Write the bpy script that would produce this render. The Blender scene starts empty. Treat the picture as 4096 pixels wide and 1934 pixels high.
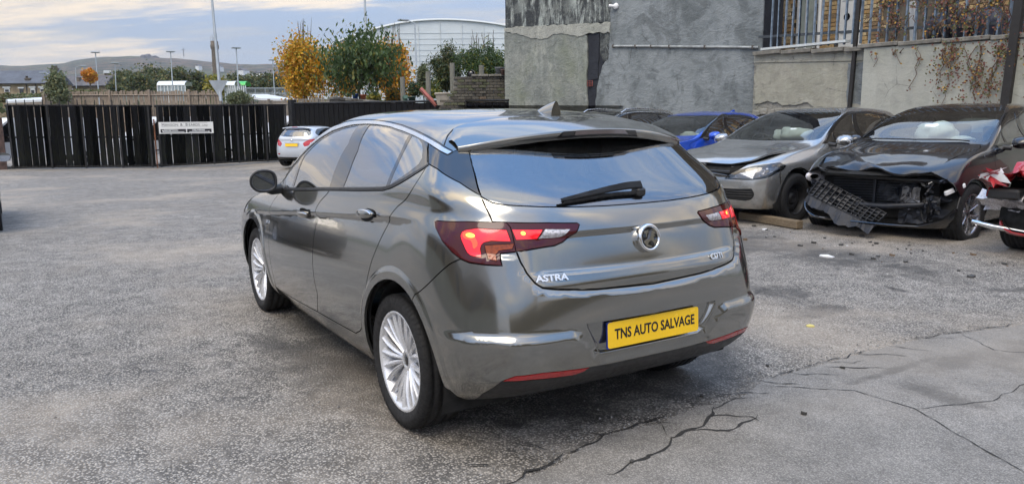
import bpy, math, random
import numpy as np
from mathutils import Vector, Matrix, noise as mnoise
random.seed(7); rng = np.random.default_rng(7)
sc = bpy.context.scene
COL = sc.collection
R_ = math.radians

# ------------------------------------------------------------------ camera
cd = bpy.data.cameras.new('camera'); cam = bpy.data.objects.new('camera', cd); COL.objects.link(cam)
cd.sensor_width = 36; cd.lens = 26.8125; cd.clip_end = 6000; cd.clip_start = .05
CX, CU, CF = Vector((-0.525044, -0.851034, -0.008335)), Vector((0.132561, -0.091450, 0.986947)), Vector((0.840688, -0.517086, -0.160829))
CP = Vector((-3.218041, 2.209195, 1.445599))
cam.matrix_world = Matrix(((CX.x, CU.x, -CF.x, CP.x), (CX.y, CU.y, -CF.y, CP.y), (CX.z, CU.z, -CF.z, CP.z), (0, 0, 0, 1)))
sc.camera = cam

# ------------------------------------------------------------------ world
SUN_EL, SUN_AZ = 56.0, 128.0        # degrees; azimuth measured from +x towards +y
w = bpy.data.worlds.new('World'); sc.world = w; w.use_nodes = True
nt = w.node_tree; nt.nodes.clear()
def wn(t, **k):
    n = nt.nodes.new(t)
    for a, b in k.items(): setattr(n, a, b)
    return n
def lk(a, b): nt.links.new(a, b)
out = wn('ShaderNodeOutputWorld'); bg = wn('ShaderNodeBackground'); lk(bg.outputs[0], out.inputs[0])
sky = wn('ShaderNodeTexSky', sky_type='NISHITA', sun_disc=False, sun_elevation=R_(SUN_EL), sun_rotation=R_(90-SUN_AZ), dust_density=1.6, air_density=1.0, ozone_density=1.5)
tc = wn('ShaderNodeTexCoord'); sp = wn('ShaderNodeSeparateXYZ'); lk(tc.outputs['Generated'], sp.inputs[0])
def wm(op, a, b=None, c=None):
    n = wn('ShaderNodeMath', operation=op)
    for i, v in enumerate((a, b, c)):
        if v is None: continue
        if hasattr(v, 'links'): lk(v, n.inputs[i])
        else: n.inputs[i].default_value = v
    return n.outputs[0]
zz = wm('MAXIMUM', sp.outputs['Z'], 0.0); den = wm('ADD', zz, 0.13)
px, py = wm('DIVIDE', sp.outputs['X'], den), wm('DIVIDE', sp.outputs['Y'], den)
cb = wn('ShaderNodeCombineXYZ'); lk(px, cb.inputs[0]); lk(py, cb.inputs[1])
def cloud(scale, det, rough, dist, lo, hi, off, sx=1.0, sy=1.0, rot=0.0):
    mr_ = wn('ShaderNodeMapping'); lk(cb.outputs[0], mr_.inputs[0]); mr_.inputs['Rotation'].default_value = (0, 0, rot)
    mp = wn('ShaderNodeMapping'); lk(mr_.outputs[0], mp.inputs[0]); mp.inputs['Location'].default_value = off
    mp.inputs['Scale'].default_value = (sx, sy, 1)
    n = wn('ShaderNodeTexNoise'); n.inputs['Scale'].default_value = scale; n.inputs['Detail'].default_value = det
    n.inputs['Roughness'].default_value = rough; n.inputs['Distortion'].default_value = dist; lk(mp.outputs[0], n.inputs[0])
    r = wn('ShaderNodeMapRange', interpolation_type='SMOOTHSTEP'); lk(n.outputs[0], r.inputs[0])
    r.inputs[1].default_value = lo; r.inputs[2].default_value = hi
    return r.outputs[0]
def wmix(f, a, b):
    n = wn('ShaderNodeMix', data_type='RGBA')
    if hasattr(f, 'links'): lk(f, n.inputs[0])
    else: n.inputs[0].default_value = f
    for v, i in ((a, 6), (b, 7)):
        if hasattr(v, 'links'): lk(v, n.inputs[i])
        else: n.inputs[i].default_value = (*v, 1)
    return n.outputs[2]
skm = wn('ShaderNodeVectorMath', operation='SCALE'); lk(sky.outputs[0], skm.inputs[0]); skm.inputs['Scale'].default_value = 1.0
K = 10.0                                   # colours below are divided by the background strength 0.1
def k(c): return tuple(v*K for v in c)
blue = wmix(.62, skm.outputs[0], k((.19, .37, .70)))
c1 = cloud(0.80, 8, .60, .15, .46, .63, (3.1, 1.7, 0), 1.25, .55, R_(28))
c2 = cloud(1.25, 8, .64, .15, .50, .66, (7.3, 2.2, 0), 1.5, .50, R_(34))
c3 = cloud(0.70, 7, .60, .25, .45, .60, (1.3, 9.2, 0), 1.2, .60, R_(24))
base = wmix(c1, blue, k((.50, .535, .575)))
base = wmix(wm('MULTIPLY', c3, .55), base, k((.54, .495, .475)))
base = wmix(wm('MULTIPLY', c2, .85), base, k((1.02, .86, .66)))
# the long pale veil low over the hills
hz = wn('ShaderNodeMapRange', interpolation_type='SMOOTHSTEP'); lk(sp.outputs['Z'], hz.inputs[0])
hz.inputs[1].default_value = .34; hz.inputs[2].default_value = 0.0
base = wmix(wm('MULTIPLY', hz.outputs[0], .38), base, k((.72, .64, .57)))
# an overcast sky is about two and a half times brighter overhead than at the horizon
zen = wn('ShaderNodeMapRange'); lk(sp.outputs['Z'], zen.inputs[0]); zen.inputs[1].default_value = .10; zen.inputs[2].default_value = .95; zen.inputs[3].default_value = 1.0; zen.inputs[4].default_value = 3.0
zm = wn('ShaderNodeVectorMath', operation='SCALE'); lk(base, zm.inputs[0]); lk(zen.outputs[0], zm.inputs['Scale'])
lk(zm.outputs[0], bg.inputs[0]); bg.inputs[1].default_value = 0.1

sl = bpy.data.lights.new('sun', 'SUN'); sl.energy = 1.5; sl.angle = R_(35); sl.color = (1.0, .88, .70)
so = bpy.data.objects.new('sun', sl); COL.objects.link(so)
sd = Vector((math.cos(R_(SUN_EL))*math.cos(R_(SUN_AZ)), math.cos(R_(SUN_EL))*math.sin(R_(SUN_AZ)), math.sin(R_(SUN_EL))))
so.rotation_euler = sd.to_track_quat('Z', 'Y').to_euler()
vs = sc.view_settings; vs.view_transform = 'Standard'; vs.look = 'None'; vs.gamma = 1; vs.exposure = 0.25; vs.use_curve_mapping = False

# ------------------------------------------------------------------ tagging, materials, mesh helpers
def tag(o, label=None, cat=None, group=None, kind=None):
    if label: o['label'] = label
    if cat: o['category'] = cat
    if group: o['group'] = group
    if kind: o['kind'] = kind
    return o
def empty(name, loc=(0, 0, 0), rz=0.0, label=None, cat=None, group=None):
    o = bpy.data.objects.new(name, None); COL.objects.link(o); o.location = loc; o.rotation_euler = (0, 0, rz)
    o.empty_display_size = .2
    return tag(o, label, cat, group)

class Nt:
    def __init__(s, m): s.t = m.node_tree
    def n(s, t, **k):
        x = s.t.nodes.new(t)
        for a, b in k.items(): setattr(x, a, b)
        return x
    def l(s, a, b): s.t.links.new(a, b)
    def put(s, v, sock):
        if hasattr(v, 'links'): s.l(v, sock)
        elif isinstance(v, (tuple, list)) and len(v) == 3 and sock.type == 'RGBA': sock.default_value = (*v, 1)
        else: sock.default_value = v
    def coord(s, kind='Object', scale=(1, 1, 1), rot=(0, 0, 0), loc=(0, 0, 0)):
        c = s.n('ShaderNodeTexCoord'); m = s.n('ShaderNodeMapping'); s.l(c.outputs[kind], m.inputs[0])
        m.inputs['Scale'].default_value = scale; m.inputs['Rotation'].default_value = rot; m.inputs['Location'].default_value = loc
        return m.outputs[0]
    def noise(s, co, scale, det=4, rough=.55, dist=0, out=0):
        x = s.n('ShaderNodeTexNoise'); s.l(co, x.inputs[0]); x.inputs['Scale'].default_value = scale
        x.inputs['Detail'].default_value = det; x.inputs['Roughness'].default_value = rough; x.inputs['Distortion'].default_value = dist
        return x.outputs[out]
    def vor(s, co, scale, feat='F1', out=0, rnd=1.0):
        x = s.n('ShaderNodeTexVoronoi', feature=feat); s.l(co, x.inputs[0]); x.inputs['Scale'].default_value = scale
        x.inputs['Randomness'].default_value = rnd
        return x.outputs[out]
    def ramp(s, f, lo, hi, a=0.0, b=1.0, sm=True):
        x = s.n('ShaderNodeMapRange', interpolation_type='SMOOTHSTEP' if sm else 'LINEAR'); s.l(f, x.inputs[0])
        for i, v in ((1, lo), (2, hi), (3, a), (4, b)): x.inputs[i].default_value = v
        return x.outputs[0]
    def mix(s, f, a, b, bt='MIX'):
        x = s.n('ShaderNodeMix', data_type='RGBA', blend_type=bt); s.put(f, x.inputs[0]); s.put(a, x.inputs[6]); s.put(b, x.inputs[7])
        return x.outputs[2]
    def math(s, op, a, b=None):
        x = s.n('ShaderNodeMath', operation=op); s.put(a, x.inputs[0])
        if b is not None: s.put(b, x.inputs[1])
        return x.outputs[0]
    def sep(s, co):
        x = s.n('ShaderNodeSeparateXYZ'); s.l(co, x.inputs[0]); return x.outputs
    def bump(s, h, strength=.3, dist=.01, prev=None):
        x = s.n('ShaderNodeBump'); x.inputs['Strength'].default_value = strength; x.inputs['Distance'].default_value = dist
        s.l(h, x.inputs['Height'])
        if prev is not None: s.l(prev, x.inputs['Normal'])
        return x.outputs[0]
    def bsdf(s, **k):
        o = s.n('ShaderNodeOutputMaterial'); b = s.n('ShaderNodeBsdfPrincipled'); s.l(b.outputs[0], o.inputs[0])
        names = dict(col='Base Color', rough='Roughness', metal='Metallic', coat='Coat Weight', coatr='Coat Roughness', nrm='Normal',
                     cnrm='Coat Normal', spec='Specular IOR Level', emis='Emission Color', es='Emission Strength', trans='Transmission Weight', sss='Subsurface Weight', alpha='Alpha', ior='IOR', aniso='Anisotropic')
        for a, v in k.items(): s.put(v, b.inputs[names[a]])
        return b
MC = {}
def newmat(name):
    m = bpy.data.materials.new(name); m.use_nodes = True; m.node_tree.nodes.clear(); return m, Nt(m)
def pm(name, col, rough=.5, metal=0.0, var=.12, vs_=8.0, bump=0.0, bs=60.0, **k):
    """principled material with mottled colour and a little relief"""
    if name in MC: return MC[name]
    m, n = newmat(name); co = n.coord()
    f = n.noise(co, vs_, 5, .6)
    lo = tuple(c*(1-var) for c in col); hi = tuple(min(1, c*(1+var)) for c in col)
    c = n.mix(n.ramp(f, .3, .7), lo, hi)
    rr = n.ramp(n.noise(co, vs_*2.3, 3), .3, .7, max(.02, rough*.85), min(1, rough*1.15))
    kw = dict(col=c, rough=rr, metal=metal, **k)
    if bump: kw['nrm'] = n.bump(n.noise(co, bs, 4, .6), bump, .01)
    n.bsdf(**kw); MC[name] = m
    return m
def paint(name, col, metal=.6, rough=.38, dirt=.15, coat=1.0, flake=.05):
    if name in MC: return MC[name]
    m, n = newmat(name); co = n.coord()
    c = n.mix(n.ramp(n.noise(co, 900, 1), .3, .7), tuple(v*(1-flake*2) for v in col), tuple(v*(1+flake*2) for v in col))
    z = n.sep(co)[2]
    dz = n.ramp(z, .15, .75, 1.0, 0.25)
    d = n.math('MULTIPLY', n.math('MULTIPLY', n.ramp(n.noise(co, 3.5, 6, .65), .35, .75), dz), dirt)
    c = n.mix(d, c, (.20, .185, .16))
    cr = n.ramp(n.noise(co, 14, 4), .35, .75, .025, .07)
    nb = n.bump(n.noise(co, 5.5, 1, .4), .02, .01)
    n.bsdf(col=c, rough=rough, metal=metal, coat=coat, coatr=cr, nrm=nb, cnrm=nb, ior=1.5)
    MC[name] = m
    return m
def glassm(name, tint=(.5, .56, .54), clear=.6, refl=.04, dirt=.05):
    """glazing: fresnel reflection over a tinted clear pane, with a film of dust"""
    if name in MC: return MC[name]
    m, n = newmat(name); co = n.coord()
    o = n.n('ShaderNodeOutputMaterial'); fr = n.n('ShaderNodeFresnel'); fr.inputs[0].default_value = 1.62
    g = n.n('ShaderNodeBsdfGlossy'); g.inputs['Roughness'].default_value = .01; g.inputs['Color'].default_value = (.97, .98, 1, 1)
    t = n.n('ShaderNodeBsdfTransparent'); t.inputs['Color'].default_value = (*[c*clear for c in tint], 1)
    d = n.n('ShaderNodeBsdfDiffuse'); d.inputs['Color'].default_value = (.35, .35, .33, 1)
    m0 = n.n('ShaderNodeMixShader'); n.put(n.ramp(n.noise(co, 2.5, 6, .7), .35, .8, 0, dirt), m0.inputs[0]); n.l(t.outputs[0], m0.inputs[1]); n.l(d.outputs[0], m0.inputs[2])
    m1 = n.n('ShaderNodeMixShader'); n.put(n.math('ADD', fr.outputs[0], refl), m1.inputs[0]); n.l(m0.outputs[0], m1.inputs[1]); n.l(g.outputs[0], m1.inputs[2])
    n.l(m1.outputs[0], o.inputs[0]); MC[name] = m
    return m

class MB:
    """collects primitive shapes and links them as one mesh object"""
    def __init__(s): s.v = []; s.f = []; s.sm = []; s.mi = []; s.cur = 0
    def add(s, V, F, smooth=False):
        b = len(s.v); s.v += [tuple(p) for p in V]; s.f += [tuple(int(i)+b for i in f) for f in F]
        s.sm += [smooth]*len(F); s.mi += [s.cur]*len(F); return s
    def box(s, c, d, rz=0.0, M=None, bev=0.0):
        hx, hy, hz = d[0]/2, d[1]/2, d[2]/2
        V = [Vector((x*hx, y*hy, z*hz)) for x in (-1, 1) for y in (-1, 1) for z in (-1, 1)]
        F = [(0, 1, 3, 2), (4, 6, 7, 5), (0, 4, 5, 1), (2, 3, 7, 6), (0, 2, 6, 4), (1, 5, 7, 3)]
        if bev > 0:
            V = []; b = min(bev, hx*.45, hy*.45, hz*.45)
            for x in (-1, 1):
                for y in (-1, 1):
                    for z in (-1, 1):
                        V += [Vector((x*hx, y*(hy-b), z*(hz-b))), Vector((x*(hx-b), y*hy, z*(hz-b))), Vector((x*(hx-b), y*(hy-b), z*hz))]
            I = lambda x, y, z, k: ((x > 0)*4+(y > 0)*2+(z > 0))*3+k
            F = []
            for q in (-1, 1):
                F.append([I(q, a, b_, 0) for a, b_ in ((-1, -1), (1, -1), (1, 1), (-1, 1))][::q])
                F.append([I(a, q, b_, 1) for a, b_ in ((-1, -1), (-1, 1), (1, 1), (1, -1))][::q])
                F.append([I(a, b_, q, 2) for a, b_ in ((-1, -1), (1, -1), (1, 1), (-1, 1))][::q])
                for r in (-1, 1):
                    F.append((I(q, r, -1, 0), I(q, r, 1, 0), I(q, r, 1, 1), I(q, r, -1, 1))[::-q*r])
                    F.append((I(q, -1, r, 0), I(q, 1, r, 0), I(q, 1, r, 2), I(q, -1, r, 2))[::q*r])
                    F.append((I(-1, q, r, 1), I(1, q, r, 1), I(1, q, r, 2), I(-1, q, r, 2))[::-q*r])
            for x in (-1, 1):
                for y in (-1, 1):
                    for z in (-1, 1):
                        F.append((I(x, y, z, 0), I(x, y, z, 1), I(x, y, z, 2))[::x*y*z])
        T = Matrix.Translation(c) @ Matrix.Rotation(rz, 4, 'Z') if M is None else M @ Matrix.Translation(c)
        return s.add([T @ v for v in V], F)
    def tube(s, P, r, n=8, caps=True, smooth=True):
        P = [Vector(p) for p in P]; N = len(P); rr = r if isinstance(r, (list, tuple)) else [r]*N
        V = []; F = []; ref = None
        for i, p in enumerate(P):
            d = (P[min(i+1, N-1)]-P[max(i-1, 0)]).normalized()
            if ref is None: ref = Vector((0, 0, 1)) if abs(d.z) < .9 else Vector((1, 0, 0))
            a = d.cross(ref).normalized(); b = d.cross(a); ref = a.cross(d)
            for q in range(n):
                t = 2*math.pi*q/n; V.append(p+(a*math.cos(t)+b*math.sin(t))*rr[i])
        for i in range(N-1):
            for q in range(n):
                F.append((i*n+q, i*n+(q+1) % n, (i+1)*n+(q+1) % n, (i+1)*n+q))
        s.add(V, F, smooth)
        if caps and n > 2:
            s.add(V[:n], [tuple(range(n))]); s.add(V[-n:], [tuple(range(n))[::-1]])
        return s
    def lathe(s, prof, c=(0, 0, 0), M=None, n=24, smooth=True, closed=False, a0=0, a1=2*math.pi):
        """profile of (r, h) turned about the local z axis"""
        T = Matrix.Translation(c) if M is None else M; V = []; F = []; L = len(prof); full = abs(a1-a0-2*math.pi) < 1e-6
        m = n if full else n+1
        for q in range(m):
            t = a0+(a1-a0)*q/n
            for r, h in prof: V.append(T @ Vector((r*math.cos(t), r*math.sin(t), h)))
        for q in range(n):
            q2 = (q+1) % m
            for i in range(L-1): F.append((q*L+i, q2*L+i, q2*L+i+1, q*L+i+1))
        return s.add(V, F, smooth)
    def prism(s, pts, h0, h1, M=None, smooth=False):
        """outline (x, y) extruded from z=h0 to h1"""
        T = M or Matrix.Identity(4); n = len(pts)
        V = [T @ Vector((x, y, h0)) for x, y in pts]+[T @ Vector((x, y, h1)) for x, y in pts]
        s.add(V, [tuple(range(n))[::-1], tuple(range(n, 2*n))])
        s.add(V, [(i, (i+1) % n, (i+1) % n+n, i+n) for i in range(n)], smooth)
        return s
    def grid(s, P, smooth=True):
        """P: rows of points"""
        a, b = len(P), len(P[0]); V = [p for r in P for p in r]
        return s.add(V, [(i*b+j, i*b+j+1, (i+1)*b+j+1, (i+1)*b+j) for i in range(a-1) for j in range(b-1)], smooth)
    def build(s, name, mat, parent=None, kind=None, **tg):
        me = bpy.data.meshes.new(name); me.from_pydata(s.v, [], s.f)
        for m in (mat if isinstance(mat, (list, tuple)) else [mat]): me.materials.append(m)
        me.polygons.foreach_set('use_smooth', s.sm); me.polygons.foreach_set('material_index', s.mi); me.update()
        o = bpy.data.objects.new(name, me); COL.objects.link(o)
        if parent is not None: o.parent = parent
        if kind: o['kind'] = kind
        if tg: tag(o, **tg)
        return o
def dupe(o, name, parent=None, loc=None, rot=None, scale=None):
    c = o.copy(); c.name = name; COL.objects.link(c)
    if parent is not None: c.parent = parent
    if loc is not None: c.location = loc
    if rot is not None: c.rotation_euler = rot
    if scale is not None: c.scale = scale
    return c
def kids(o): return [x for x in bpy.data.objects if x.parent == o]
def copy_tree(o, parent=None):
    ch = {}
    for x in bpy.data.objects:
        if x.parent: ch.setdefault(x.parent.name, []).append(x)
    def rec(a, p):
        c = a.copy(); COL.objects.link(c)
        if p is not None: c.parent = p
        for x in ch.get(a.name, []): rec(x, c)
        return c
    return rec(o, parent)
# ------------------------------------------------------------------ car body surface
def cardinal(n):
    """second-derivative operator of the periodic cubic spline through n unit-spaced points"""
    A = np.zeros((n, n)); B = np.zeros((n, n))
    for i in range(n):
        A[i, i] = 4; A[i, (i-1) % n] += 1; A[i, (i+1) % n] += 1
        B[i, i] = -12; B[i, (i-1) % n] += 6; B[i, (i+1) % n] += 6
    return np.linalg.solve(A, B)

NE, NS = 5, 9                       # columns on a rounded end, along a side
class Body:
    """Closed smooth shell: rings of control points from the sill (v=0) to the roof spine; u runs
    from the rear centre line round the left side to the front centre line."""
    def __init__(self, rings, s=0.6, warp=None):
        self.warp = warp
        H = []
        for rg in rings:
            R, F, W, xa, xb, nr, nf, zk = rg[:8]
            kc = rg[8] if len(rg) > 8 else .03
            wk = rg[9] if len(rg) > 9 else None
            zx = np.array([k[0] for k in zk], float); zz = np.array([k[1] for k in zk], float)
            xm, hw = (xa+xb)/2, (xb-xa)/2
            def wid(x):
                w = W*(1-kc*((x-xm)/hw)**2)
                if wk is not None: w = np.interp(x, wk[0], wk[1])
                return w
            pts = []
            for j in range(NE):
                ph = [0, .30, .56, .79, 1.03][j]*(np.pi/2)/1.25
                x = xa-(xa-R)*np.cos(ph)**(2/nr); y = wid(xa)*np.sin(ph)**(2/nr)
                pts.append((x, y))
            for j in range(NS):
                x = xa+(xb-xa)*j/(NS-1); pts.append((x, float(wid(x))))
            for j in range(NE-1, -1, -1):
                ph = [0, .30, .56, .79, 1.03][j]*(np.pi/2)/1.25
                x = xb+(F-xb)*np.cos(ph)**(2/nf); y = wid(xb)*np.sin(ph)**(2/nf)
                pts.append((x, y))
            pts = np.array(pts)
            z = np.interp(pts[:, 0], zx, zz)
            H.append(np.column_stack([pts, z]))
        P = np.array(H)                                  # rings x cols x 3
        top = P[-2]*[1, -1, 1]
        Pg = np.concatenate([[2*P[0]-P[1]], P, [top]])
        S2 = 2*Pg[1:-1]-Pg[:-2]-Pg[2:]
        Q = P+s*S2/6
        Q[-1] = P[-1]
        self.Q = np.concatenate([[2*Q[0]-Q[1]], Q, [Q[-2]*[1, -1, 1]]])
        nc = P.shape[1]; self.nu = nc-1; self.nv = P.shape[0]-1
        full = np.concatenate([self.Q, self.Q[:, -2:0:-1]*[1, -1, 1]], axis=1)
        self.full = full; self.M = np.einsum('ij,rjk->rik', cardinal(full.shape[1]), full)
        gu = np.linspace(0, self.nu, 341); gv = np.linspace(0, self.nv, 181)
        self.gu, self.gv = np.meshgrid(gu, gv)
        self.G = self.ev(self.gu.ravel(), self.gv.ravel(), False)
        self.N = self.nrm(self.gu.ravel(), self.gv.ravel(), False)
        # metric scales so that triangulation works in about metres
        self.su = 0.27; self.sv = 0.17
    def ev(self, u, v, warp=True):
        u = np.asarray(u, float); v = np.asarray(v, float)
        N = self.full.shape[1]
        v = np.clip(v, 0, self.nv-1e-9)
        k = np.floor(v).astype(int); t = v-k
        b = [(1-t)**3/6, (3*t**3-6*t**2+4)/6, (-3*t**3+3*t**2+3*t+1)/6, t**3/6]
        i = np.floor(u).astype(int); h = u-i; i0 = i % N; i1 = (i+1) % N
        out = np.zeros((len(u), 3))
        for a in range(4):
            P0 = self.full[k+a, i0]; P1 = self.full[k+a, i1]; M0 = self.M[k+a, i0]; M1 = self.M[k+a, i1]
            hh = h[:, None]; g = 1-hh
            val = M0*g**3/6+M1*hh**3/6+(P0-M0/6)*g+(P1-M1/6)*hh
            out += b[a][:, None]*val
        if warp and self.warp is not None: out = self.warp(out)
        return out
    def nrm(self, u, v, warp=True):
        e = 1e-3
        u = np.asarray(u, float); v0 = np.clip(np.asarray(v, float), e, self.nv-1e-3-e)
        du = self.ev(u+e, v0, warp)-self.ev(u-e, v0, warp); dv = self.ev(u, v0+e, warp)-self.ev(u, v0-e, warp)
        n = np.cross(dv, du); l = np.linalg.norm(n, axis=1)[:, None]
        return n/np.maximum(l, 1e-12)
    def inv(self, kind, pts):
        """uv of points given in a side (x,z), rear (y,z), front (y,z) or top (x,y) view"""
        n = self.N; G = self.G; pts = np.atleast_2d(np.array(pts, float))
        if kind == 'side': m = n[:, 1] > .18; ax = (0, 2)
        elif kind == 'rear': m = (n[:, 0] < -.10) & (G[:, 0] < .6); ax = (1, 2)
        elif kind == 'front': m = (n[:, 0] > .10) & (G[:, 0] > 1.0); ax = (1, 2)
        else: m = n[:, 2] > .12; ax = (0, 1)
        idx = np.nonzero(m)[0]; out = []
        for p in pts:
            q = G[idx][:, ax]; d = ((q-p)**2).sum(1); k = idx[np.argmin(d)]
            uv = np.array([self.gu.ravel()[k], self.gv.ravel()[k]])
            for _ in range(4):
                c = self.ev([uv[0]], [uv[1]], False)[0][list(ax)]
                e = 1e-3
                a = (self.ev([uv[0]+e], [uv[1]], False)[0][list(ax)]-c)/e
                b = (self.ev([uv[0]], [uv[1]+e], False)[0][list(ax)]-c)/e
                J = np.array([a, b]).T
                try: d2 = np.linalg.solve(J+1e-9*np.eye(2), p-c)
                except Exception: break
                L = np.abs(d2).max()
                if L > .12: d2 *= .12/L
                uv = uv+d2
                uv[0] = min(max(uv[0], 0), self.nu); uv[1] = min(max(uv[1], 0), self.nv)
            out.append(uv)
        return np.array(out)

def smooth_closed(P, n=6, sharp=()):
    """rounded closed outline through points; indices in sharp stay corners"""
    P = np.array(P, float); N = len(P); out = []
    for i in range(N):
        p0, p1, p2, p3 = P[(i-1) % N], P[i], P[(i+1) % N], P[(i+2) % N]
        L = np.linalg.norm(p2-p1)
        m1 = np.zeros(2) if i in sharp else None
        def tan(a, b, c):
            la, lb = np.linalg.norm(b-a), np.linalg.norm(c-b)
            if la < 1e-9 or lb < 1e-9: return np.zeros(2)
            return ((b-a)/la*lb+(c-b)/lb*la)/(la+lb)
        t1 = (p2-p1)/L if i in sharp else tan(p0, p1, p2)
        t2 = (p2-p1)/L if (i+1) % N in sharp else tan(p1, p2, p3)
        for k in range(n):
            t = k/n
            out.append((2*t**3-3*t**2+1)*p1+(t**3-2*t**2+t)*t1*L+(-2*t**3+3*t**2)*p2+(t**3-t**2)*t2*L)
    return np.array(out)

def dens(P, step):
    P = np.array(P, float); out = []
    for i in range(len(P)):
        a, b = P[i], P[(i+1) % len(P)]; n = max(1, int(np.ceil(np.linalg.norm(b-a)/step)))
        for k in range(n): out.append(a+(b-a)*k/n)
    return np.array(out)

def in_poly(P, Q):
    x, y = P[:, 0], P[:, 1]; r = np.zeros(len(P), bool)
    n = len(Q)
    for i in range(n):
        x0, y0 = Q[i]; x1, y1 = Q[(i+1) % n]
        if y0 == y1: continue
        c = ((y0 > y) != (y1 > y)) & (x < (x1-x0)*(y-y0)/(y1-y0)+x0)
        r ^= c
    return r

def cut_body(B, outlines, ku=5, kv=5):
    """B body, outlines: list of (name, uv polygon). returns uv verts, tris, tri region names"""
    from mathutils.geometry import delaunay_2d_cdt
    sc = np.array([B.su, B.sv])
    V = []; E = []
    for name, poly in outlines:
        q = dens(np.array(poly)*sc, .035)/sc
        q = q[np.concatenate([[True], np.linalg.norm((q[1:]-q[:-1])*sc, axis=1) > 1e-5])]
        b = len(V); n = len(q)
        V += [tuple(p*sc) for p in q]; E += [(b+i, b+(i+1) % n) for i in range(n)]
    OV = np.array(V) if V else np.zeros((0, 2))
    uu = np.linspace(0, B.nu, B.nu*ku+1); vv = np.linspace(0, B.nv, B.nv*kv+1)
    gu, gv = np.meshgrid(uu, vv); g = np.column_stack([gu.ravel(), gv.ravel()])*sc
    edge = (g[:, 0] < 1e-6) | (g[:, 0] > B.nu*sc[0]-1e-6) | (g[:, 1] < 1e-6) | (g[:, 1] > B.nv*sc[1]-1e-6)
    if len(OV):
        dm = np.full(len(g), 9.)
        for i in range(0, len(OV), 200):
            dm = np.minimum(dm, np.sqrt(((g[:, None]-OV[None, i:i+200])**2).sum(2)).min(1))
        g = g[(dm > .012) | edge]
    b = len(V); V += [tuple(p) for p in g]
    # hull edges
    c = [b+int(np.argmin(np.abs(g-np.array(k)).sum(1))) for k in ((0, 0), (B.nu*sc[0], 0), (B.nu*sc[0], B.nv*sc[1]), (0, B.nv*sc[1]))]
    E += [(c[0], c[1]), (c[1], c[2]), (c[2], c[3]), (c[3], c[0])]
    vo, eo, fo, *_ = delaunay_2d_cdt([Vector(p) for p in V], E, [], 0, 1e-6)
    UV = np.array([(p[0], p[1]) for p in vo])/sc
    UV[:, 0] = np.clip(UV[:, 0], 0, B.nu); UV[:, 1] = np.clip(UV[:, 1], 0, B.nv)
    T = np.array([tuple(f)[::-1] for f in fo if len(f) == 3])
    cen = UV[T].mean(1)
    reg = np.array(['body']*len(T), dtype=object)
    for name, poly in outlines:
        if name.startswith('_'): continue
        reg[in_poly(cen, np.array(poly))] = name
    return UV, T, reg

def bnd_loops(T):
    cnt = {}
    for t in T:
        for a, b in ((t[0], t[1]), (t[1], t[2]), (t[2], t[0])):
            cnt[(a, b)] = 1
    return [(a, b) for (a, b) in cnt if (b, a) not in cnt]

def panel(name, P, N, T, m, parent, off=0.0, gap=.0022, depth=.014, skip_open=None, flange_mat=None):
    """One panel as a mesh object: outer skin with analytic normals, edges pulled in by gap and turned
    inwards by depth."""
    used = np.unique(T); mp = -np.ones(len(P), int); mp[used] = np.arange(len(used))
    P = P[used].copy(); N = N[used]; T = mp[T]
    P += N*off
    be = bnd_loops(T)
    mv = np.zeros_like(P); 
    for a, b in be:
        e = P[b]-P[a]
        n = (N[a]+N[b])/2
        d = np.cross(n, e); l = np.linalg.norm(d)
        if l > 1e-9: mv[a] += d/l; mv[b] += d/l
    bv = sorted({i for e in be for i in e})
    L = np.linalg.norm(mv, axis=1)
    for i in bv:
        if L[i] > 1e-6: P[i] += mv[i]/L[i]*gap
    nb = {i: len(P)+k for k, i in enumerate(bv)}
    Pi = np.array([P[i]-N[i]*depth for i in bv]) if bv else np.zeros((0, 3))
    faces = [tuple(int(i) for i in t) for t in T]
    nskin = len(faces)
    # flange: own vertices so that the outer skin keeps its normals
    dup = {i: len(P)+len(bv)+k for k, i in enumerate(bv)}
    Pd = P[bv] if bv else np.zeros((0, 3))
    if depth > 0:
        for a, b in be: faces.append((dup[b], dup[a], nb[a], nb[b]))
        V = np.concatenate([P, Pi, Pd])
    else: V = P
    me = bpy.data.meshes.new(name)
    me.from_pydata([tuple(p) for p in V], [], faces)
    me.materials.append(m)
    if flange_mat: 
        me.materials.append(flange_mat)
        for k in range(nskin, len(me.polygons)): me.polygons[k].material_index = 1
    me.polygons.foreach_set('use_smooth', [True]*len(me.polygons))
    me.update()
    cn = [tuple(n) for n in N]
    # flange normals: from geometry
    vn = [None]*len(V)
    for i in range(len(N)): vn[i] = cn[i]
    if depth > 0:
        for k, i in enumerate(bv):
            d = -mv[i]/max(L[i], 1e-6)
            vn[nb[i]] = tuple(d); vn[dup[i]] = tuple(d)
    me.normals_split_custom_set_from_vertices(vn)
    o = bpy.data.objects.new(name, me); COL.objects.link(o); o.parent = parent
    return o

def mirror_set(P, N, T):
    n = len(P)
    P2 = np.concatenate([P, P*[1, -1, 1]]); N2 = np.concatenate([N, N*[1, -1, 1]])
    T2 = T[:, ::-1]+n
    on = np.nonzero(np.abs(P[:, 1]) < 1e-6)[0]
    T2 = T2.copy(); lut = np.arange(2*n); lut[on+n] = on
    T2 = lut[T2]
    N2[on, 1] = 0; N2[on] /= np.linalg.norm(N2[on], axis=1)[:, None]
    return P2, N2, np.concatenate([T, T2])
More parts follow.
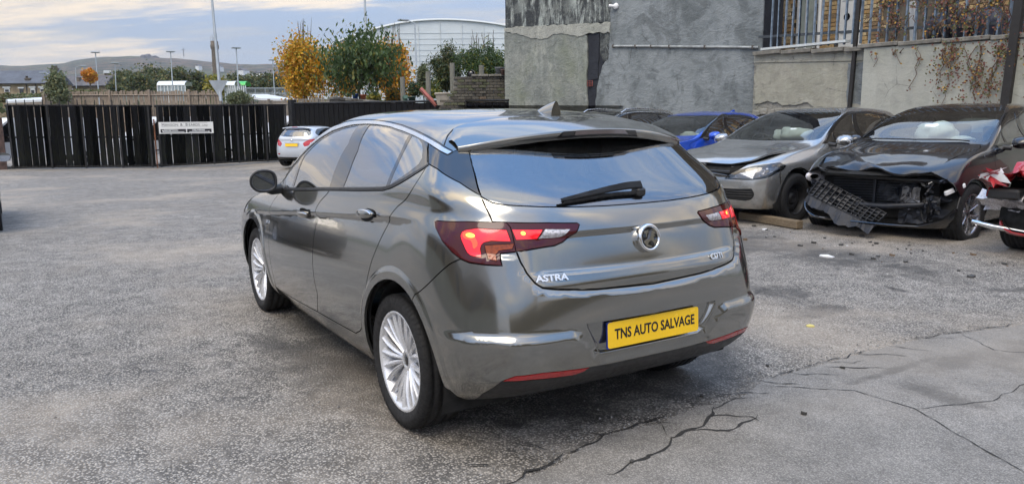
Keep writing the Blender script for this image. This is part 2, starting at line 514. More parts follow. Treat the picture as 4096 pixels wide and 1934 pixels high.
# ------------------------------------------------------------------ parts shared by the cars
def font_mesh(txt, size, extr, name, mat, parent=None, M=None, align='CENTER', sx=1.0, bold=0.0, shear=0.0):
    cu = bpy.data.curves.new(name, 'FONT'); cu.body = txt; cu.size = size; cu.extrude = extr; cu.align_x = align; cu.align_y = 'CENTER'
    cu.offset = bold; cu.shear = shear; cu.resolution_u = 3
    t = bpy.data.objects.new(name, cu); COL.objects.link(t)
    dg = bpy.context.evaluated_depsgraph_get(); me = bpy.data.meshes.new_from_object(t.evaluated_get(dg))
    bpy.data.objects.remove(t)
    me.materials.clear(); me.materials.append(mat)
    me.transform(Matrix.Scale(sx, 4, (1, 0, 0)))
    if M is not None: me.transform(M)
    o = bpy.data.objects.new(name, me); COL.objects.link(o)
    if parent is not None: o.parent = parent
    return o
def frame(o, x, n, up=(0, 0, 1)):
    """matrix whose z looks along n, y near up"""
    n = Vector(n).normalized(); xx = Vector(up).cross(n).normalized(); yy = n.cross(xx)
    m = Matrix((xx, yy, n)).transposed().to_4x4(); m.translation = Vector(o); return m

black_trim = pm('black_plastic', (.022, .022, .023), .45, 0, .2, 20)
gloss_black = pm('gloss_black', (.012, .012, .013), .06, 0, .1, 6, coat=1.0, coatr=.03)
rubber = pm('tyre_rubber', (.014, .014, .015), .8, 0, .25, 25, bump=.25, bs=150)
dark_in = pm('dark_lining', (.010, .010, .010), .9)
chrome = pm('chrome', (.80, .80, .80), .08, 1.0, .04, 5)
satin_al = pm('satin_aluminium', (.66, .67, .68), .26, .9, .05, 12)
alloy = pm('alloy_silver', (.70, .71, .74), .28, .45, .06, 9, coat=.5)
seatm = pm('seat_cloth', (.055, .055, .058), .9, 0, .25, 30, bump=.4, bs=300)
dashm = pm('dashboard_plastic', (.03, .03, .03), .6)
airbag = pm('airbag_cloth', (.72, .74, .76), .85, 0, .08, 6, bump=.5, bs=12)
glass_s = glassm('side_glass', (.62, .70, .66), .62, .31, .10)
glass_f = glassm('screen_glass', (.72, .80, .76), .95, .08, .06)
glass_p = glassm('privacy_glass', (.52, .60, .66), .92, .18, .05)
steel_blk = pm('black_steel', (.02, .02, .022), .5, .2)
disc_m = pm('brake_disc', (.18, .17, .16), .4, .8)

def tyre_mesh(R, rr, w, name='tyre'):
    m = MB(); h = w/2
    prof = [(rr-.004, -h*.80), (rr+.012, -h*.93), (rr+.03, -h*1.0), (R-.040, -h*1.03), (R-.018, -h*.97), (R-.006, -h*.86)]
    g = []
    for k, y in enumerate(np.linspace(-.62, .62, 4)):
        g += [(R-.001, (y-.07)*h), (R-.009, (y-.055)*h), (R-.009, (y+.055)*h), (R-.001, (y+.07)*h)]
    prof = prof+g+[(r, -z) for r, z in prof[::-1]]
    n = 72
    m.lathe(prof, n=n)
    # shoulder blocks
    for q in range(n):
        t = 2*math.pi*(q+.5)/n
        for s in (-1, 1):
            a, b = t-.016, t+.016
            V = []
            for aa in (a, b):
                for r, z in ((R-.0005, .80*h), (R-.004, .90*h), (R-.016, .985*h), (R-.040, 1.045*h)):
                    V.append((r*math.cos(aa), r*math.sin(aa), s*z))
            m.add(V, [(i, i+1, i+5, i+4) if s > 0 else (i+4, i+5, i+1, i) for i in range(3)], True)
    return m
def rim_mesh(rr, w, style, R):
    """rim in the local xy plane, outer face towards +z"""
    m = MB(); h = w/2
    m.lathe([(rr+.010, h*.86), (rr+.004, h*.92), (rr-.006, h*.88), (rr-.014, h*.70), (rr-.022, h*.3), (rr-.035, -h*.2), (rr-.03, -h*.9)], n=48)
    zf = h*.62
    m.lathe([(.0, zf-.010), (.030, zf-.010), (.033, zf-.003), (.05, zf-.008), (.075, zf-.03), (.085, zf-.055)], n=24)
    def spoke(t, t2, w0, w1, z0, z1, r0=.045, r1=None, th=.018, crown=.006):
        r1 = r1 or rr-.006; V = []; L = 7
        for i in range(L):
            f = i/(L-1); r = r0+(r1-r0)*f; tt = t+(t2-t)*f**1.3; ww = w0+(w1-w0)*f
            z = z0+(z1-z0)*f**1.6+.012*math.sin(math.pi*f)
            c, s_ = math.cos(tt), math.sin(tt)
            for a, dz in ((-.5, -th), (-.5, -.004), (-.22, 0.0), (.0, crown), (.22, 0.0), (.5, -.004), (.5, -th)):
                V.append((r*c-a*ww*s_, r*s_+a*ww*c, z+dz))
        F = [(i*7+j+1, i*7+j, (i+1)*7+j, (i+1)*7+j+1)[::-1] for i in range(L-1) for j in range(6)]
        m.add(V, F, False)
    if style == 'multi':
        for k in range(5):
            b = 2*math.pi*k/5
            for dt, d2, w0, w1 in ((-.36, -.48, .013, .030), (-.13, -.165, .014, .031), (.13, .165, .014, .031), (.36, .48, .013, .030)):
                spoke(b+dt, b+d2, w0, w1, zf-.012, h*.80)
    elif style == 'ten':
        for k in range(5):
            b = 2*math.pi*k/5
            for d0, d2 in ((-.13, -.31), (.13, .31)):
                spoke(b+d0, b+d2, .024, .020, zf-.012, h*.78)
    elif style == 'five':
        for k in range(5):
            spoke(2*math.pi*k/5, 2*math.pi*k/5, .06, .07, zf-.012, h*.75)
    elif style == 'steel':
        m.lathe([(.0, zf-.03), (.034, zf-.03), (.036, zf-.045), (.07, zf-.05), (.095, zf-.02), (.12, zf-.018), (rr-.04, zf-.05), (rr-.02, zf-.06)], n=40)
    return m
def make_wheel(parent, x, y, R, rr, w, style, rimmat, side=1, steer=0.0, tyremat=None, spin=.3, z=None, cache={}):
    """side +1: outer face towards +y"""
    key = (R, rr, w, style, rimmat.name)
    if key not in cache:
        a = tyre_mesh(R, rr, w).build('tyre', rubber); b = rim_mesh(rr, w, style, R).build('rim', rimmat)
        d = MB(); d.lathe([(0, w*.02), (rr*.62, w*.02), (rr*.62, -.01), (rr*.66, -.01)], n=32); d.lathe([(rr*.66, -.012), (rr-.03, -w*.25)], n=32)
        d = d.build('brake_disc', disc_m)
        c = MB()
        if style != 'steel':
            c.lathe([(.0, w/2*.62-.004), (.024, w/2*.62-.004), (.029, w/2*.62-.010)], n=20)
        for k in range(5):
            t = 2*math.pi*(k+.5)/5; M = Matrix.Translation((.055*math.cos(t), .055*math.sin(t), w/2*.62-.03 if style != 'steel' else w/2*.62-.048))
            c.lathe([(0, .012), (.009, .010), (.010, 0)], M=M, n=8)
        if style == 'steel':
            for k in range(16):
                t = 2*math.pi*k/16; M = Matrix.Translation((.137*math.cos(t), .137*math.sin(t), w/2*.62-.0245))
                c.lathe([(0, .002), (.013, .002)], M=M, n=10)
        c = c.build('centre_cap', gloss_black if style != 'steel' else dark_in)
        cache[key] = (a, b, d, c); fresh = True
        objs = cache[key]
    else: objs = tuple(dupe(o, o.name.split('.')[0]) for o in cache[key])
    e = empty('wheel'); e.parent = parent
    e.location = (x, y, R if z is None else z)
    e.rotation_euler = (0, 0, steer)
    q = Matrix.Rotation(-math.pi/2, 4, 'X') if side > 0 else Matrix.Rotation(math.pi/2, 4, 'X')
    for o in objs:
        o.parent = e; o.matrix_local = q @ Matrix.Rotation(spin, 4, 'Z')
    return e

def seat(mb, x, y, z, rear=False, w=.50):
    def cush(c, d, M=None):
        mb.box(c, d, M=M, bev=min(d)*.3)
    M = Matrix.Translation((x, y, z))
    cush((0.05, 0, 0), (.50, w, .16), M)
    Mb = M @ Matrix.Translation((-.22, 0, .05)) @ Matrix.Rotation(-.28, 4, 'Y')
    cush((0, 0, .27), (.13, w*.94, .56), Mb)
    cush((-.01, 0, .67), (.10, .27, .17), Mb)
    mb.tube([Mb @ Vector((0, -.06, .5)), Mb @ Vector((0, -.06, .62))], .006, 6); mb.tube([Mb @ Vector((0, .06, .5)), Mb @ Vector((0, .06, .62))], .006, 6)
def arch_liner(parent, x, yo, R, y_in=.45):
    for s in (1, -1):
        m = MB(); V = []; n = 20
        for k in range(n+1):
            t = -.35+(math.pi+.7)*k/n
            for yy in (yo-.012, y_in): V.append((x+R*math.cos(t), s*yy, .33+R*math.sin(t)))
        m.add(V, [(2*k, 2*k+1, 2*k+3, 2*k+2) if s > 0 else (2*k+2, 2*k+3, 2*k+1, 2*k) for k in range(n)], True)
        m.add([(x+R*math.cos(-.35+(math.pi+.7)*k/n), s*y_in, .33+R*math.sin(-.35+(math.pi+.7)*k/n)) for k in range(n+1)], [tuple(range(n+1))])
        m.build('wheel_arch_liner', dark_in, parent)
def shell(B, root, regs, spec, arches=(), ku=5, kv=5, body_mat=None, body_name='body', skip=()):
    """regs: ordered list of (key, uv outline); spec[key] = dict(name, mat, both=True (one object over both sides) / False (a pair),
    off, depth, gap) or None for a hole"""
    outl = [(k, np.clip(np.array(q), [0, 0], [B.nu, B.nv])) for k, q in regs]
    UV, T, reg = cut_body(B, outl, ku, kv)
    P = B.ev(UV[:, 0], UV[:, 1]); N = B.nrm(UV[:, 0], UV[:, 1])
    on = (UV[:, 0] < 1e-6) | (UV[:, 0] > B.nu-1e-6) | (UV[:, 1] > B.nv-1e-6)
    P[on, 1] = 0
    a = P[T]; ar = np.linalg.norm(np.cross(a[:, 1]-a[:, 0], a[:, 2]-a[:, 0]), axis=1)
    ok = ar > 1e-10; T, reg = T[ok], reg[ok]
    res = {}
    keys = ['body']+[k for k in dict.fromkeys(k for k, _ in outl) if not k.startswith('_')]
    for k in keys:
        s = spec.get(k, {}) if k != 'body' else spec.get('body', dict(name=body_name, mat=body_mat, both=True))
        if s is None or k in skip: continue
        t = T[reg == k]
        if not len(t): print('empty region', k); continue
        kw = dict(off=s.get('off', 0.), gap=s.get('gap', .0022), depth=s.get('depth', .014))
        if s.get('both', True):
            P2, N2, T2 = mirror_set(P, N, t); res[k] = [panel(s['name'], P2, N2, T2, s['mat'], root, **kw)]
        else:
            A = panel(s['name'], P, N, t, s['mat'], root, **kw)
            Bp = panel(s['name'], P*[1, -1, 1], N*[1, -1, 1], t[:, ::-1], s['mat'], root, **kw); res[k] = [A, Bp]
    solid = np.array([r == 'body' or (spec.get(r) is not None and not spec[r].get('glass')) for r in reg])
    P2, N2, T2 = mirror_set(P, N, T[solid])
    panel('inner_shell', P2, N2, T2, dark_in, root, off=-.034, gap=0, depth=0)  # dark sheet added behind the panels so no light leaks through the gaps
    return res
# ------------------------------------------------------------------ the grey hatchback
ASTRA = [
 # R, F, W, xa, xb, nr, nf, z-keys, taper
 (-.66, 3.48, .82, -.20, 2.95, 3.6, 2.6, [(-.70, .30), (-.3, .24), (0, .20), (2.9, .19), (3.5, .20)]),
 (-.755, 3.53, .880, -.20, 2.95, 3.8, 2.6, [(-.76, .36), (-.3, .30), (0, .28), (2.9, .27), (3.5, .28)]),
 (-.795, 3.565, .912, -.20, 2.95, 3.7, 2.6, [(-.80, .50), (0, .45), (2.9, .42), (3.5, .42)]),
 (-.800, 3.565, .922, -.20, 2.95, 3.3, 2.5, [(-.80, .63), (0, .60), (2.9, .56), (3.5, .55)]),
 (-.790, 3.54, .915, -.20, 2.95, 2.95, 2.4, [(-.80, .75), (0, .75), (2.9, .68), (3.5, .65)]),
 (-.770, 3.47, .900, -.20, 2.90, 2.7, 2.3, [(-.80, .86), (-.5, .88), (0, .90), (2.0, .80), (2.9, .76), (3.5, .73)]),
 (-.745, 3.33, .872, -.20, 2.80, 2.7, 2.3, [(-.80, .95), (-.5, .98), (0, 1.02), (1.9, .89), (2.8, .85), (3.4, .80)]),
 (-.715, 2.90, .845, -.18, 2.40, 2.65, 2.4, [(-.80, 1.02), (-.5, 1.05), (0, 1.085), (1.9, .965), (2.5, .93), (2.9, .91)]),
 (-.665, 2.30, .832, -.15, 1.96, 2.6, 3.2, [(-.80, 1.09), (-.4, 1.14), (0, 1.15), (1.9, 1.005), (2.2, 1.0)], .012),
 (-.500, 1.97, .762, -.10, 1.72, 2.5, 3.2, [(-.60, 1.22), (-.2, 1.25), (0, 1.26), (1.2, 1.25), (1.8, 1.235)], .018),
 (-.330, 1.41, .662, -.02, 1.23, 2.5, 3.3, [(-.40, 1.345), (-.2, 1.365), (.1, 1.41), (.7, 1.445), (1.25, 1.435)]),
 (-.10, 1.08, .46, .12, .93, 2.3, 2.6, [(-.30, 1.435), (.0, 1.455), (.4, 1.48), (.9, 1.49), (1.2, 1.48)]),
 (.20, .70, .0, .28, .62, 2.0, 2.0, [(.0, 1.485), (.4, 1.50), (.8, 1.503)]),
]
# outlines on the body surface (u round the car, v from sill to roof)
AU = {}
AU['ditch'] = [(13.971, 8.399), (13.918, 8.867), (13.865, 9.203), (13.865, 9.536), (13.865, 9.804), (13.346, 10.063), (12.478, 10.131), (11.071, 10.123), (9.539, 10.082), (8.389, 10.066), (7.287, 10.011), (6.209, 9.88), (5.318, 9.758), (4.508, 9.641), (3.726, 9.469)]
AU['chrome_o'] = [(13.971, 8.335), (13.918, 8.802), (13.865, 9.202), (13.865, 9.534), (13.647, 9.8), (12.583, 9.963), (11.941, 10.027), (10.667, 10.033), (9.336, 10.022), (8.22, 10.003), (7.146, 9.941), (6.125, 9.817), (5.262, 9.695), (4.461, 9.577), (3.727, 9.415)]
AU['chrome_i'] = [(3.879, 9.316), (5.147, 9.552), (5.963, 9.679), (6.891, 9.799), (7.942, 9.888), (8.979, 9.906), (10.061, 9.897), (11.264, 9.883), (11.995, 9.802), (12.594, 9.674), (12.946, 9.429), (13.196, 9.113), (13.426, 8.726), (13.971, 8.279)]
AU['fglass'] = [(11.865, 7.798), (12.834, 8.901), (12.766, 9.177), (12.698, 9.377), (12.331, 9.615), (11.782, 9.753), (10.66, 9.863), (9.836, 9.299), (9.691, 8.906), (9.495, 8.43), (9.131, 7.811)]
AU['fquarter'] = [(12.422, 7.787), (13.596, 8.286), (13.189, 8.682), (12.976, 8.864), (12.026, 7.796)]
AU['doorline_up'] = [(10.199, 9.881), (9.708, 9.519), (9.414, 9.03), (9.205, 8.569), (8.744, 7.812)]
AU['rglass'] = [(9.631, 9.871), (8.855, 9.886), (7.851, 9.847), (6.999, 9.764), (6.37, 9.697), (6.256, 9.212), (6.194, 7.829), (8.305, 7.813), (8.524, 8.497), (8.795, 9.118)]
AU['rquarter'] = [(6.142, 9.68), (5.724, 9.618), (5.446, 9.491), (5.286, 9.326), (5.169, 9.076), (5.212, 8.879), (5.533, 8.515), (5.899, 8.13), (6.057, 7.907), (6.114, 9.246)]
AU['qtrim'] = [(6.21, 9.708), (5.241, 9.558), (4.986, 9.257), (4.798, 8.941), (5.221, 8.608), (5.863, 8.012), (6.097, 7.834)]
AU['sillseal'] = [(12.524, 7.729), (8.961, 7.767), (6.317, 7.761), (6.007, 7.911), (5.213, 8.591), (4.763, 8.917), (4.7, 8.882), (5.172, 8.496), (5.967, 7.722), (6.234, 7.559), (8.775, 7.54), (12.109, 7.439)]
AU['cpillar'] = [(5.12, 9.548), (3.878, 9.311), (3.721, 9.394), (3.734, 9.422), (3.443, 9.548), (3.209, 9.641), (3.044, 9.42), (2.872, 8.845), (2.75, 8.006), (3.319, 8.421), (4.206, 8.806), (4.721, 8.922)]
AU['fdoor_f'] = [(12.499, 7.713), (11.549, 6.572), (11.276, 5.997), (11.048, 4.902), (10.924, 3.821), (10.834, 2.544), (10.85, 1.418), (10.993, 0.932)]
AU['dgap'] = [(8.952, 7.753), (8.699, 7.038), (8.488, 5.758), (8.363, 5.269), (8.342, 4.513), (8.28, 3.533), (8.228, 2.532), (8.176, 2.069), (8.285, 1.594)]
AU['dbot'] = [(11.06, 0.85), (9.957, 1.05), (8.396, 1.26), (7.558, 1.317), (6.778, 1.38)]
AU['rdoor_r'] = [(6.574, 1.578), (6.504, 1.698), (6.358, 2.301), (6.168, 3.358), (6.053, 4.184), (5.92, 4.851), (5.732, 5.767), (5.7, 5.985), (5.588, 6.582), (5.268, 7.486), (4.917, 8.419), (4.766, 8.888)]
AU['bumpgap'] = [(3.608, 4.858), (4.738, 3.661), (4.834, 3.435)]
AU['arch'] = [(6.294, 0.808), (6.266, 1.606), (6.12, 2.549), (5.882, 3.422), (5.662, 3.758), (5.484, 3.866), (5.227, 3.799), (4.956, 3.619), (4.752, 3.324), (4.493, 2.754), (4.318, 1.941), (4.186, 1.306)]
AU['archo'] = [(6.183, 2.835), (5.96, 3.475), (6.111, 3.383), (5.967, 3.852), (5.799, 4.08), (5.569, 4.213), (5.302, 4.206), (4.936, 3.893), (4.698, 3.561)]
AU['lightO'] = [(4.303, 6.359), (4.213, 6.449), (3.28, 6.691), (2.571, 6.789), (2.219, 6.803), (2.122, 6.565), (2.028, 5.931), (1.961, 5.464), (2.319, 5.38), (2.325, 5.301), (2.242, 4.963), (2.659, 4.956), (3.078, 4.978), (3.324, 5.07), (3.57, 5.259), (3.921, 5.616), (4.236, 6.093)]
AU['lightI'] = [(2.219, 6.803), (1.305, 6.816), (0.858, 6.747), (0.832, 6.675), (0.878, 6.274), (1.046, 5.831), (1.173, 5.686), (1.619, 5.572), (1.961, 5.464), (2.028, 5.931), (2.122, 6.565)]
AU['lightR_rightside'] = [(0.82, 6.654), (0.887, 6.73), (3.012, 6.574), (2.459, 6.468), (1.537, 5.515), (0.832, 5.738), (0.785, 6.106)]
AU['lidside'] = [(2.75, 8.006), (2.67, 7.411), (2.577, 6.775), (2.571, 6.789)]
AU['lidlow'] = [(1.957, 5.465), (1.851, 5.077), (1.689, 4.675), (1.498, 4.339), (1.349, 4.177), (1.168, 4.118), (0.601, 3.942), (0.431, 3.925), (0.1, 3.839)]
AU['lidlow_right'] = [(0.525, 4.021), (0.92, 4.223), (1.084, 4.32), (1.173, 4.594), (1.329, 5.52)]
AU['glassL'] = [(3.044, 9.42), (2.84, 8.698), (2.738, 7.986), (2.659, 7.906), (2.449, 7.744), (2.123, 7.691), (1.66, 7.674), (1.231, 7.641), (0.885, 7.611), (0.444, 7.58)]
AU['glassR'] = [(1.816, 9.577), (1.605, 8.907), (1.552, 7.898), (1.097, 7.741), (0.689, 7.67), (0.144, 7.601)]
AU['roofgap'] = [(4.213, 9.616), (4.227, 9.934), (4.096, 10.202), (3.871, 10.366), (2.48, 10.816), (0.936, 11.06), (-0.064, 11.07)]
AU['roofgapR'] = [(1.303, 10.994), (2.75, 10.663), (3.48, 10.128)]
AU['ledge_t'] = [(3.027, 2.874), (1.977, 2.966), (0.887, 2.913), (0.789, 2.843)]
AU['ledge_b'] = [(3.288, 2.7), (1.962, 2.727), (0.863, 2.563), (0.795, 2.515), (0.722, 2.334), (0.638, 2.068), (0.528, 1.684)]
AU['recess'] = [(0.705, 2.917), (0.506, 1.681), (0.02, 1.646), (-0.49, 1.703)]
AU['recessR'] = [(0.565, 2.921), (0.593, 1.656), (0.843, 2.572), (0.635, 1.713)]
AU['reflector'] = [(2.094, 1.378), (1.7, 1.516), (1.102, 1.511), (0.618, 1.402), (0.589, 1.416), (0.637, 1.305), (0.73, 1.236), (1.295, 1.345)]
AU['valance'] = [(2.827, 0.75), (2.113, 1.371), (1.295, 1.332), (0.73, 1.22), (0.583, 1.411), (0.39, 1.376), (-0.115, 1.364)]
AU['valR'] = [(0.68, 1.331), (0.794, 1.201), (2.376, 1.31)]
AU['emb'] = [(0.069, 5.744)]
AU['text'] = [(1.468, 4.458), (1.024, 4.464), (1.042, 4.595)]
AU['cdti'] = [(0.827, 4.481), (1.058, 4.472), (1.086, 4.607)]
AU['wiper'] = [(1.072, 7.871), (0.626, 8.148), (0.042, 8.219)]
AU['wiperR'] = [(0.056, 8.115), (-0.05, 7.913)]
AU['handR'] = [(6.342, 5.835), (6.718, 5.856), (6.016, 5.872), (6.437, 6.198), (6.272, 5.497)]
AU['handF'] = [(8.971, 5.606), (9.326, 5.55), (8.622, 5.621), (9.138, 5.968), (8.85, 5.23)]
AU['badge'] = [(11.21, 4.471), (11.142, 4.041)]
AU['filmL'] = [(2.154, 9.454), (1.971, 9.061), (1.765, 8.565), (1.475, 8.115), (1.177, 8.029), (0.998, 8.02)]
AU['lit1'] = [(3.356, 6.122), (3.261, 6.244), (2.22, 6.408), (2.104, 5.888), (2.747, 5.786), (2.822, 5.638), (2.774, 5.201), (3.049, 5.227), (3.25, 5.571)]
AU['amber'] = [(2.718, 5.652), (2.024, 5.785), (2.055, 5.576), (2.364, 5.489), (2.435, 5.324), (2.376, 5.121), (2.588, 5.159), (2.672, 5.396)]
AU['lit2'] = [(2.081, 6.442), (1.424, 6.467), (1.509, 6.023), (1.972, 5.972)]
AU['clear'] = [(1.37, 6.486), (0.968, 6.441), (1.043, 6.182), (1.119, 6.073), (1.477, 6.03)]
AU['bulb'] = [(3.322, 6.13), (3.121, 6.192), (2.995, 5.965), (2.906, 5.627), (2.982, 5.484), (3.092, 5.803), (3.277, 5.876)]
def ss(x): x = np.clip(x, 0, 1); return x*x*(3-2*x)
def astra_warp(P):
    P = P.copy(); x, y, z = P[:, 0], np.abs(P[:, 1]), P[:, 2]
    L = np.interp(y, [0, .29, .42, .9], [.452, .452, .600, .600])
    rear = ss((-.42-x)/.22)
    push = .016*ss((L-z)/.040)*rear*ss((z-.34)/.06)
    nx = -np.interp(y, [0, .4, .66, .80, .9], [1, .98, .75, .35, .1]); ny = np.sqrt(1-nx**2)
    P[:, 0] += nx*push; P[:, 1] += np.sign(P[:, 1])*ny*push
    Lz = np.interp(y, [0, .3, .5, .54, .57, .60, .62, .66], [.731, .741, .762, .769, .788, .838, .90, .905])
    q = ss((-.42-x)/.12)*ss((Lz-z)/.020)*ss((z-.40)/.15)*ss((.80-y)/.14)
    P[:, 0] += nx*.017*q; P[:, 1] += np.sign(P[:, 1])*ny*.017*q
    yb = np.interp(z, [.457, .612], [.292, .372])
    rc = ss((yb-y)/.022)*ss((.612-z)/.008)*ss((z-.462)/.022)*rear
    P[:, 0] += .024*rc
    # shoulder crease along the flank: the body falls in a little under it
    zc = np.interp(x, [-.3, 0, 1.3, 2.2, 2.6], [1.02, 1.005, .905, .815, .78])
    fl = ss((x+.25)/.3)*ss((2.75-x)/.4)*ss((y-.6)/.15)
    d = zc-z
    P[:, 1] -= np.sign(P[:, 1])*fl*.016*ss(d/.028)*ss((.34-d)/.30)
    # flat lip round the wheel openings
    for xc in (-.06, 2.635):
        r = np.hypot(x-xc, z-.335); lip = ss((.452-r)/.03)*ss((y-.55)/.2)*ss((r-.30)/.05)
        P[:, 1] += np.sign(P[:, 1])*lip*.007
    # crease across the tailgate under the lamps' top line
    g = ss((-.45-x)/.2)*ss((.60-y)/.12)
    P[:, 0] += g*.016*ss((.985-z)/.03)*ss((z-.72)/.12)
    P[:, 0] -= g*.012*ss((.832-z)/.012)*ss((z-.735)/.05)
    return P
paint_g = paint('grey_metallic', (.275, .272, .255), .92, .14, .08)
lens_red = pm('lens_red_dark', (.055, .0, .001), .07, 0, .1, 5, coat=.2, coatr=.02)
def emis(name, col, es, base=None, rough=.1):
    m, n = newmat(name); n.bsdf(col=base or col, rough=rough, emis=col, es=es, coat=1.0); return m
lit_red = emis('lamp_red_lit', (.95, .006, .018), .78, (.5, .004, .01))
lit_hot = emis('lamp_bulb_lit', (1.0, .42, .05), 2.2)
lit_hot2 = emis('lamp_bulb_glow', (1.0, .06, .012), .95)
amber_m = pm('lens_amber', (.26, .045, .003), .12, 0, .3, 60, coat=.3)
clear_m = pm('lens_clear', (.62, .60, .62), .12, .5, .35, 90, coat=1.0, bump=.6, bs=160)
refl_red = pm('reflector_red', (.35, .01, .012), .15, 0, .2, 90, coat=1.0)

def build_astra():
    root = empty('grey_hatchback', (0, 0, 0), 0, 'dark grey metallic hatchback with lit red tail lamps in the middle of the yard', 'car')
    B = Body(ASTRA, warp=astra_warp); A = {k: np.array(v) for k, v in AU.items()}
    c = lambda kind, pts: B.inv(kind, pts)
    nu, nv = B.nu, B.nv
    cat = lambda *a: np.concatenate([np.atleast_2d(q) for q in a])
    circ = lambda xc, zc, r, n=40: c('side', [(xc+r*math.cos(t), zc+r*math.sin(t)) for t in np.linspace(0, 2*math.pi, n, False)])
    def archp(xc, r):
        t = np.linspace(-.60, math.pi+.60, 36); pts = [(xc+r*math.cos(a), .335+r*math.sin(a)) for a in t]
        pts = [(x, max(z, .215)) for x, z in pts]
        q = c('side', pts); a = q[0].copy(); b = q[-1].copy(); a[1] = b[1] = 0
        return cat(a, q, b)
    ar, af = archp(-.06, .388), archp(2.635, .378)
    lidlow = A['lidlow']; lo = lidlow[:-1]
    v_lid = c('rear', [(0.0, .733)])[0]
    bot_gl = A['glassL'][3:]; glc = c('rear', [(0.0, 1.073)])[0]
    regs = []
    # rear bumper
    bg = A['bumpgap'][::-1]
    lamp_low = cat(A['lightO'][13], A['lightO'][12], A['lightO'][11], A['lightO'][10], A['lightO'][9], A['lightO'][8], A['lightO'][7])
    up = c('side', [(-.36, .58), (-.30, .64)])
    regs.append(('bumper', cat([0, 0], [ar[-1][0]-.0, 0], ar[-2:-12:-1], bg, lamp_low, lo, v_lid)))
    # boot lid
    regs.append(('lid', cat(v_lid, lo[::-1], A['lightO'][4], A['lidside'][::-1][1:], bot_gl[1:], glc)))
    roofgap = A['roofgap']; rgc = roofgap[-1]
    # doors
    dg = A['dgap']; db = A['dbot']; seal = A['sillseal']
    ditch = A['ditch']; cho, chi = A['chrome_o'], A['chrome_i']
    regs.append(('fdoor', cat(A['fdoor_f'], db[1:3], dg[::-1], A['doorline_up'][::-1], chi[6:], A['fdoor_f'][0])))
    regs.append(('rdoor', cat(dg, db[2:], A['rdoor_r'], chi[1:7], A['doorline_up'])))
    # dark window surround, then what lies in it
    regs.append(('frame', cat(ditch, A['cpillar'][2], A['cpillar'][1], [A['cpillar'][0]], A['qtrim'][1], A['qtrim'][3], seal[6:8], seal[8:], ditch[0])))
    regs.append(('pillar', cat(A['cpillar'])))
    regs.append(('sealstrip', seal[[0, 1, 2, 3, 4, 5, 6, 7, 8, 9, 10, 11]]))
    regs.append(('chrome', cat(cho, chi)))
    regs.append(('fquarter', A['fquarter'])); regs.append(('fglass', A['fglass'])); regs.append(('rglass', A['rglass']))
    regs.append(('rquarter', A['rquarter']))
    # rear glass (runs up under the spoiler)
    tl = c('rear', [(.600, 1.325), (.30, 1.365), (0, 1.372)])
    regs.append(('rglassb', cat(A['glassL'][:3], bot_gl, glc, tl[::-1])))
    # lamps
    regs.append(('lampo', A['lightO'])); regs.append(('lampi', A['lightI']))
    regs.append(('lit1', smooth_closed(A['lit1'], 3, (2, 3, 6)))); regs.append(('glow', smooth_closed(A['bulb'], 3)))
    regs.append(('amber', A['amber'])); regs.append(('lit2', A['lit2'])); regs.append(('clear', A['clear']))
    b1 = c('rear', [(.753+.013*math.cos(t), .976+.009*math.sin(t)) for t in np.linspace(0, 6.28, 12, False)])
    b2 = c('rear', [(.5785+.009*math.cos(t), .984+.008*math.sin(t)) for t in np.linspace(0, 6.28, 10, False)])
    regs.append(('hot', b1)); regs.append(('hot2', b2))
    # bumper furniture
    val = A['valance']; vc = c('rear', [(0.0, .412)])[0]
    regs.append(('valance', cat([0, 0], [val[0][0]+.35, 0], val[:6], vc)))
    regs.append(('reflector', A['reflector']))
    # guide lines that only add edges along the folds
    for nm, vw, pts in (('_a', 'rear', [(.45, .622), (.62, .622), (.79, .618), (.84, .602), (.84, .588), (.78, .585), (.62, .585), (.45, .585)]),
        ('_b', 'rear', [(.45, .572), (.62, .572), (.79, .570), (.84, .56), (.84, .55), (.78, .55), (.45, .55)]),
        ('_c', 'rear', [(0, .462), (.285, .462), (.372, .603), (.42, .615), (.45, .605), (.42, .572), (.335, .452), (.30, .422), (0, .422)]),
        ('_d', 'rear', [(0, .484), (.272, .484), (.345, .604), (0, .604)]), ('_e', 'rear', [(0, .612), (.372, .612), (.38, .618), (0, .620)]), ('_f', 'rear', [(0, .472), (.278, .472), (.358, .61), (0, .608)]),
        ('_k', 'rear', [(0, .986), (.30, .986), (.50, .984), (.50, .968), (.30, .970), (0, .970)]), ('_l', 'rear', [(0, .955), (.50, .955), (.50, .93), (0, .93)]),
        ('_n', 'rear', [(0, .7245), (.3, .7345), (.5, .7555), (.55, .765), (.585, .79), (.60, .80), (.615, .78), (.60, .755), (.55, .737), (.5, .732), (.3, .711), (0, .701)]),
        ('_m', 'rear', [(0, .833), (.45, .838), (.52, .84), (.52, .826), (.45, .826), (0, .821)]),
        ('_g', 'side', [(-.2, 1.018), (0, 1.005), (.65, .955), (1.3, .905), (2.2, .815), (2.5, .785), (2.5, .775), (2.2, .805), (1.3, .893), (.65, .943), (0, .992), (-.2, 1.005)]),
        ('_h', 'side', [(-.2, .995), (0, .982), (.65, .932), (1.3, .882), (2.2, .792), (2.5, .762), (2.5, .745), (2.2, .772), (1.3, .862), (.65, .912), (0, .962), (-.2, .975)])):
        regs.append((nm, c(vw, pts)))
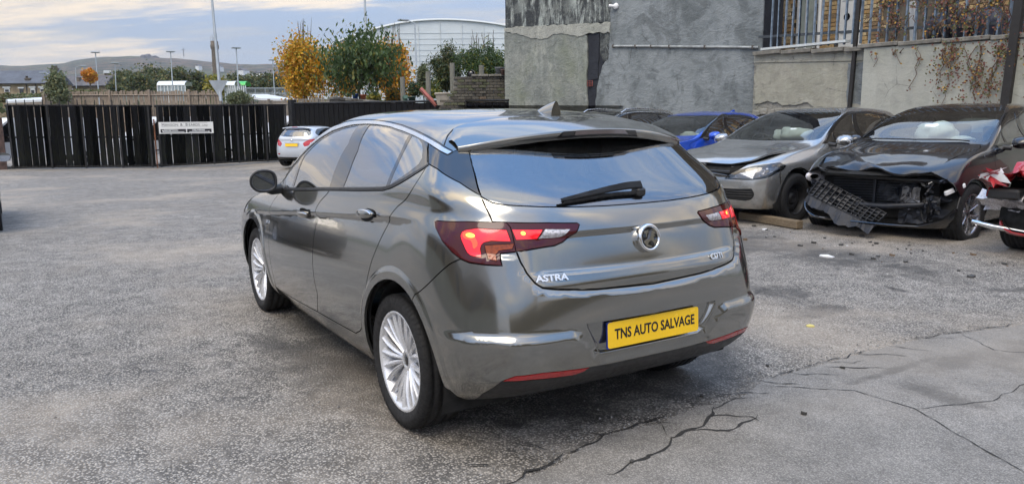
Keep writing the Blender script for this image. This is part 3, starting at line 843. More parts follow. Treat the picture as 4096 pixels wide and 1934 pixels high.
    for i_, (xc_, r_g) in enumerate(((-.06, .402), (-.06, .422), (-.06, .437), (-.06, .455), (2.635, .395), (2.635, .422), (2.635, .437), (2.635, .455))):
        t_ = np.linspace(-.12, math.pi+.12, 40); q_ = c('side', [(xc_+r_g*math.cos(a), .335+r_g*math.sin(a)) for a in t_]); q2_ = c('side', [(xc_+(r_g+.006)*math.cos(a), .335+(r_g+.006)*math.sin(a)) for a in t_[::-1]])
        regs.append(('_w%d' % i_, cat(q_, q2_)))
    lt = c('rear', [(.30, .461), (.42, .612), (.62, .616), (.79, .612), (.83, .595), (.80, .578), (.62, .572), (.43, .568), (.30, .437)])
    # front end
    regs.append(('bonnet', cat(c('front', [(0, .70)]), c('front', [(.45, .715), (.62, .76)]), c('top', [(3.10, .70), (2.7, .735), (2.35, .765), (2.16, .76)]), c('top', [(2.22, .60), (2.28, .3), (2.31, 0)]))))
    regs.append(('windscreen', cat(c('top', [(2.22, 0), (2.19, .3), (2.12, .60), (2.03, .73)]), c('top', [(1.75, .70), (1.47, .625), (1.34, .55), (1.36, .3), (1.37, 0)]))))
    regs.append(('headlamp', smooth_closed(c('front', [(.40, .70), (.60, .735), (.78, .80), (.80, .70), (.72, .60), (.50, .60)]), 3, (0, 2))))
    regs.append(('grille', c('front', [(0, .66), (.38, .66), (.44, .56), (.30, .50), (0, .50)])))
    regs.append(('arch_r', ar)); regs.append(('arch_f', af))
    G = dict(glass=True)
    spec = dict(
        bumper=dict(name='rear_bumper', mat=paint_g, depth=.03, gap=.0032), lid=dict(name='boot_lid', mat=paint_g, depth=.025, gap=.0042),
        fdoor=dict(name='front_door', mat=paint_g, both=False, depth=.02, gap=.0038), rdoor=dict(name='rear_door', mat=paint_g, both=False, depth=.02, gap=.0038),
        frame=dict(name='window_frame', mat=gloss_black, both=False, off=-.002, gap=0), pillar=dict(name='pillar_trim', mat=gloss_black, both=False, gap=.003),
        sealstrip=dict(name='window_seal', mat=black_trim, both=False, off=.003, gap=.001), chrome=dict(name='chrome_strip', mat=satin_al, both=False, off=.004, gap=.0008),
        fquarter=dict(name='quarter_window', mat=glass_s, both=False, off=-.003, gap=0, depth=0, glass=True),
        fglass=dict(name='front_side_window', mat=glass_s, both=False, off=-.004, gap=0, depth=0, glass=True),
        rglass=dict(name='rear_side_window', mat=glass_s, both=False, off=-.004, gap=0, depth=0, glass=True),
        rquarter=dict(name='rear_quarter_window', mat=glass_s, both=False, off=-.003, gap=0, depth=0, glass=True),
        rglassb=dict(name='rear_window', mat=glass_p, off=-.002, gap=.003, depth=.004, glass=True),
        lampo=dict(name='tail_lamp', mat=lens_red, both=False, off=.004, gap=.0025, depth=.02), lampi=dict(name='tail_lamp_inner', mat=lens_red, both=False, off=.004, gap=.0015, depth=.02),
        lit1=dict(name='brake_light', mat=lit_red, both=False, off=.0045, gap=0, depth=.004), glow=dict(name='brake_light_glow', mat=lit_hot2, both=False, off=.0045, gap=0, depth=.004), amber=dict(name='indicator', mat=amber_m, both=False, off=.0045, gap=0, depth=.004),
        lit2=dict(name='side_light', mat=lit_red, both=False, off=.0045, gap=0, depth=.004), clear=dict(name='reversing_light', mat=clear_m, both=False, off=.0045, gap=0, depth=.004),
        hot=dict(name='bulb', mat=lit_hot, both=False, off=.005, gap=0, depth=.004), hot2=dict(name='bulb', mat=lit_hot, both=False, off=.005, gap=0, depth=.004),
        valance=dict(name='rear_valance', mat=black_trim, off=-.002, gap=.0005, depth=.03), reflector=dict(name='reflector', mat=refl_red, both=False, off=.001, gap=.001),
        recess=dict(name='number_plate_recess', mat=paint_g, off=-.016, gap=0, depth=.0), 
        bonnet=dict(name='bonnet', mat=paint_g), windscreen=dict(name='windscreen', mat=glass_f, off=-.003, gap=0, depth=0, glass=True),
        headlamp=dict(name='headlamp', mat=clear_m, both=False), grille=dict(name='grille', mat=black_trim, off=-.01), arch_r=None, arch_f=None)
    res = shell(B, root, regs, spec, body_mat=paint_g, ku=9, kv=8)
    # lens tones lie under their lamps' housing
    for k, par in (('lit1', 'lampo'), ('glow', 'lampo'), ('amber', 'lampo'), ('hot', 'lampo'), ('lit2', 'lampi'), ('clear', 'lampi'), ('hot2', 'lampi'), ('sealstrip', 'frame')):
        for a, b in zip(res.get(k, []), res[par]): a.parent = b
    arch_liner(root, -.06, .86, .385); arch_liner(root, 2.635, .86, .375)
    fl = MB(); fl.box((1.45, 0, .24), (3.7, 1.1, .03)); fl.build('underbody', dark_in, root)
    for x, st in ((0, 0), (2.662, 0)):
        for s in (1, -1):
            make_wheel(root, x, s*.760, .320, .232, .222, 'multi', alloy, s, spin=.2+x)
    S = lambda kind, p, off=0: (lambda uv: (Vector(B.ev([uv[0]], [uv[1]])[0]+B.nrm([uv[0]], [uv[1]])[0]*off), Vector(B.nrm([uv[0]], [uv[1]])[0])))(c(kind, [p])[0])
    # roof gap line, spoiler
    ys = np.linspace(-.655, .655, 41); rows = [[], [], [], [], [], [], []]
    rg = np.array([B.ev([q[0]], [q[1]])[0] for q in roofgap[1:]])
    for y in ys:
        a = abs(y); e = ss((a-.50)/.155)
        if a <= rg[:, 1].max(): uv = c('top', [(float(np.interp(a, rg[::-1, 1], rg[::-1, 0])), min(a, .62))])[0]
        xg = float(np.interp(a, rg[::-1, 1], rg[::-1, 0]))
        uvg = c('top', [(xg, min(a, .60))])[0]; pg = B.ev([uvg[0]], [uvg[1]])[0]
        if a > .60: pg = np.array([xg-.05*(a-.6)/.055, a, pg[2]-.040*(a-.60)/.055])
        E = np.array([-.425+.36*a*a, a, 1.392-.165*a*a]); E[0] += .02*ss((a-.60)/.055)
        g1 = np.array([pg[0], a, pg[2]+.004]); g1[1] = a
        m1 = g1*.66+E*.34; m1[2] += .012; m2 = g1*.3+E*.7; m2[2] += .011
        low = E+np.array([.014, 0, -.040+.006*a]); und = E+np.array([.115, 0, -.020]); und[2] = min(und[2], 1.372-.15*a*a)
        g0 = g1-np.array([0, 0, .02])
        for r, p in zip(rows, (g0, g1, m1, m2, E, low, und)):
            r.append((p[0], y, p[2]))
    sp = MB(); sp.grid([r for r in rows[1:4]]+[[(p[0]+.004, p[1], p[2]+.0015) for p in rows[4]]]); sp.grid(rows[0:2])
    sp.grid([[(p[0]+.004, p[1], p[2]+.0015) for p in rows[4]], rows[4], [(p[0]*.5+q[0]*.5-.003, p[1], p[2]*.5+q[2]*.5) for p, q in zip(rows[4], rows[5])], rows[5]]); 
    so_ = sp.build('roof_spoiler', paint_g, root)
    su = MB(); su.grid([rows[5], rows[6]]); su.build('spoiler_underside', black_trim, so_)
    for q in (-1, 1): pass
    # high brake light: dark housing and smoked lens
    hl = MB(); hb = MB()
    def ep(y, d, dz): return (-.425+.36*y*y-d, y, 1.392-.165*y*y+dz)
    hl.grid([[ep(y, .004, -.004+.001*(abs(y) > .19)) for y in np.linspace(-.21, .21, 13)], [ep(y, .006, -.014) for y in np.linspace(-.215, .215, 13)], [ep(y, -.006, -.034) for y in np.linspace(-.235, .235, 13)]])
    hl.build('brake_lamp_housing', gloss_black, so_)
    hb.grid([[ep(y, .0075, -.007) for y in np.linspace(-.135, .15, 9)], [ep(y, .008, -.023) for y in np.linspace(-.155, .155, 9)]]); hb.build('high_brake_lamp', pm('smoked_lens', (.12, .10, .10), .15, 0, .1, coat=1.0), so_)
    # shark-fin aerial
    fin = MB(); pr = [(0, 0), (.03, .012), (.07, .036), (.11, .056), (.138, .064), (.150, .062), (.150, .03), (.156, 0)]
    z0 = 1.458; L = []
    for s in np.linspace(-1, 1, 9):
        L.append([(.112-px_*1.0, s*.032*(1-(h/.066)**1.2*.93)*(min(1, (px_+.012)/.06))**.6, z0+h) for px_, h in pr])
    rowsf = []
    for px_, h in [(p, None) for p in np.linspace(0, .150, 14)]:
        top = .067*(px_/.15)**.6; wd = .029*min(1, (px_+.006)/.06)**.6
        rowsf.append([(.140-px_*1.3, wd*math.cos(t)*(1-.40*math.sin(t)**2), z0-.004+(top+.004)*math.sin(t) if math.sin(t) > 0 else z0-.004) for t in np.linspace(0, math.pi, 15)])
    fin.grid(rowsf); fin.add(rowsf[-1], [tuple(range(15))[::-1]])
    fin.build('roof_aerial', paint_g, root)
    # roof gap line as a thin dark joint
    j = MB(); pts = [B.ev([q[0]], [q[1]])[0]+B.nrm([q[0]], [q[1]])[0]*.001 for q in roofgap]
    j.tube([Vector(p) for p in pts]+[Vector(p*[1, -1, 1]) for p in pts[::-1][1:]], .0032, 6); j.build('roof_joint', black_trim, root)
    # chrome plate, number plate
    p, n = S('rear', (0, .544)); n = Vector((-1, 0, -.0)); 
    M = frame((-.800, 0, .543), (0, 0, 0), (-.995, 0, .045))
    pl = MB()
    def rrect(w, h, r, k=5):
        o_ = []
        for cx, cy, a in ((w/2-r, h/2-r, 0), (-w/2+r, h/2-r, 90), (-w/2+r, -h/2+r, 180), (w/2-r, -h/2+r, 270)):
            for i in range(k): t = R_(a+90*i/(k-1)); o_.append((cx+r*math.cos(t), cy+r*math.sin(t)))
        return o_
    plate = pl.prism(rrect(.520, .111, .012), 0, .006, M).build('number_plate', pm('plate_yellow', (.95, .58, .008), .25, 0, .04, 3, coat=.6), root)
    bl = MB(); bl.prism([(-.262, -.0565), (-.262, .0565), (-.235, .0565), (-.235, -.0565)], -.004, .0055, M).build('plate_border', pm('plate_blue', (.01, .03, .25), .3), plate)
    font_mesh('TNS AUTO SALVAGE', .0615, .0006, 'plate_lettering', pm('plate_black', (.012, .012, .012), .4), plate, M @ Matrix.Translation((.006, 0, .0068)), sx=.80, bold=.0013)
    # badge
    p, n = S('rear', (0, .926)); M = frame(p, None, (-.985, 0, .17))
    bd = MB(); bd.lathe([(.058, -.02), (.062, .010), (.061, .024), (.056, .030), (.049, .030), (.046, .024)], M=M, n=40); eb = bd.build('badge', chrome, root)
    bb = MB(); bb.lathe([(0, .022), (.047, .022)], M=M, n=32); bb.build('badge_field', gloss_black, eb)
    gm = MB()
    for pts in ([(-.034, .030), (-.010, .034), (-.012, .020), (-.018, .021), (-.022, .004), (-.027, .004), (-.026, .020), (-.034, .018)],
                [(-.040, -.012), (-.020, -.010), (-.006, -.004), (.004, .014), (.010, .030), (.022, .026), (.030, .016), (.020, .014), (.026, .004), (.016, .004), (.020, -.012), (.034, -.002), (.038, -.012), (.028, -.026), (.018, -.036), (.012, -.020), (.002, -.012), (-.014, -.018), (-.020, -.028), (.004, -.038), (.0, -.042), (-.024, -.036), (-.036, -.022)],
                [(.006, .038), (.024, .036), (.036, .024), (.041, .008), (.036, .010), (.030, .022), (.018, .031)]):
        gm.prism(pts, .022, .031, M)
    gm.build('badge_emblem', chrome, eb)
    # lettering on the lid
    for txt, y, z, sz, sx_ in (('ASTRA', .497, .806, .036, 1.28), ('CDTi', -.413, .806, .036, 1.1)):
        p, n = S('rear', (abs(y), z), .003)
        if y < 0: p.y *= -1; n.y *= -1
        M = frame(p, None, n); font_mesh(txt, sz, .0022, 'model_lettering', chrome if y < 0 else pm('bright_letters', (.85, .84, .83), .2, .8), res['lid'][0], M, sx=sx_, bold=.0012)
    # wiper
    wp = MB(); p0, n0 = S('rear', (.02, 1.107), .012); p0.y = -.015; a = []
    for y, z, o_ in ((-.03, 1.124, .032), (.05, 1.124, .032), (.15, 1.118, .028), (.25, 1.109, .024), (.33, 1.101, .020), (.40, 1.094, .015)):
        q, nn = S('rear', (abs(y), z), o_); q.y = y; a.append(q)
    for i in range(len(a)-1):
        d = a[i+1]-a[i]; w0 = .036-.0045*i; w1 = .036-.0045*(i+1)
        up = Vector((.55, 0, .83))
        V = []
        for pnt, ww in ((a[i], w0), (a[i+1], w1)):
            for s1, s2 in ((-.5, 0), (-.4, .011), (.4, .011), (.5, 0)): V.append(pnt+up*ww*s1*1.1+Vector((-.83, 0, .55))*s2)
        wp.add(V, [(0, 1, 5, 4), (1, 2, 6, 5), (2, 3, 7, 6)], False); wp.add(V, [(4, 5, 1, 0), (5, 6, 2, 1), (6, 7, 3, 2)], False)
    wp.box((a[0].x+.004, -.025, 1.118), (.05, .05, .038), bev=.010)
    wo = wp.build('wiper_arm', black_trim, root)
    bl_ = MB(); q = []
    for y, z in ((.0, 1.108), (.1, 1.109), (.2, 1.105), (.3, 1.098), (.385, 1.091)):
        r_, nn = S('rear', (abs(y), z), .010); r_.y = y; q.append(r_)
    bl_.tube(q, .010, 6); bl_.build('wiper_blade', rubber, wo)
    # door handles
    for key, x, z in (('rdoor', .318, .980), ('fdoor', 1.318, .893)):
        for i, s in enumerate((1, -1)):
            p, n = S('side', (x, z)); tg_ = Vector((1, 0, -.085)).normalized()
            if s < 0: p.y *= -1; n.y *= -1
            upv = n.cross(tg_).normalized()*(1 if s > 0 else 1)
            if upv.z < 0: upv = -upv
            M = Matrix((tg_, upv, n)).transposed().to_4x4(); M.translation = p
            h = MB(); n_ = 18
            h.add([M @ Vector((.098*math.cos(t)*(1.0), .033*math.sin(t), .0012)) for t in np.linspace(0, 2*math.pi, 24, False)], [tuple(range(24))])
            cup = h.build('handle_recess', dark_in, res[key][i])
            h2 = MB(); rows_ = []
            for t in np.linspace(-1, 1, 13):
                hw = .019*(1-t**4)**.5+.0035; zz_ = .008+.024*(1-t*t)**.6
                rows_.append([M @ Vector((t*.100, .003+hw*math.cos(a_), zz_+.010*math.sin(a_))) for a_ in np.linspace(0, 2*math.pi, 13)])
            h2.grid(rows_); h2.build('door_handle', paint_g, res[key][i])
            h3 = MB(); h3.tube([M @ Vector((t*.096, .017*(1-t*t)**.5+.002, .022+.014*(1-t*t)**.6)) for t in np.linspace(-1, 1, 11)], .0042, 6); h3.build('handle_trim', chrome, res[key][i])
    # door mirrors
    for s in (1, -1):
        mr = MB(); rows_ = []
        for t in np.linspace(0, 1, 9):
            f = math.sin(t*math.pi/2)**.5 if t > 0 else 0.02
            f = max(.03, (1-(1-t)**2.2)**.5)
            rw = []
            for a_ in np.linspace(0, 2*math.pi, 25):
                ca, sa = math.cos(a_), math.sin(a_)
                yy = .082*np.sign(ca)*abs(ca)**.75*f; zz_ = .068*np.sign(sa)*abs(sa)**.75*f
                if ca > 0: zz_ *= 1-.28*ca**2
                rw.append((2.045-.115*t, s*(.965+yy), 1.035+zz_+.01*t))
            rows_.append(rw)
        mr.grid(rows_); mo = mr.build('mirror', gloss_black if False else paint_g, root)
        rim_ = MB(); rim_.tube([Vector(p) for p in rows_[-1]], .009, 6, caps=False); rim_.build('mirror_surround', black_trim, mo)
        gl_ = MB(); last = rows_[-1]; cy, cz = s*.965, 1.045
        gl_.add([(p[0]+.012, cy+(p[1]-cy)*.93, cz+(p[2]-cz)*.93) for p in last[:-1]], [tuple(range(24)) if s < 0 else tuple(range(24))[::-1]]); gl_.build('mirror_glass', pm('mirror_silver', (.55, .62, .75), .02, 1.0, .01), mo)
        ar_ = MB(); ar_.tube([(2.0, s*.83, .985), (1.995, s*.90, .975), (1.99, s*.92, .985)], [.035, .03, .03], 10); ar_.build('mirror_arm', black_trim, mo)
    # badges and marks ahead of the front door
    p, n = S('side', (2.235, .735), .003); M = frame(p, None, n); z_ = MB(); z_.prism([(-.035, -.012), (-.028, .014), (.034, .016), (.038, -.006), (.02, -.016)], 0, .008, M).build('side_badge', chrome, root)
    p, n = S('side', (2.225, .697), .003); M = frame(p, None, n); z_ = MB(); z_.prism([(-.018, -.012), (-.018, .012), (.018, .012), (.018, -.012)], 0, .004, M).build('side_badge', chrome, root)
    # cabin
    cb_ = MB()
    for y in (.37, -.37): seat(cb_, 1.18, y, .52)
    so2 = cb_.build('front_seats', seatm, root)
    cb_ = MB()
    for y in (.42, 0, -.42): seat(cb_, .33, y, .56, w=.44)
    cb_.build('rear_seats', seatm, root)
    cb_ = MB(); cb_.box((1.95, 0, .86), (.45, 1.42, .22), bev=.07); cb_.build('dashboard', dashm, root); cb_ = MB(); cb_.box((-.35, 0, 1.0), (.42, 1.1, .02)); cb_.build('parcel_shelf', dashm, root)
    cb_ = MB(); M = Matrix.Translation((1.66, -.37, .93)) @ Matrix.Rotation(-1.15, 4, 'Y')
    cb_.tube([M @ Vector((.185*math.cos(t), .185*math.sin(t), 0)) for t in np.linspace(0, 2*math.pi, 25)], .014, 8, caps=False); cb_.box((0, 0, 0), (.10, .34, .03), M=M, bev=.01); cb_.build('steering_wheel', dashm, root)
    cb_ = MB(); cb_.box((1.35, .02, 1.33), (.03, .20, .06), bev=.012); cb_.build('interior_mirror', dashm, root)
    return root
astra = build_astra()
# ------------------------------------------------------------------ the other cars
def rings(R, F, W, H, zb, zbr, cowl, hx, zh, rgx, rrx, zg=.22, tum=.82, rw=.70, nr=3.0, nf=2.5):
    """R/F rear and front end, W half width, H roof, zb/zbr belt height front/rear, cowl and hx the screen's foot and head,
    zh bonnet edge height, rgx rear glass foot, rrx rear glass head"""
    return [
     (R+.12, F-.10, W-.08, -.20, F-.60, nr, nf+.1, [(-.7, zg+.10), (0, zg), (F-.6, zg-.01), (F, zg)]),
     (R+.04, F-.035, W-.02, -.20, F-.60, nr, nf+.1, [(-.7, zg+.13), (0, zg+.08), (F-.6, zg+.07), (F, zg+.08)]),
     (R, F, W+.010, -.20, F-.60, nr, nf+.1, [(-.7, .50), (0, .45), (F-.6, .42), (F, .42)]),
     (R, F, W+.020, -.20, F-.60, nr, nf, [(-.7, .63), (0, .60), (F-.6, .56), (F, .54)]),
     (R+.01, F-.03, W+.013, -.20, F-.60, nr-.2, nf, [(-.7, .75), (0, .74), (F-.6, .66), (F, zh-.09)]),
     (R+.03, F-.10, W, -.20, F-.65, nr-.3, nf-.1, [(-.7, .87), (0, .87), (F-.6, .76), (F, zh)]),
     (R+.05, F-.24, W-.03, -.20, F-.75, nr-.3, nf-.1, [(-.7, zbr-.15), (0, zbr-.12), (1.9, zb-.11), (F-.75, zb-.15), (F-.2, zh+.06)]),
     (rgx-.04, F-.67, W-.055, -.18, F-1.15, nr-.3, 2.5, [(-.7, zbr-.07), (0, zbr-.055), (1.9, zb-.04), (F-1.0, zb-.06), (F-.6, zb-.085)]),
     (rgx, cowl+.12, W-.08, -.15, cowl-.22, nr-.4, 3.0, [(-.7, zbr), (0, zbr), (1.9, zb), (cowl, zb)], .012),
     ((rgx*.55+rrx*.45), cowl*.62+hx*.38+.08, W*tum, -.10, cowl*.6+hx*.4-.10, 2.6, 3.2, [(-.7, zbr*.5+H*.5-.05), (1.2, zb*.5+H*.5-.03), (2, zb*.5+H*.5-.035)], .018),
     (rrx, hx+.10, W*rw, .02, hx-.06, 2.6, 3.3, [(-.6, H-.10), (.1, H-.07), (.7, H-.055), (1.5, H-.075)]),
     (rrx+.22, hx-.25, W*.50, .22, hx-.42, 2.4, 2.6, [(-.3, H-.035), (.4, H-.012), (1.2, H-.018)]),
     (.30, .70, 0, .38, .62, 2, 2, [(0, H), (.8, H)])]

def build_car(name, label, group, d, pose, pm_, deform=None, extra=None):
    root = empty(name, (pose[0], pose[1], pose[3]), R_(pose[2]), label, 'car', group)
    B = Body(d['rings']); c = lambda k, p: B.inv(k, p); cat = lambda *a: np.concatenate([np.atleast_2d(np.array(q, float)) for q in a])
    def archp(xc, r):
        t = np.linspace(-.60, math.pi+.60, 26); q = c('side', [(xc+r*math.cos(a), max(.335+r*math.sin(a), .24)) for a in t])
        a = q[0].copy(); b = q[-1].copy(); a[1] = b[1] = 0
        return cat(a, q, b)
    regs = []; spec = {}
    def reg(key, uv, s): regs.append((key, uv)); spec[key] = s
    for i, p in enumerate(d.get('doors', [])):
        reg('door%d' % i, c('side', p), dict(name='front_door' if i == 0 else 'rear_door', mat=pm_, both=False, depth=.02, gap=.0035))
    b = d['bonnet']; reg('bonnet', cat(c('front', b['front']), c('top', b['side'])), dict(name='bonnet', mat=pm_, depth=.02, gap=.0035))
    w_ = d['screen']; reg('windscreen', cat(c('top', w_)), dict(name='windscreen', mat=d.get('fglass', glass_f), off=-.003, gap=0, depth=0, glass=True))
    if 'frame' in d: reg('frame', smooth_closed(c('side', d['frame']), 4, d.get('frame_sharp', ())), dict(name='window_frame', mat=gloss_black, both=False, off=.001, gap=0, depth=.01))
    for i, (p, sh) in enumerate(d['windows']):
        reg('win%d' % i, smooth_closed(c('side', p), 4, sh), dict(name='side_window', mat=d.get('sglass', glass_s), both=False, off=-.003, gap=0, depth=0, glass=True))
    if 'rearglass' in d: reg('rearglass', smooth_closed(c('rear', d['rearglass']), 3, d.get('rg_sharp', (0, len(d['rearglass'])-1))), dict(name='rear_window', mat=glass_p, off=-.003, gap=0, depth=0, glass=True))
    for key, view, pts, s in d.get('panels', []):
        reg(key, c(view, pts) if s.get('raw') else smooth_closed(c(view, pts), 3, s.get('sharp', ())), {k: v for k, v in s.items() if k not in ('raw', 'sharp')} if s.get('name') else None)
    hub = d['hub']
    reg('arch_r', archp(0, d.get('ar', .375)), None); reg('arch_f', archp(hub, d.get('ar', .375)), None)
    res = shell(B, root, regs, spec, body_mat=pm_, ku=d.get('ku', 4), kv=d.get('kv', 4))
    wy = d['rings'][3][2]-.135
    arch_liner(root, 0, wy+.09, .37); arch_liner(root, hub, wy+.09, .37)
    fl = MB(); fl.box((hub/2, 0, .24), (hub+.9, 1.1, .03)); fl.build('underbody', dark_in, root)
    for x in (0, hub):
        for s in (1, -1):
            st = d['wheel']; st = st if isinstance(st, tuple) else (st, alloy)
            make_wheel(root, x, s*wy, d.get('tr', .318), d.get('rr', .215), .21, st[0], st[1], s, spin=.3+x+s, steer=d.get('steer', 0) if x else 0)
    if d.get('cabin', True):
        m = MB(); seat(m, 1.15, .36, .50); seat(m, 1.15, -.36, .50); m.build('front_seats', seatm, root)
        m = MB(); seat(m, .32, .38, .52, w=.46); seat(m, .32, -.38, .52, w=.46); m.build('rear_seats', seatm, root)
        zb = d['zb']; m = MB(); m.box((d['cowl']-.16, 0, zb-.13), (.46, 1.34, .20), bev=.06); m.build('dashboard', dashm, root)
        m = MB(); M = Matrix.Translation((d['cowl']-.50, -.36, zb-.06)) @ Matrix.Rotation(-1.15, 4, 'Y')
        m.tube([M @ Vector((.185*math.cos(t), .185*math.sin(t), 0)) for t in np.linspace(0, 2*math.pi, 21)], .014, 8, caps=False); m.box((0, 0, 0), (.10, .34, .03), M=M, bev=.01); m.build('steering_wheel', dashm, root)
    mx, mz = d['mirror']; my = d['rings'][8][2]
    for s in (1, -1):
        m = MB(); rows_ = []
        for t in np.linspace(0, 1, 8):
            f = max(.03, (1-(1-t)**2.2)**.5); rw = []
            for a_ in np.linspace(0, 2*math.pi, 21):
                ca, sa = math.cos(a_), math.sin(a_); yy = .105*np.sign(ca)*abs(ca)**.75*f; zz_ = .070*np.sign(sa)*abs(sa)**.75*f
                if ca > 0: zz_ *= 1-.28*ca**2
                rw.append((mx+.11-.12*t, s*(my+.175+yy), mz+zz_+.01*t))
            rows_.append(rw)
        m.grid(rows_); mo = m.build('mirror', pm_, root)
        g = MB(); g.add([(p[0]+.012, s*(my+.175)+(p[1]-s*(my+.175))*.93, p[2]) for p in rows_[-1][:-1]], [tuple(range(20))]); g.build('mirror_glass', MC['mirror_silver'], mo)
        g = MB(); g.tube([(mx+.07, s*(my-.01), mz-.045), (mx+.06, s*(my+.09), mz-.055)], [.03, .026], 8); g.build('mirror_arm', black_trim, mo)
        g = MB(); g.tube([Vector(p)+Vector((.002, 0, -.022)) for p in rows_[4][-3:]+rows_[4][1:6]], .006, 5); g.build('mirror_repeater', MC['lens_clear'], mo)
    if deform: deform(res, root, B)
    if extra: extra(res, root, B)
    return root, res, B
def bend(objs, f):
    for o in objs:
        me = o.data; co = np.empty(len(me.vertices)*3); me.vertices.foreach_get('co', co); co = co.reshape(-1, 3)
        co = f(co); me.vertices.foreach_set('co', co.ravel())
        if me.has_custom_normals:
            try: me.free_normals_split() if hasattr(me, 'free_normals_split') else None
            except Exception: pass
            a = me.attributes.get('custom_normal')
            if a: me.attributes.remove(a)
        me.update()
def crum(P, sc_, amp, seed=0, ridged=True):
    o = np.zeros(len(P))
    for i, p in enumerate(P):
        v = mnoise.noise(Vector((p[0]*sc_+seed, p[1]*sc_*.8, p[2]*sc_)))
        o[i] = (1-2.6*abs(v)) if ridged else v
    return o*amp
mirror_silver = pm('mirror_silver', (.55, .62, .75), .02, 1.0, .01)
lamp_lens = glassm('lamp_lens', (.9, .92, .95), .92, .05, .03)

def bowls(root, pts, nrm, mat=chrome):
    for (x, y, z, r) in pts:
        m = MB(); M = frame((x, y, z), None, nrm); m.lathe([(r, .02), (r*.92, 0), (r*.6, -.03), (r*.25, -.045), (0, -.045)], M=M, n=20); m.lathe([(0, -.01), (r*.2, -.015), (r*.22, -.045)], M=M, n=12); m.build('lamp_reflector', mat, root)

# --- silver-brown hatchback with a buckled bonnet
paint_b = paint('bronze_grey_metallic', (.47, .47, .46), .8, .24, .12)
GOLF = dict(rings=rings(-.76, 3.46, .88, 1.47, .985, 1.06, 2.12, 1.12, .76, -.60, -.42, nf=3.2), hub=2.637, zb=.985, cowl=2.12, mirror=(1.78, 1.02), wheel=('steel', steel_blk), rr=.20,
    doors=[[(2.02, .93), (2.03, .70), (2.0, .35), (1.0, .33), (.98, .60), (.98, 1.0), (.95, 1.36), (1.35, 1.33), (1.85, 1.06)], [(.97, 1.36), (1.0, 1.0), (1.0, .60), (1.02, .33), (.40, .36), (.33, .60), (.12, .85), (.08, 1.1), (.12, 1.30), (.5, 1.37)]],
    bonnet=dict(front=[(0, .735), (.40, .735), (.62, .77)], side=[(3.05, .70), (2.6, .74), (2.25, .76), (2.16, .70), (2.24, .45), (2.27, 0)]),
    screen=[(2.20, 0), (2.17, .40), (2.05, .70), (1.95, .735), (1.5, .66), (1.22, .585), (1.16, .50), (1.20, .25), (1.21, 0)],
    frame=[(2.0, .985), (1.62, 1.215), (1.22, 1.36), (.85, 1.395), (.35, 1.385), (.02, 1.33), (-.22, 1.20), (-.20, 1.12), (0, 1.05), (1.0, 1.01)], frame_sharp=(0, 6),
    windows=[([(1.62, 1.01), (1.58, 1.19), (1.20, 1.335), (1.02, 1.36), (.99, 1.02)], (0, 3, 4)), ([(.90, 1.035), (.92, 1.37), (.6, 1.37), (.33, 1.355), (.27, 1.06)], (0, 1, 3, 4)), ([(.22, 1.07), (.25, 1.34), (0, 1.29), (-.16, 1.18), (-.02, 1.09)], (0, 1, 3)), ([(1.90, 1.0), (1.68, 1.14), (1.68, 1.01)], (0, 1, 2))],
    rearglass=[(0, 1.07), (.45, 1.08), (.60, 1.12), (.52, 1.30), (0, 1.34)],
    panels=[('hole', 'front', [(0, .735), (.40, .735), (.60, .765), (.46, .655), (.40, .62), (0, .615)], dict(name='engine_gap', mat=dark_in, off=-.05, gap=0, depth=0, raw=True)),
            ('lamp', 'front', [(.36, .585), (.50, .685), (.68, .75), (.83, .785), (.868, .74), (.84, .63), (.70, .585)], dict(name='headlamp', mat=lamp_lens, both=False, off=.004, gap=.002, depth=.004, sharp=(0, 3), glass=True)),
            ('grl', 'front', [(.36, .465), (.70, .475), (.72, .40), (.68, .34), (.36, .335)], dict(name='bumper_vent', mat=black_trim, both=False, off=-.02, gap=0, depth=0, sharp=(0, 1, 4))),
            ('cgr', 'front', [(0, .47), (.26, .465), (.26, .34), (0, .33)], dict(name='lower_grille', mat=black_trim, off=-.02, gap=0, depth=0, raw=True)),
            ('gfd', 'side', [(2.98, .74), (3.02, .62), (3.0, .52), (2.985, .52), (3.0, .62), (2.965, .74)], dict(name='panel_gap', mat=dark_in, both=False, off=-.004, gap=0, depth=0, raw=True))])
def golf_deform(res, root, B):
    def f(P):
        x, y = P[:, 0], P[:, 1]
        e = np.clip((x-2.3)/1.0, 0, 1); s = np.clip((y+.2)/.8, 0, 1)
        P[:, 2] += .035*e*s*(1-np.clip((x-3.05)/.35, 0, 1)*.9)+.02*e
        P[:, 2] += np.where((x > 2.7), crum(P, 2.2, .014, 3), 0)
        P[:, 0] -= .05*np.clip((x-3.1)/.3, 0, 1)*np.clip(-(y-.1)/.5, 0, 1)
        return P
    bend(res['bonnet'], f)
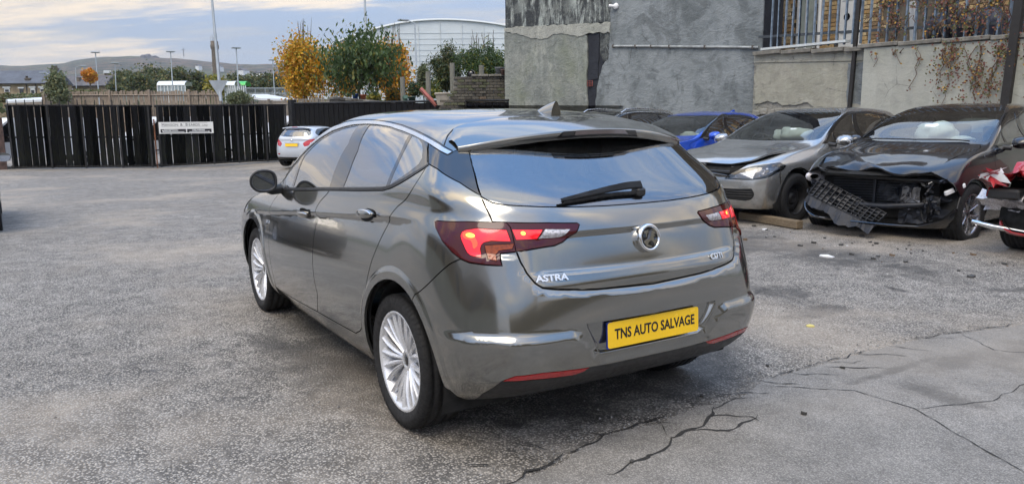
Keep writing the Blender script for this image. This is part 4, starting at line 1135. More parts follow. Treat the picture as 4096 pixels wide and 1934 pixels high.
def golf_extra(res, root, B):
    for i, s in enumerate((1, -1)):
        bowls(res['lamp'][i], [(3.27, s*.575, .650, .064), (3.15, s*.735, .695, .068)], (.92, s*.35, .05))
        m = MB(); uv = B.inv('front', [(.42, .605), (.52, .68), (.70, .74), (.82, .765), (.86, .73), (.82, .645), (.70, .60)]); P = B.ev(uv[:, 0], uv[:, 1])-B.nrm(uv[:, 0], uv[:, 1])*.055; P[:, 1] *= s
        m.add(P, [tuple(range(7)) if s > 0 else tuple(range(7))[::-1]]); m.build('lamp_housing', pm('lamp_grey', (.42, .43, .46), .25, .6), res['lamp'][i])
    for k, z in enumerate((.375, .405, .435)):
        for s in (1, -1):
            m = MB(); pts = []
            for y in np.linspace(.37, .70, 8):
                uv = B.inv('front', [(y, z)])[0]; p = B.ev([uv[0]], [uv[1]])[0]-B.nrm([uv[0]], [uv[1]])[0]*.012; pts.append((p[0], s*p[1], p[2]))
            m.tube(pts, .007, 5); m.build('vent_slat', black_trim, root)
    # loose grille bar and latch
    m = MB(); m.box((3.40, .05, .665), (.05, .75, .04), bev=.01); m.build('slam_panel', black_trim, root)
    m = MB(); m.tube([(3.46, .42, .625), (3.49, .22, .64), (3.51, 0, .66), (3.48, -.25, .70)], [.012, .022, .022, .012], 6); m.build('loose_grille_bar', gloss_black, root)
    m = MB(); m.lathe([(0, .03), (.035, .03), (.035, 0)], M=frame((3.40, .02, .735), None, (1, 0, 0)), n=14); m.build('bonnet_bump_stop', black_trim, root)
    for x in (2.74, 2.84):
        m = MB(); pts = []
        for y in np.linspace(.50, .70, 5):
            uv = B.inv('top', [(x, y)])[0]; p = B.ev([uv[0]], [uv[1]])[0]; pts += [p]
        V = []
        for p in pts: V += [(p[0]-.022, p[1], p[2]+.045), (p[0]+.022, p[1], p[2]+.045)]
        m.add(V, [(2*i, 2*i+1, 2*i+3, 2*i+2) for i in range(4)]); 
    # airbags
    for cx, cy, cz, sx, sy, sz in ((1.72, .22, 1.08, .16, .20, .11), (1.66, -.02, 1.06, .13, .11, .10)):
        bag(root, cx, cy, cz, sx, sy, sz, 2.0+cy)
def bag(root, cx, cy, cz, sx, sy, sz, seed=1.0):
    m = MB(); rows_ = []
    for a in np.linspace(-math.pi/2, math.pi/2, 14):
        rw = []
        for b in np.linspace(0, 2*math.pi, 25):
            v = Vector((math.cos(a)*math.cos(b), math.cos(a)*math.sin(b), math.sin(a)))
            k = 1+.38*mnoise.noise(v*1.4+Vector((seed, 0, 0)))+.16*(1-2*abs(mnoise.noise(v*3.0+Vector((0, seed, 0)))))
            rw.append((cx+v.x*sx*k, cy+v.y*sy*k, cz+v.z*sz*k))
        rows_.append(rw)
    m.grid(rows_); return m.build('airbag', airbag, root)
golf, golf_r, golf_B = build_car('wrecked_hatchback', 'bronze grey hatchback with buckled bonnet and black steel front wheel', 'damaged cars parked along the wall', GOLF, (4.475, -8.862, 95.4, .03), paint_b, golf_deform, golf_extra)

golf.scale = (1.045,)*3
# --- black tall hatchback with its front torn off
paint_k = paint('black_metallic', (.010, .010, .013), .3, .25, .10)
MPV = dict(rings=rings(-.78, 3.50, .91, 1.585, 1.08, 1.17, 2.16, 1.06, .80, -.62, -.40, tum=.83, rw=.70), hub=2.65, zb=1.08, cowl=2.16, mirror=(1.70, 1.10), wheel=('ten', pm('dark_alloy', (.36, .36, .38), .25, .85, .1, 9, coat=.5)), rr=.225, tr=.340, ar=.395, steer=-.03,
    doors=[[(2.02, 1.0), (2.03, .70), (2.0, .35), (1.0, .33), (.98, .60), (.98, 1.05), (.95, 1.48), (1.30, 1.44), (1.85, 1.15)], [(.97, 1.48), (1.0, 1.05), (1.0, .60), (1.02, .33), (.42, .36), (.33, .60), (.10, .85), (.06, 1.2), (.12, 1.42), (.5, 1.49)]],
    bonnet=dict(front=[(0, .80), (.45, .80), (.64, .84)], side=[(2.98, .70), (2.6, .755), (2.3, .78), (2.16, .74), (2.24, .45), (2.28, 0)]),
    screen=[(2.25, 0), (2.21, .40), (2.08, .72), (1.97, .755), (1.5, .68), (1.16, .60), (1.10, .50), (1.14, .25), (1.15, 0)],
    frame=[(2.02, 1.07), (1.62, 1.31), (1.22, 1.45), (.85, 1.50), (.35, 1.49), (0, 1.43), (-.30, 1.27), (-.28, 1.20), (0, 1.15), (1.0, 1.11)], frame_sharp=(0, 6),
    windows=[([(1.62, 1.11), (1.56, 1.30), (1.20, 1.43), (1.02, 1.46), (.99, 1.12)], (0, 3, 4)), ([(.90, 1.135), (.92, 1.47), (.6, 1.475), (.33, 1.46), (.27, 1.16)], (0, 1, 3, 4)), ([(.22, 1.17), (.25, 1.44), (0, 1.38), (-.20, 1.26), (-.04, 1.18)], (0, 1, 3)), ([(1.92, 1.09), (1.68, 1.24), (1.68, 1.11)], (0, 1, 2))],
    rearglass=[(0, 1.17), (.45, 1.18), (.60, 1.22), (.52, 1.42), (0, 1.46)],
    panels=[('void', 'front', [(0, .80), (.45, .80), (.66, .83), (.86, .70), (.90, .50), (.82, .33), (.6, .24), (0, .24)], dict(raw=True)),
            ('chr', 'side', [(1.98, 1.055), (1.0, 1.095), (0, 1.135), (0, 1.115), (1.0, 1.075), (2.03, 1.025)], dict(name='chrome_strip', mat=chrome, both=False, off=.005, gap=0, depth=.006, raw=True))])
junk = pm('crash_plastic', (.015, .018, .026), .45, .1, .3, 14, bump=.3, bs=40)
metal_d = pm('crash_metal', (.18, .18, .185), .38, .8, .35, 10)
def mpv_deform(res, root, B):
    def f(P):
        x, y = P[:, 0], P[:, 1]
        e = np.clip((x-2.5)/.8, 0, 1)
        P[:, 2] += e*e*(-.03+crum(P, 2.4, .080, 1)) + .05*e*np.exp(-((y-.15)/.25)**2)
        P[:, 0] += np.where(x > 2.9, crum(P, 3.0, .09, 7, False), 0)-.07*np.clip((x-3.0)/.3, 0, 1)*(1-np.exp(-((y-.25)/.3)**2))
        P[:, 2] -= .07*np.clip((x-3.2)/.15, 0, 1)*np.exp(-((y-.35)/.25)**2)
        return P
    bend(res['bonnet'], f)
    def g(P):
        e = np.clip((P[:, 0]-2.7)/.5, 0, 1)
        P[:, 1] += e*crum(P, 3.5, .014, 4)
        return P
def mpv_extra(res, root, B):
    r = random.Random(5)
    m = MB(); m.box((2.95, 0, .52), (.10, 1.35, .50)); m.build('radiator_support', dark_in, root)
    for k in range(11):
        m = MB(); m.box((3.10, .02, .44+.030*k), (.03, .98, .012), M=Matrix.Rotation(.03, 4, 'X')); m.build('radiator_slat', junk, root)
    m = MB(); m.box((3.125, .02, .60), (.02, .03, .36)); m.build('radiator_post', junk, root)
    m = MB(); m.tube([(3.0, -.74, .74), (3.22, -.4, .755), (3.26, 0, .75), (3.2, .4, .735), (3.0, .72, .72)], .028, 7); m.build('slam_panel', black_trim, root)
    m = MB(); m.tube([(2.98, .80, .52), (3.18, .55, .46), (3.24, .2, .42), (3.24, -.3, .42), (3.10, -.75, .47)], [.02, .032, .035, .035, .02], 6); m.build('bumper_beam', junk, root)
    # ribbed undertray hanging down
    M = Matrix.Translation((3.30, -.22, .43)) @ Matrix.Rotation(-.27, 4, 'X') @ Matrix.Rotation(.85, 4, 'Y') @ Matrix.Rotation(-.08, 4, 'Z') @ Matrix.Scale(.68, 4)
    m = MB(); n = 14
    for j in range(n):
        for i in range(5):
            if r.random() < .22: continue
            y = -.66+1.32*(j+.5)/n; x = -.16+.07*i
            m.box((x, y, 0), (.068, .092, .012), M=M)
    for j in range(n+1): m.box((-.02, -.66+1.32*j/n, .022), (.34, .009, .045), M=M)
    for i in range(6): m.box((-.195+.07*i, 0, .018), (.009, 1.32, .035), M=M)
    m.build('broken_undertray', junk, root, kind='stuff')
    bend([x for x in kids(root) if x.name.startswith('broken_undertray')], lambda P: P+np.stack([crum(P, 2.2, .05, 11, False), 0*P[:, 0], crum(P, 2.6, .06, 13, False)], 1))
    for q_ in range(9):
        cx_, cy_, cz_ = 3.05+.16*r.random(), -.75+1.5*r.random(), .30+.30*r.random(); m = MB(); rw_ = []
        for i in range(5): rw_.append([(cx_+.05*mnoise.noise(Vector((i, j, q_))*1.3), cy_+.05*j-.10, cz_+.045*i-.09+.04*mnoise.noise(Vector((j*.7, i, q_+9.)))) for j in range(5+q_ % 3)])
        m.grid(rw_, False); m.build('torn_liner', junk if q_ % 3 else metal_d, root)
    m = MB(); V = []; n = 26
    for i in range(n+1):
        y = -.66+1.32*i/n; e = .03*r.random()-.10*abs(i-15)/15+.04*math.sin(i*.5)
        V += [M @ Vector((.16, y, .0)), M @ Vector((.36+e, y, -.02-.04*r.random()))]
    m.add(V, [(2*i, 2*i+1, 2*i+3, 2*i+2) for i in range(n)], False); m.build('torn_bumper_skirt', junk, root)
    # tangle of brackets, hoses and wires on the near side
    k = MB()
    for q in range(34):
        c_ = Vector((3.0+r.random()*.22, .28+r.random()*.50, .40+r.random()*.34))
        Mx = Matrix.Translation(c_) @ Matrix.Rotation(r.random()*6, 4, 'X') @ Matrix.Rotation(r.random()*6, 4, 'Z')
        k.box((0, 0, 0), (.03+.12*r.random(), .02+.05*r.random(), .006+.02*r.random()), M=Mx)
    for q in range(14):
        c_ = Vector((3.0+r.random()*.2, -.80+r.random()*.25, .36+r.random()*.30))
        k.box((0, 0, 0), (.03+.10*r.random(), .02+.06*r.random(), .01+.03*r.random()), M=Matrix.Translation(c_) @ Matrix.Rotation(r.random()*6, 4, 'X') @ Matrix.Rotation(r.random()*6, 4, 'Z'))
    k.build('broken_brackets', junk, root, kind='stuff')
    k = MB()
    for q in range(9):
        p = Vector((3.1+.1*r.random(), .25+.5*r.random(), .62-.15*r.random())); pts = [p]
        for s_ in range(6): p = p+Vector((.03*r.uniform(-1, 1), .07*r.uniform(-1, 1), -.055*r.random()-.01)); pts.append(p)
        k.tube(pts, .005+.004*r.random(), 5)
    k.build('loose_wires', rubber, root, kind='stuff')
    k = MB()
    for q in range(9):
        c_ = Vector((3.08+r.random()*.16, .30+r.random()*.40, .45+r.random()*.26))
        k.box((0, 0, 0), (.03+.06*r.random(), .02+.03*r.random(), .008), M=Matrix.Translation(c_) @ Matrix.Rotation(r.random()*6, 4, 'X') @ Matrix.Rotation(r.random()*6, 4, 'Z'))
    k.build('bright_fittings', metal_d, root, kind='stuff')
    m = MB(); m.box((3.02, .86, .60), (.26, .035, .05), M=Matrix.Identity(4), bev=.01); o = m.build('lamp_bracket', pm('white_plastic', (.78, .79, .80), .3, 0, .05), root); 
    o.location = (0, .0, 0); o.data.transform(Matrix.Translation((3.02, .84, .64)) @ Matrix.Rotation(-.45, 4, 'Z') @ Matrix.Rotation(.35, 4, 'Y') @ Matrix.Translation((-3.02, -.86, -.60)))
    # far headlamp, still in place
    m = MB(); rows_ = []
    for a in np.linspace(0, math.pi/2, 7):
        rows_.append([(2.92+.20*math.cos(a)-.25*math.sin(b)*math.sin(a+.35)*.5, -.74+.10*math.sin(b)*math.sin(a+.35), .70+.085*math.cos(b)*math.sin(a+.35)) for b in np.linspace(0, 2*math.pi, 17)])
    m.grid(rows_); m.build('headlamp', clear_m, root)
    # strip of wheel-arch edge, torn liner
    m = MB(); m.tube([(2.65+.40*math.cos(t), .885, .335+.40*math.sin(t)) for t in np.linspace(.25, 2.9, 16)], .012, 6); m.build('wheel_arch_edge', black_trim, root)
    bag(root, 1.62, .02, 1.20, .20, .22, .13, 4.4); bag(root, 1.60, .30, 1.13, .08, .14, .04, 8.0)
    for s, a in ((1, 0), (-1, 0)):
        m = MB(); pts = []
        for y in np.linspace(-.62, .62, 9):
            uv = B.inv('top', [(2.19-.06*abs(y), abs(y))])[0]; p = B.ev([uv[0]], [uv[1]])[0]; pts.append((p[0]+.02*s, y, p[2]+.012))
        if s > 0: m.tube(pts, .008, 5); m.build('wiper', black_trim, root)
mpv, mpv_r, mpv_B = build_car('wrecked_tall_hatchback', 'black tall hatchback with its front bumper torn off beside the bronze car', 'damaged cars parked along the wall', MPV, (2.452, -9.067, 96.7, .0), paint_k, mpv_deform, mpv_extra)

# --- blue hatchback
paint_u = paint('deep_blue', (.015, .085, .55), .5, .26, .06)
BLUE = dict(rings=rings(-.74, 3.52, .86, 1.415, .965, 1.05, 1.98, .98, .74, -.56, -.38, rw=.69), hub=2.69, zb=.965, cowl=1.98, mirror=(1.68, 1.0), wheel='five', rr=.22,
    doors=[[(1.95, .93), (1.97, .70), (1.95, .35), (.95, .33), (.93, .60), (.93, 1.0), (.90, 1.32), (1.25, 1.28), (1.70, 1.06)], [(.92, 1.32), (.95, 1.0), (.95, .60), (.97, .33), (.40, .36), (.33, .60), (.12, .85), (.08, 1.1), (.12, 1.26), (.5, 1.33)]],
    bonnet=dict(front=[(0, .74), (.40, .74), (.60, .78)], side=[(3.0, .70), (2.5, .74), (2.1, .75), (2.02, .68), (2.10, .45), (2.13, 0)]),
    screen=[(2.06, 0), (2.03, .40), (1.91, .69), (1.81, .72), (1.35, .645), (1.08, .575), (1.02, .49), (1.06, .25), (1.07, 0)],
    frame=[(1.87, .965), (1.5, 1.18), (1.1, 1.32), (.75, 1.35), (.35, 1.34), (.02, 1.28), (-.26, 1.16), (-.24, 1.09), (0, 1.03), (1.0, .985)], frame_sharp=(0, 6),
    windows=[([(1.72, .985), (1.46, 1.16), (1.10, 1.295), (.95, 1.32), (.92, 1.0)], (0, 3, 4)), ([(.84, 1.01), (.86, 1.325), (.6, 1.325), (.33, 1.31), (.05, 1.24), (-.18, 1.14), (-.02, 1.06)], (0, 1, 5))],
    rearglass=[(0, 1.07), (.45, 1.08), (.60, 1.12), (.52, 1.27), (0, 1.31)],
    panels=[('lamp', 'front', [(.38, .62), (.52, .70), (.74, .745), (.82, .72), (.78, .65), (.55, .60)], dict(name='headlamp', mat=clear_m, both=False, off=.003, gap=.002, depth=.01, sharp=(0, 3))),
            ('kid', 'front', [(.03, .60), (.03, .70), (.26, .70), (.29, .66), (.24, .60)], dict(name='grille', mat=gloss_black, both=False, off=.006, gap=0, depth=.02)),
            ('low', 'front', [(0, .46), (.40, .46), (.44, .36), (0, .34)], dict(name='lower_grille', mat=black_trim, off=-.01, gap=0, depth=0, raw=True))])
def blue_extra(res, root, B):
    fin = MB(); rows_ = []
    for px_ in np.linspace(0, .14, 8):
        top = .045*(px_/.14)**.8+.002; wd = .026*min(1, (px_+.01)/.05)
        rows_.append([(-.08-px_, wd*math.cos(t), 1.40+top*math.sin(t)) for t in np.linspace(0, math.pi, 9)])
    fin.grid(rows_); fin.add(rows_[-1], [tuple(range(9))[::-1]]); fin.build('roof_aerial', paint_u, root)
    for s in (1, -1):
        m = MB(); m.tube([(3.50, s*y, z) for y, z in ((.03, .60), (.03, .70), (.24, .70), (.28, .66), (.24, .60), (.03, .60))], .008, 5); m.build('grille_surround', chrome, root)
    bag(root, 1.6, .35, 1.0, .12, .16, .06, 3.1)
blue, blue_r, blue_B = build_car('blue_hatchback', 'bright blue hatchback parked behind the grey hatchback, beside the bronze wreck', 'damaged cars parked along the wall', BLUE, (7.55, -9.42, 98, .06), paint_u, None, blue_extra)

blue.scale = (1.04,)*3
# --- black estate with silver roof rails, only its roof shows
EST = dict(rings=rings(-.95, 3.55, .88, 1.47, .99, 1.03, 2.05, 1.06, .76, -.90, -.82, rw=.70), hub=2.75, zb=.99, cowl=2.05, mirror=(1.75, 1.02), wheel='five',
    doors=[], bonnet=GOLF['bonnet'], screen=[(2.13, 0), (2.10, .40), (1.98, .70), (1.88, .735), (1.44, .66), (1.16, .585), (1.10, .50), (1.14, .25), (1.15, 0)],
    frame=[(1.94, .99), (1.56, 1.215), (1.16, 1.365), (.75, 1.40), (0, 1.395), (-.5, 1.36), (-.72, 1.22), (-.68, 1.08), (0, 1.04), (1.0, 1.01)], frame_sharp=(0, 6),
    windows=[([(1.78, 1.01), (1.52, 1.19), (1.16, 1.335), (.98, 1.36), (.95, 1.02)], (0, 3, 4)), ([(.87, 1.035), (.89, 1.37), (.4, 1.37), (.10, 1.365), (.06, 1.05)], (0, 1, 3, 4)), ([(.0, 1.055), (.02, 1.36), (-.45, 1.325), (-.62, 1.2), (-.58, 1.09)], (0, 1, 4))],
    panels=[('chr', 'side', [(1.6, 1.225), (1.2, 1.375), (.75, 1.412), (0, 1.407), (-.5, 1.37), (-.5, 1.355), (0, 1.392), (.75, 1.397), (1.2, 1.36), (1.6, 1.21)], dict(name='chrome_strip', mat=satin_al, both=False, off=.006, gap=0, depth=.006, raw=True))])
def est_extra(res, root, B):
    for s in (1, -1):
        m = MB(); pts = []
        for x in np.linspace(1.12, -.85, 14):
            uv = B.inv('top', [(x, .555)])[0]; p = B.ev([uv[0]], [uv[1]])[0]; e = min(1, min(1.12-x, x+.85)/.12); pts.append((p[0], s*p[1], p[2]+.045*e**.5))
        m.tube(pts, .016, 8); m.build('roof_rail', satin_al, root)
    fin = MB(); rows_ = []
    for px_ in np.linspace(0, .15, 8):
        top = .05*(px_/.15)**.8+.002; wd = .028*min(1, (px_+.01)/.05)
        rows_.append([(-.45-px_, wd*math.cos(t), 1.455+top*math.sin(t)) for t in np.linspace(0, math.pi, 9)])
    fin.grid(rows_); fin.add(rows_[-1], [tuple(range(9))[::-1]]); fin.build('roof_aerial', gloss_black, root)
est, est_r, est_B = build_car('black_estate', 'black estate with silver roof rails behind the grey hatchback, left of the blue car', 'damaged cars parked along the wall', EST, (9.75, -9.0, 98, .13), paint_k, None, est_extra)

# --- silver-white small hatchback by the gate, seen from behind
paint_w = paint('silver_white', (.62, .66, .72), .35, .34, .10)
WHT = dict(rings=rings(-.66, 3.30, .85, 1.46, .99, 1.08, 1.95, 1.0, .76, -.58, -.36, rw=.69), hub=2.54, zb=.99, cowl=1.95, mirror=(1.68, 1.02), wheel='five', cabin=False,
    doors=[], bonnet=dict(front=[(0, .735), (.40, .735), (.60, .77)], side=[(2.85, .68), (2.4, .72), (2.05, .74), (1.98, .68), (2.06, .45), (2.10, 0)]),
    screen=[(2.03, 0), (2.0, .40), (1.88, .69), (1.78, .72), (1.33, .65), (1.08, .58), (1.02, .49), (1.06, .25), (1.07, 0)],
    windows=[([(1.72, 1.01), (1.4, 1.21), (1.05, 1.345), (.80, 1.37), (.3, 1.365), (-.02, 1.31), (-.16, 1.22), (-.08, 1.12), (.2, 1.08)], (0,))], sglass=glassm('tinted_glass', (.3, .3, .32), .5, .05, .1),
    rearglass=[(0, 1.09), (.48, 1.10), (.62, 1.16), (.56, 1.30), (.45, 1.345), (0, 1.355)],
    panels=[('tl', 'rear', [(.44, .83), (.52, .92), (.66, .99), (.78, 1.0), (.80, .93), (.68, .88), (.66, .80), (.50, .745)], dict(name='tail_lamp', mat=pm('lens_red', (.50, .02, .03), .08, 0, .1, 30, coat=1.0), both=False, off=.004, gap=.002, depth=.01, sharp=(3, 7))),
            ('bv', 'rear', [(0, .36), (.6, .37), (.78, .34), (.80, .22), (0, .20)], dict(name='rear_valance', mat=black_trim, off=.002, gap=0, depth=.01, raw=True)),
            ('fog', 'rear', [(.52, .50), (.66, .50), (.64, .46), (.54, .455)], dict(name='reflector', mat=MC['reflector_red'], both=False, off=.003, gap=0, depth=.004, raw=True))])
def wht_extra(res, root, B):
    m = MB(); rows_ = []
    for dx, dz in ((0, .004), (-.10, .010), (-.15, -.003), (-.13, -.03)):
        rows_.append([(-.26+dx+.22*y*y, y, 1.43+dz-.12*y*y) for y in np.linspace(-.58, .58, 11)])
    m.grid(rows_); sp_ = m.build('roof_spoiler', paint_w, root)
    m = MB(); m.box((-.408, 0, 1.422), (.02, .22, .018)); m.build('high_brake_lamp', MC['lens_red'], sp_)
    M = frame((-.665, 0, .80), None, (-.99, 0, .14)); m = MB(); m.box((0, 0, .006), (.52, .111, .006), M=M); p = m.build('number_plate', MC['plate_yellow'], root)
    m = MB(); m.box((0, .075, .01), (.60, .03, .02), M=M); m.build('plate_handle', chrome, root)
    m = MB(); m.tube([(-.05, 0, 1.46), (-.26, 0, 1.66)], .004, 5); m.build('roof_aerial', black_trim, root)
    m = MB(); m.tube([(-.60, 0, 1.10), (-.60, .18, 1.13), (-.57, .34, 1.15)], .010, 5); m.build('wiper', black_trim, root)
    uv = B.inv('rear', [(0, .93)])[0]
    m = MB(); m.lathe([(0, .012), (.035, .010), (.038, 0)], M=frame((-.655, 0, .96), None, (-1, 0, 0)), n=16); m.build('badge', chrome, root)
wht, wht_r, wht_B = build_car('white_hatchback', 'silver-white hatchback with yellow rear plate standing by the black gate', 'cars parked round the yard', WHT, (24.5, -5.95, -51, -.25), paint_w, None, wht_extra)

# --- car at the left edge: mirror and front tyre show
EDGE = dict(BLUE); EDGE.pop('panels')
edge, edge_r, edge_B = build_car('grey_car', 'dark grey car at the far left edge, only its mirror and front tyre in view', 'cars parked round the yard', EDGE, (9.75, 3.60, 2, -.12), paint('dark_grey_paint', (.05, .05, .055), .5, .35, .2))

# --- red wreck at the right edge
paint_r = paint('red_paint', (.42, .008, .016), .2, .32, .25)
RED = dict(BLUE); RED['panels'] = [('void', 'front', [(0, .76), (.45, .76), (.70, .82), (.90, .72), (.92, .50), (.82, .33), (.6, .24), (0, .24)], dict(raw=True))]
def red_extra(res, root, B):
    r = random.Random(9)
    n = 12
    m = MB(); rows_ = []
    for i in range(n):
        x = 2.45+.85*i/(n-1); rw = []
        for j in range(8):
            f = j/7; y = -.62-.26*f; z = .80+.12*math.exp(-((x-2.75)/.3)**2)-.24*f*f+.02*math.sin(3*i+j)
            v = Vector((x*3, y*6, z*5)); rw.append((x+.06*mnoise.noise(v), y+.10*mnoise.noise(v*1.4+Vector((5, 0, 0))), z+.09*mnoise.noise(v*1.7)))
        rows_.append(rw)
    m.grid(rows_, False); m.build('crumpled_wing', paint_r, root)
    for k in range(9):
        m = MB(); P = [Vector((3.12+.3*r.random(), -.92+.30*r.random(), .66+.22*r.random())) for _ in range(4)]
        m.add(P, [(0, 1, 2), (0, 2, 3)]); m.build('torn_panel', paint_r if k % 3 else MC['white_plastic'], root)
    m = MB(); m.box((3.15, -.72, .60), (.3, .3, .10), bev=.03); m.build('lamp_remains', black_trim, root)
    # the near wheel carries a knocked-off lamp and a strip of bright trim
    g = MB(); rw = []
    for i in range(7):
        rw.append([(3.10+.10*math.sin(i*.9)+.05*r.random(), -.98+.06*j, .60-.035*i+.03*r.random()) for j in range(8)])
    g.grid(rw, False); g.build('headlamp', clear_m, root)
    g = MB(); g.tube([(3.22, -1.0, .30), (3.24, -.8, .27), (3.2, -.5, .24)], [.02, .03, .02], 6); g.build('bright_trim', chrome, root)
red, red_r, red_B = build_car('red_wreck', 'red wrecked car at the right edge with crumpled wing and broken headlamp', 'damaged cars parked along the wall', RED, (.03, -9.05, 93, .07), paint_r, None, red_extra)
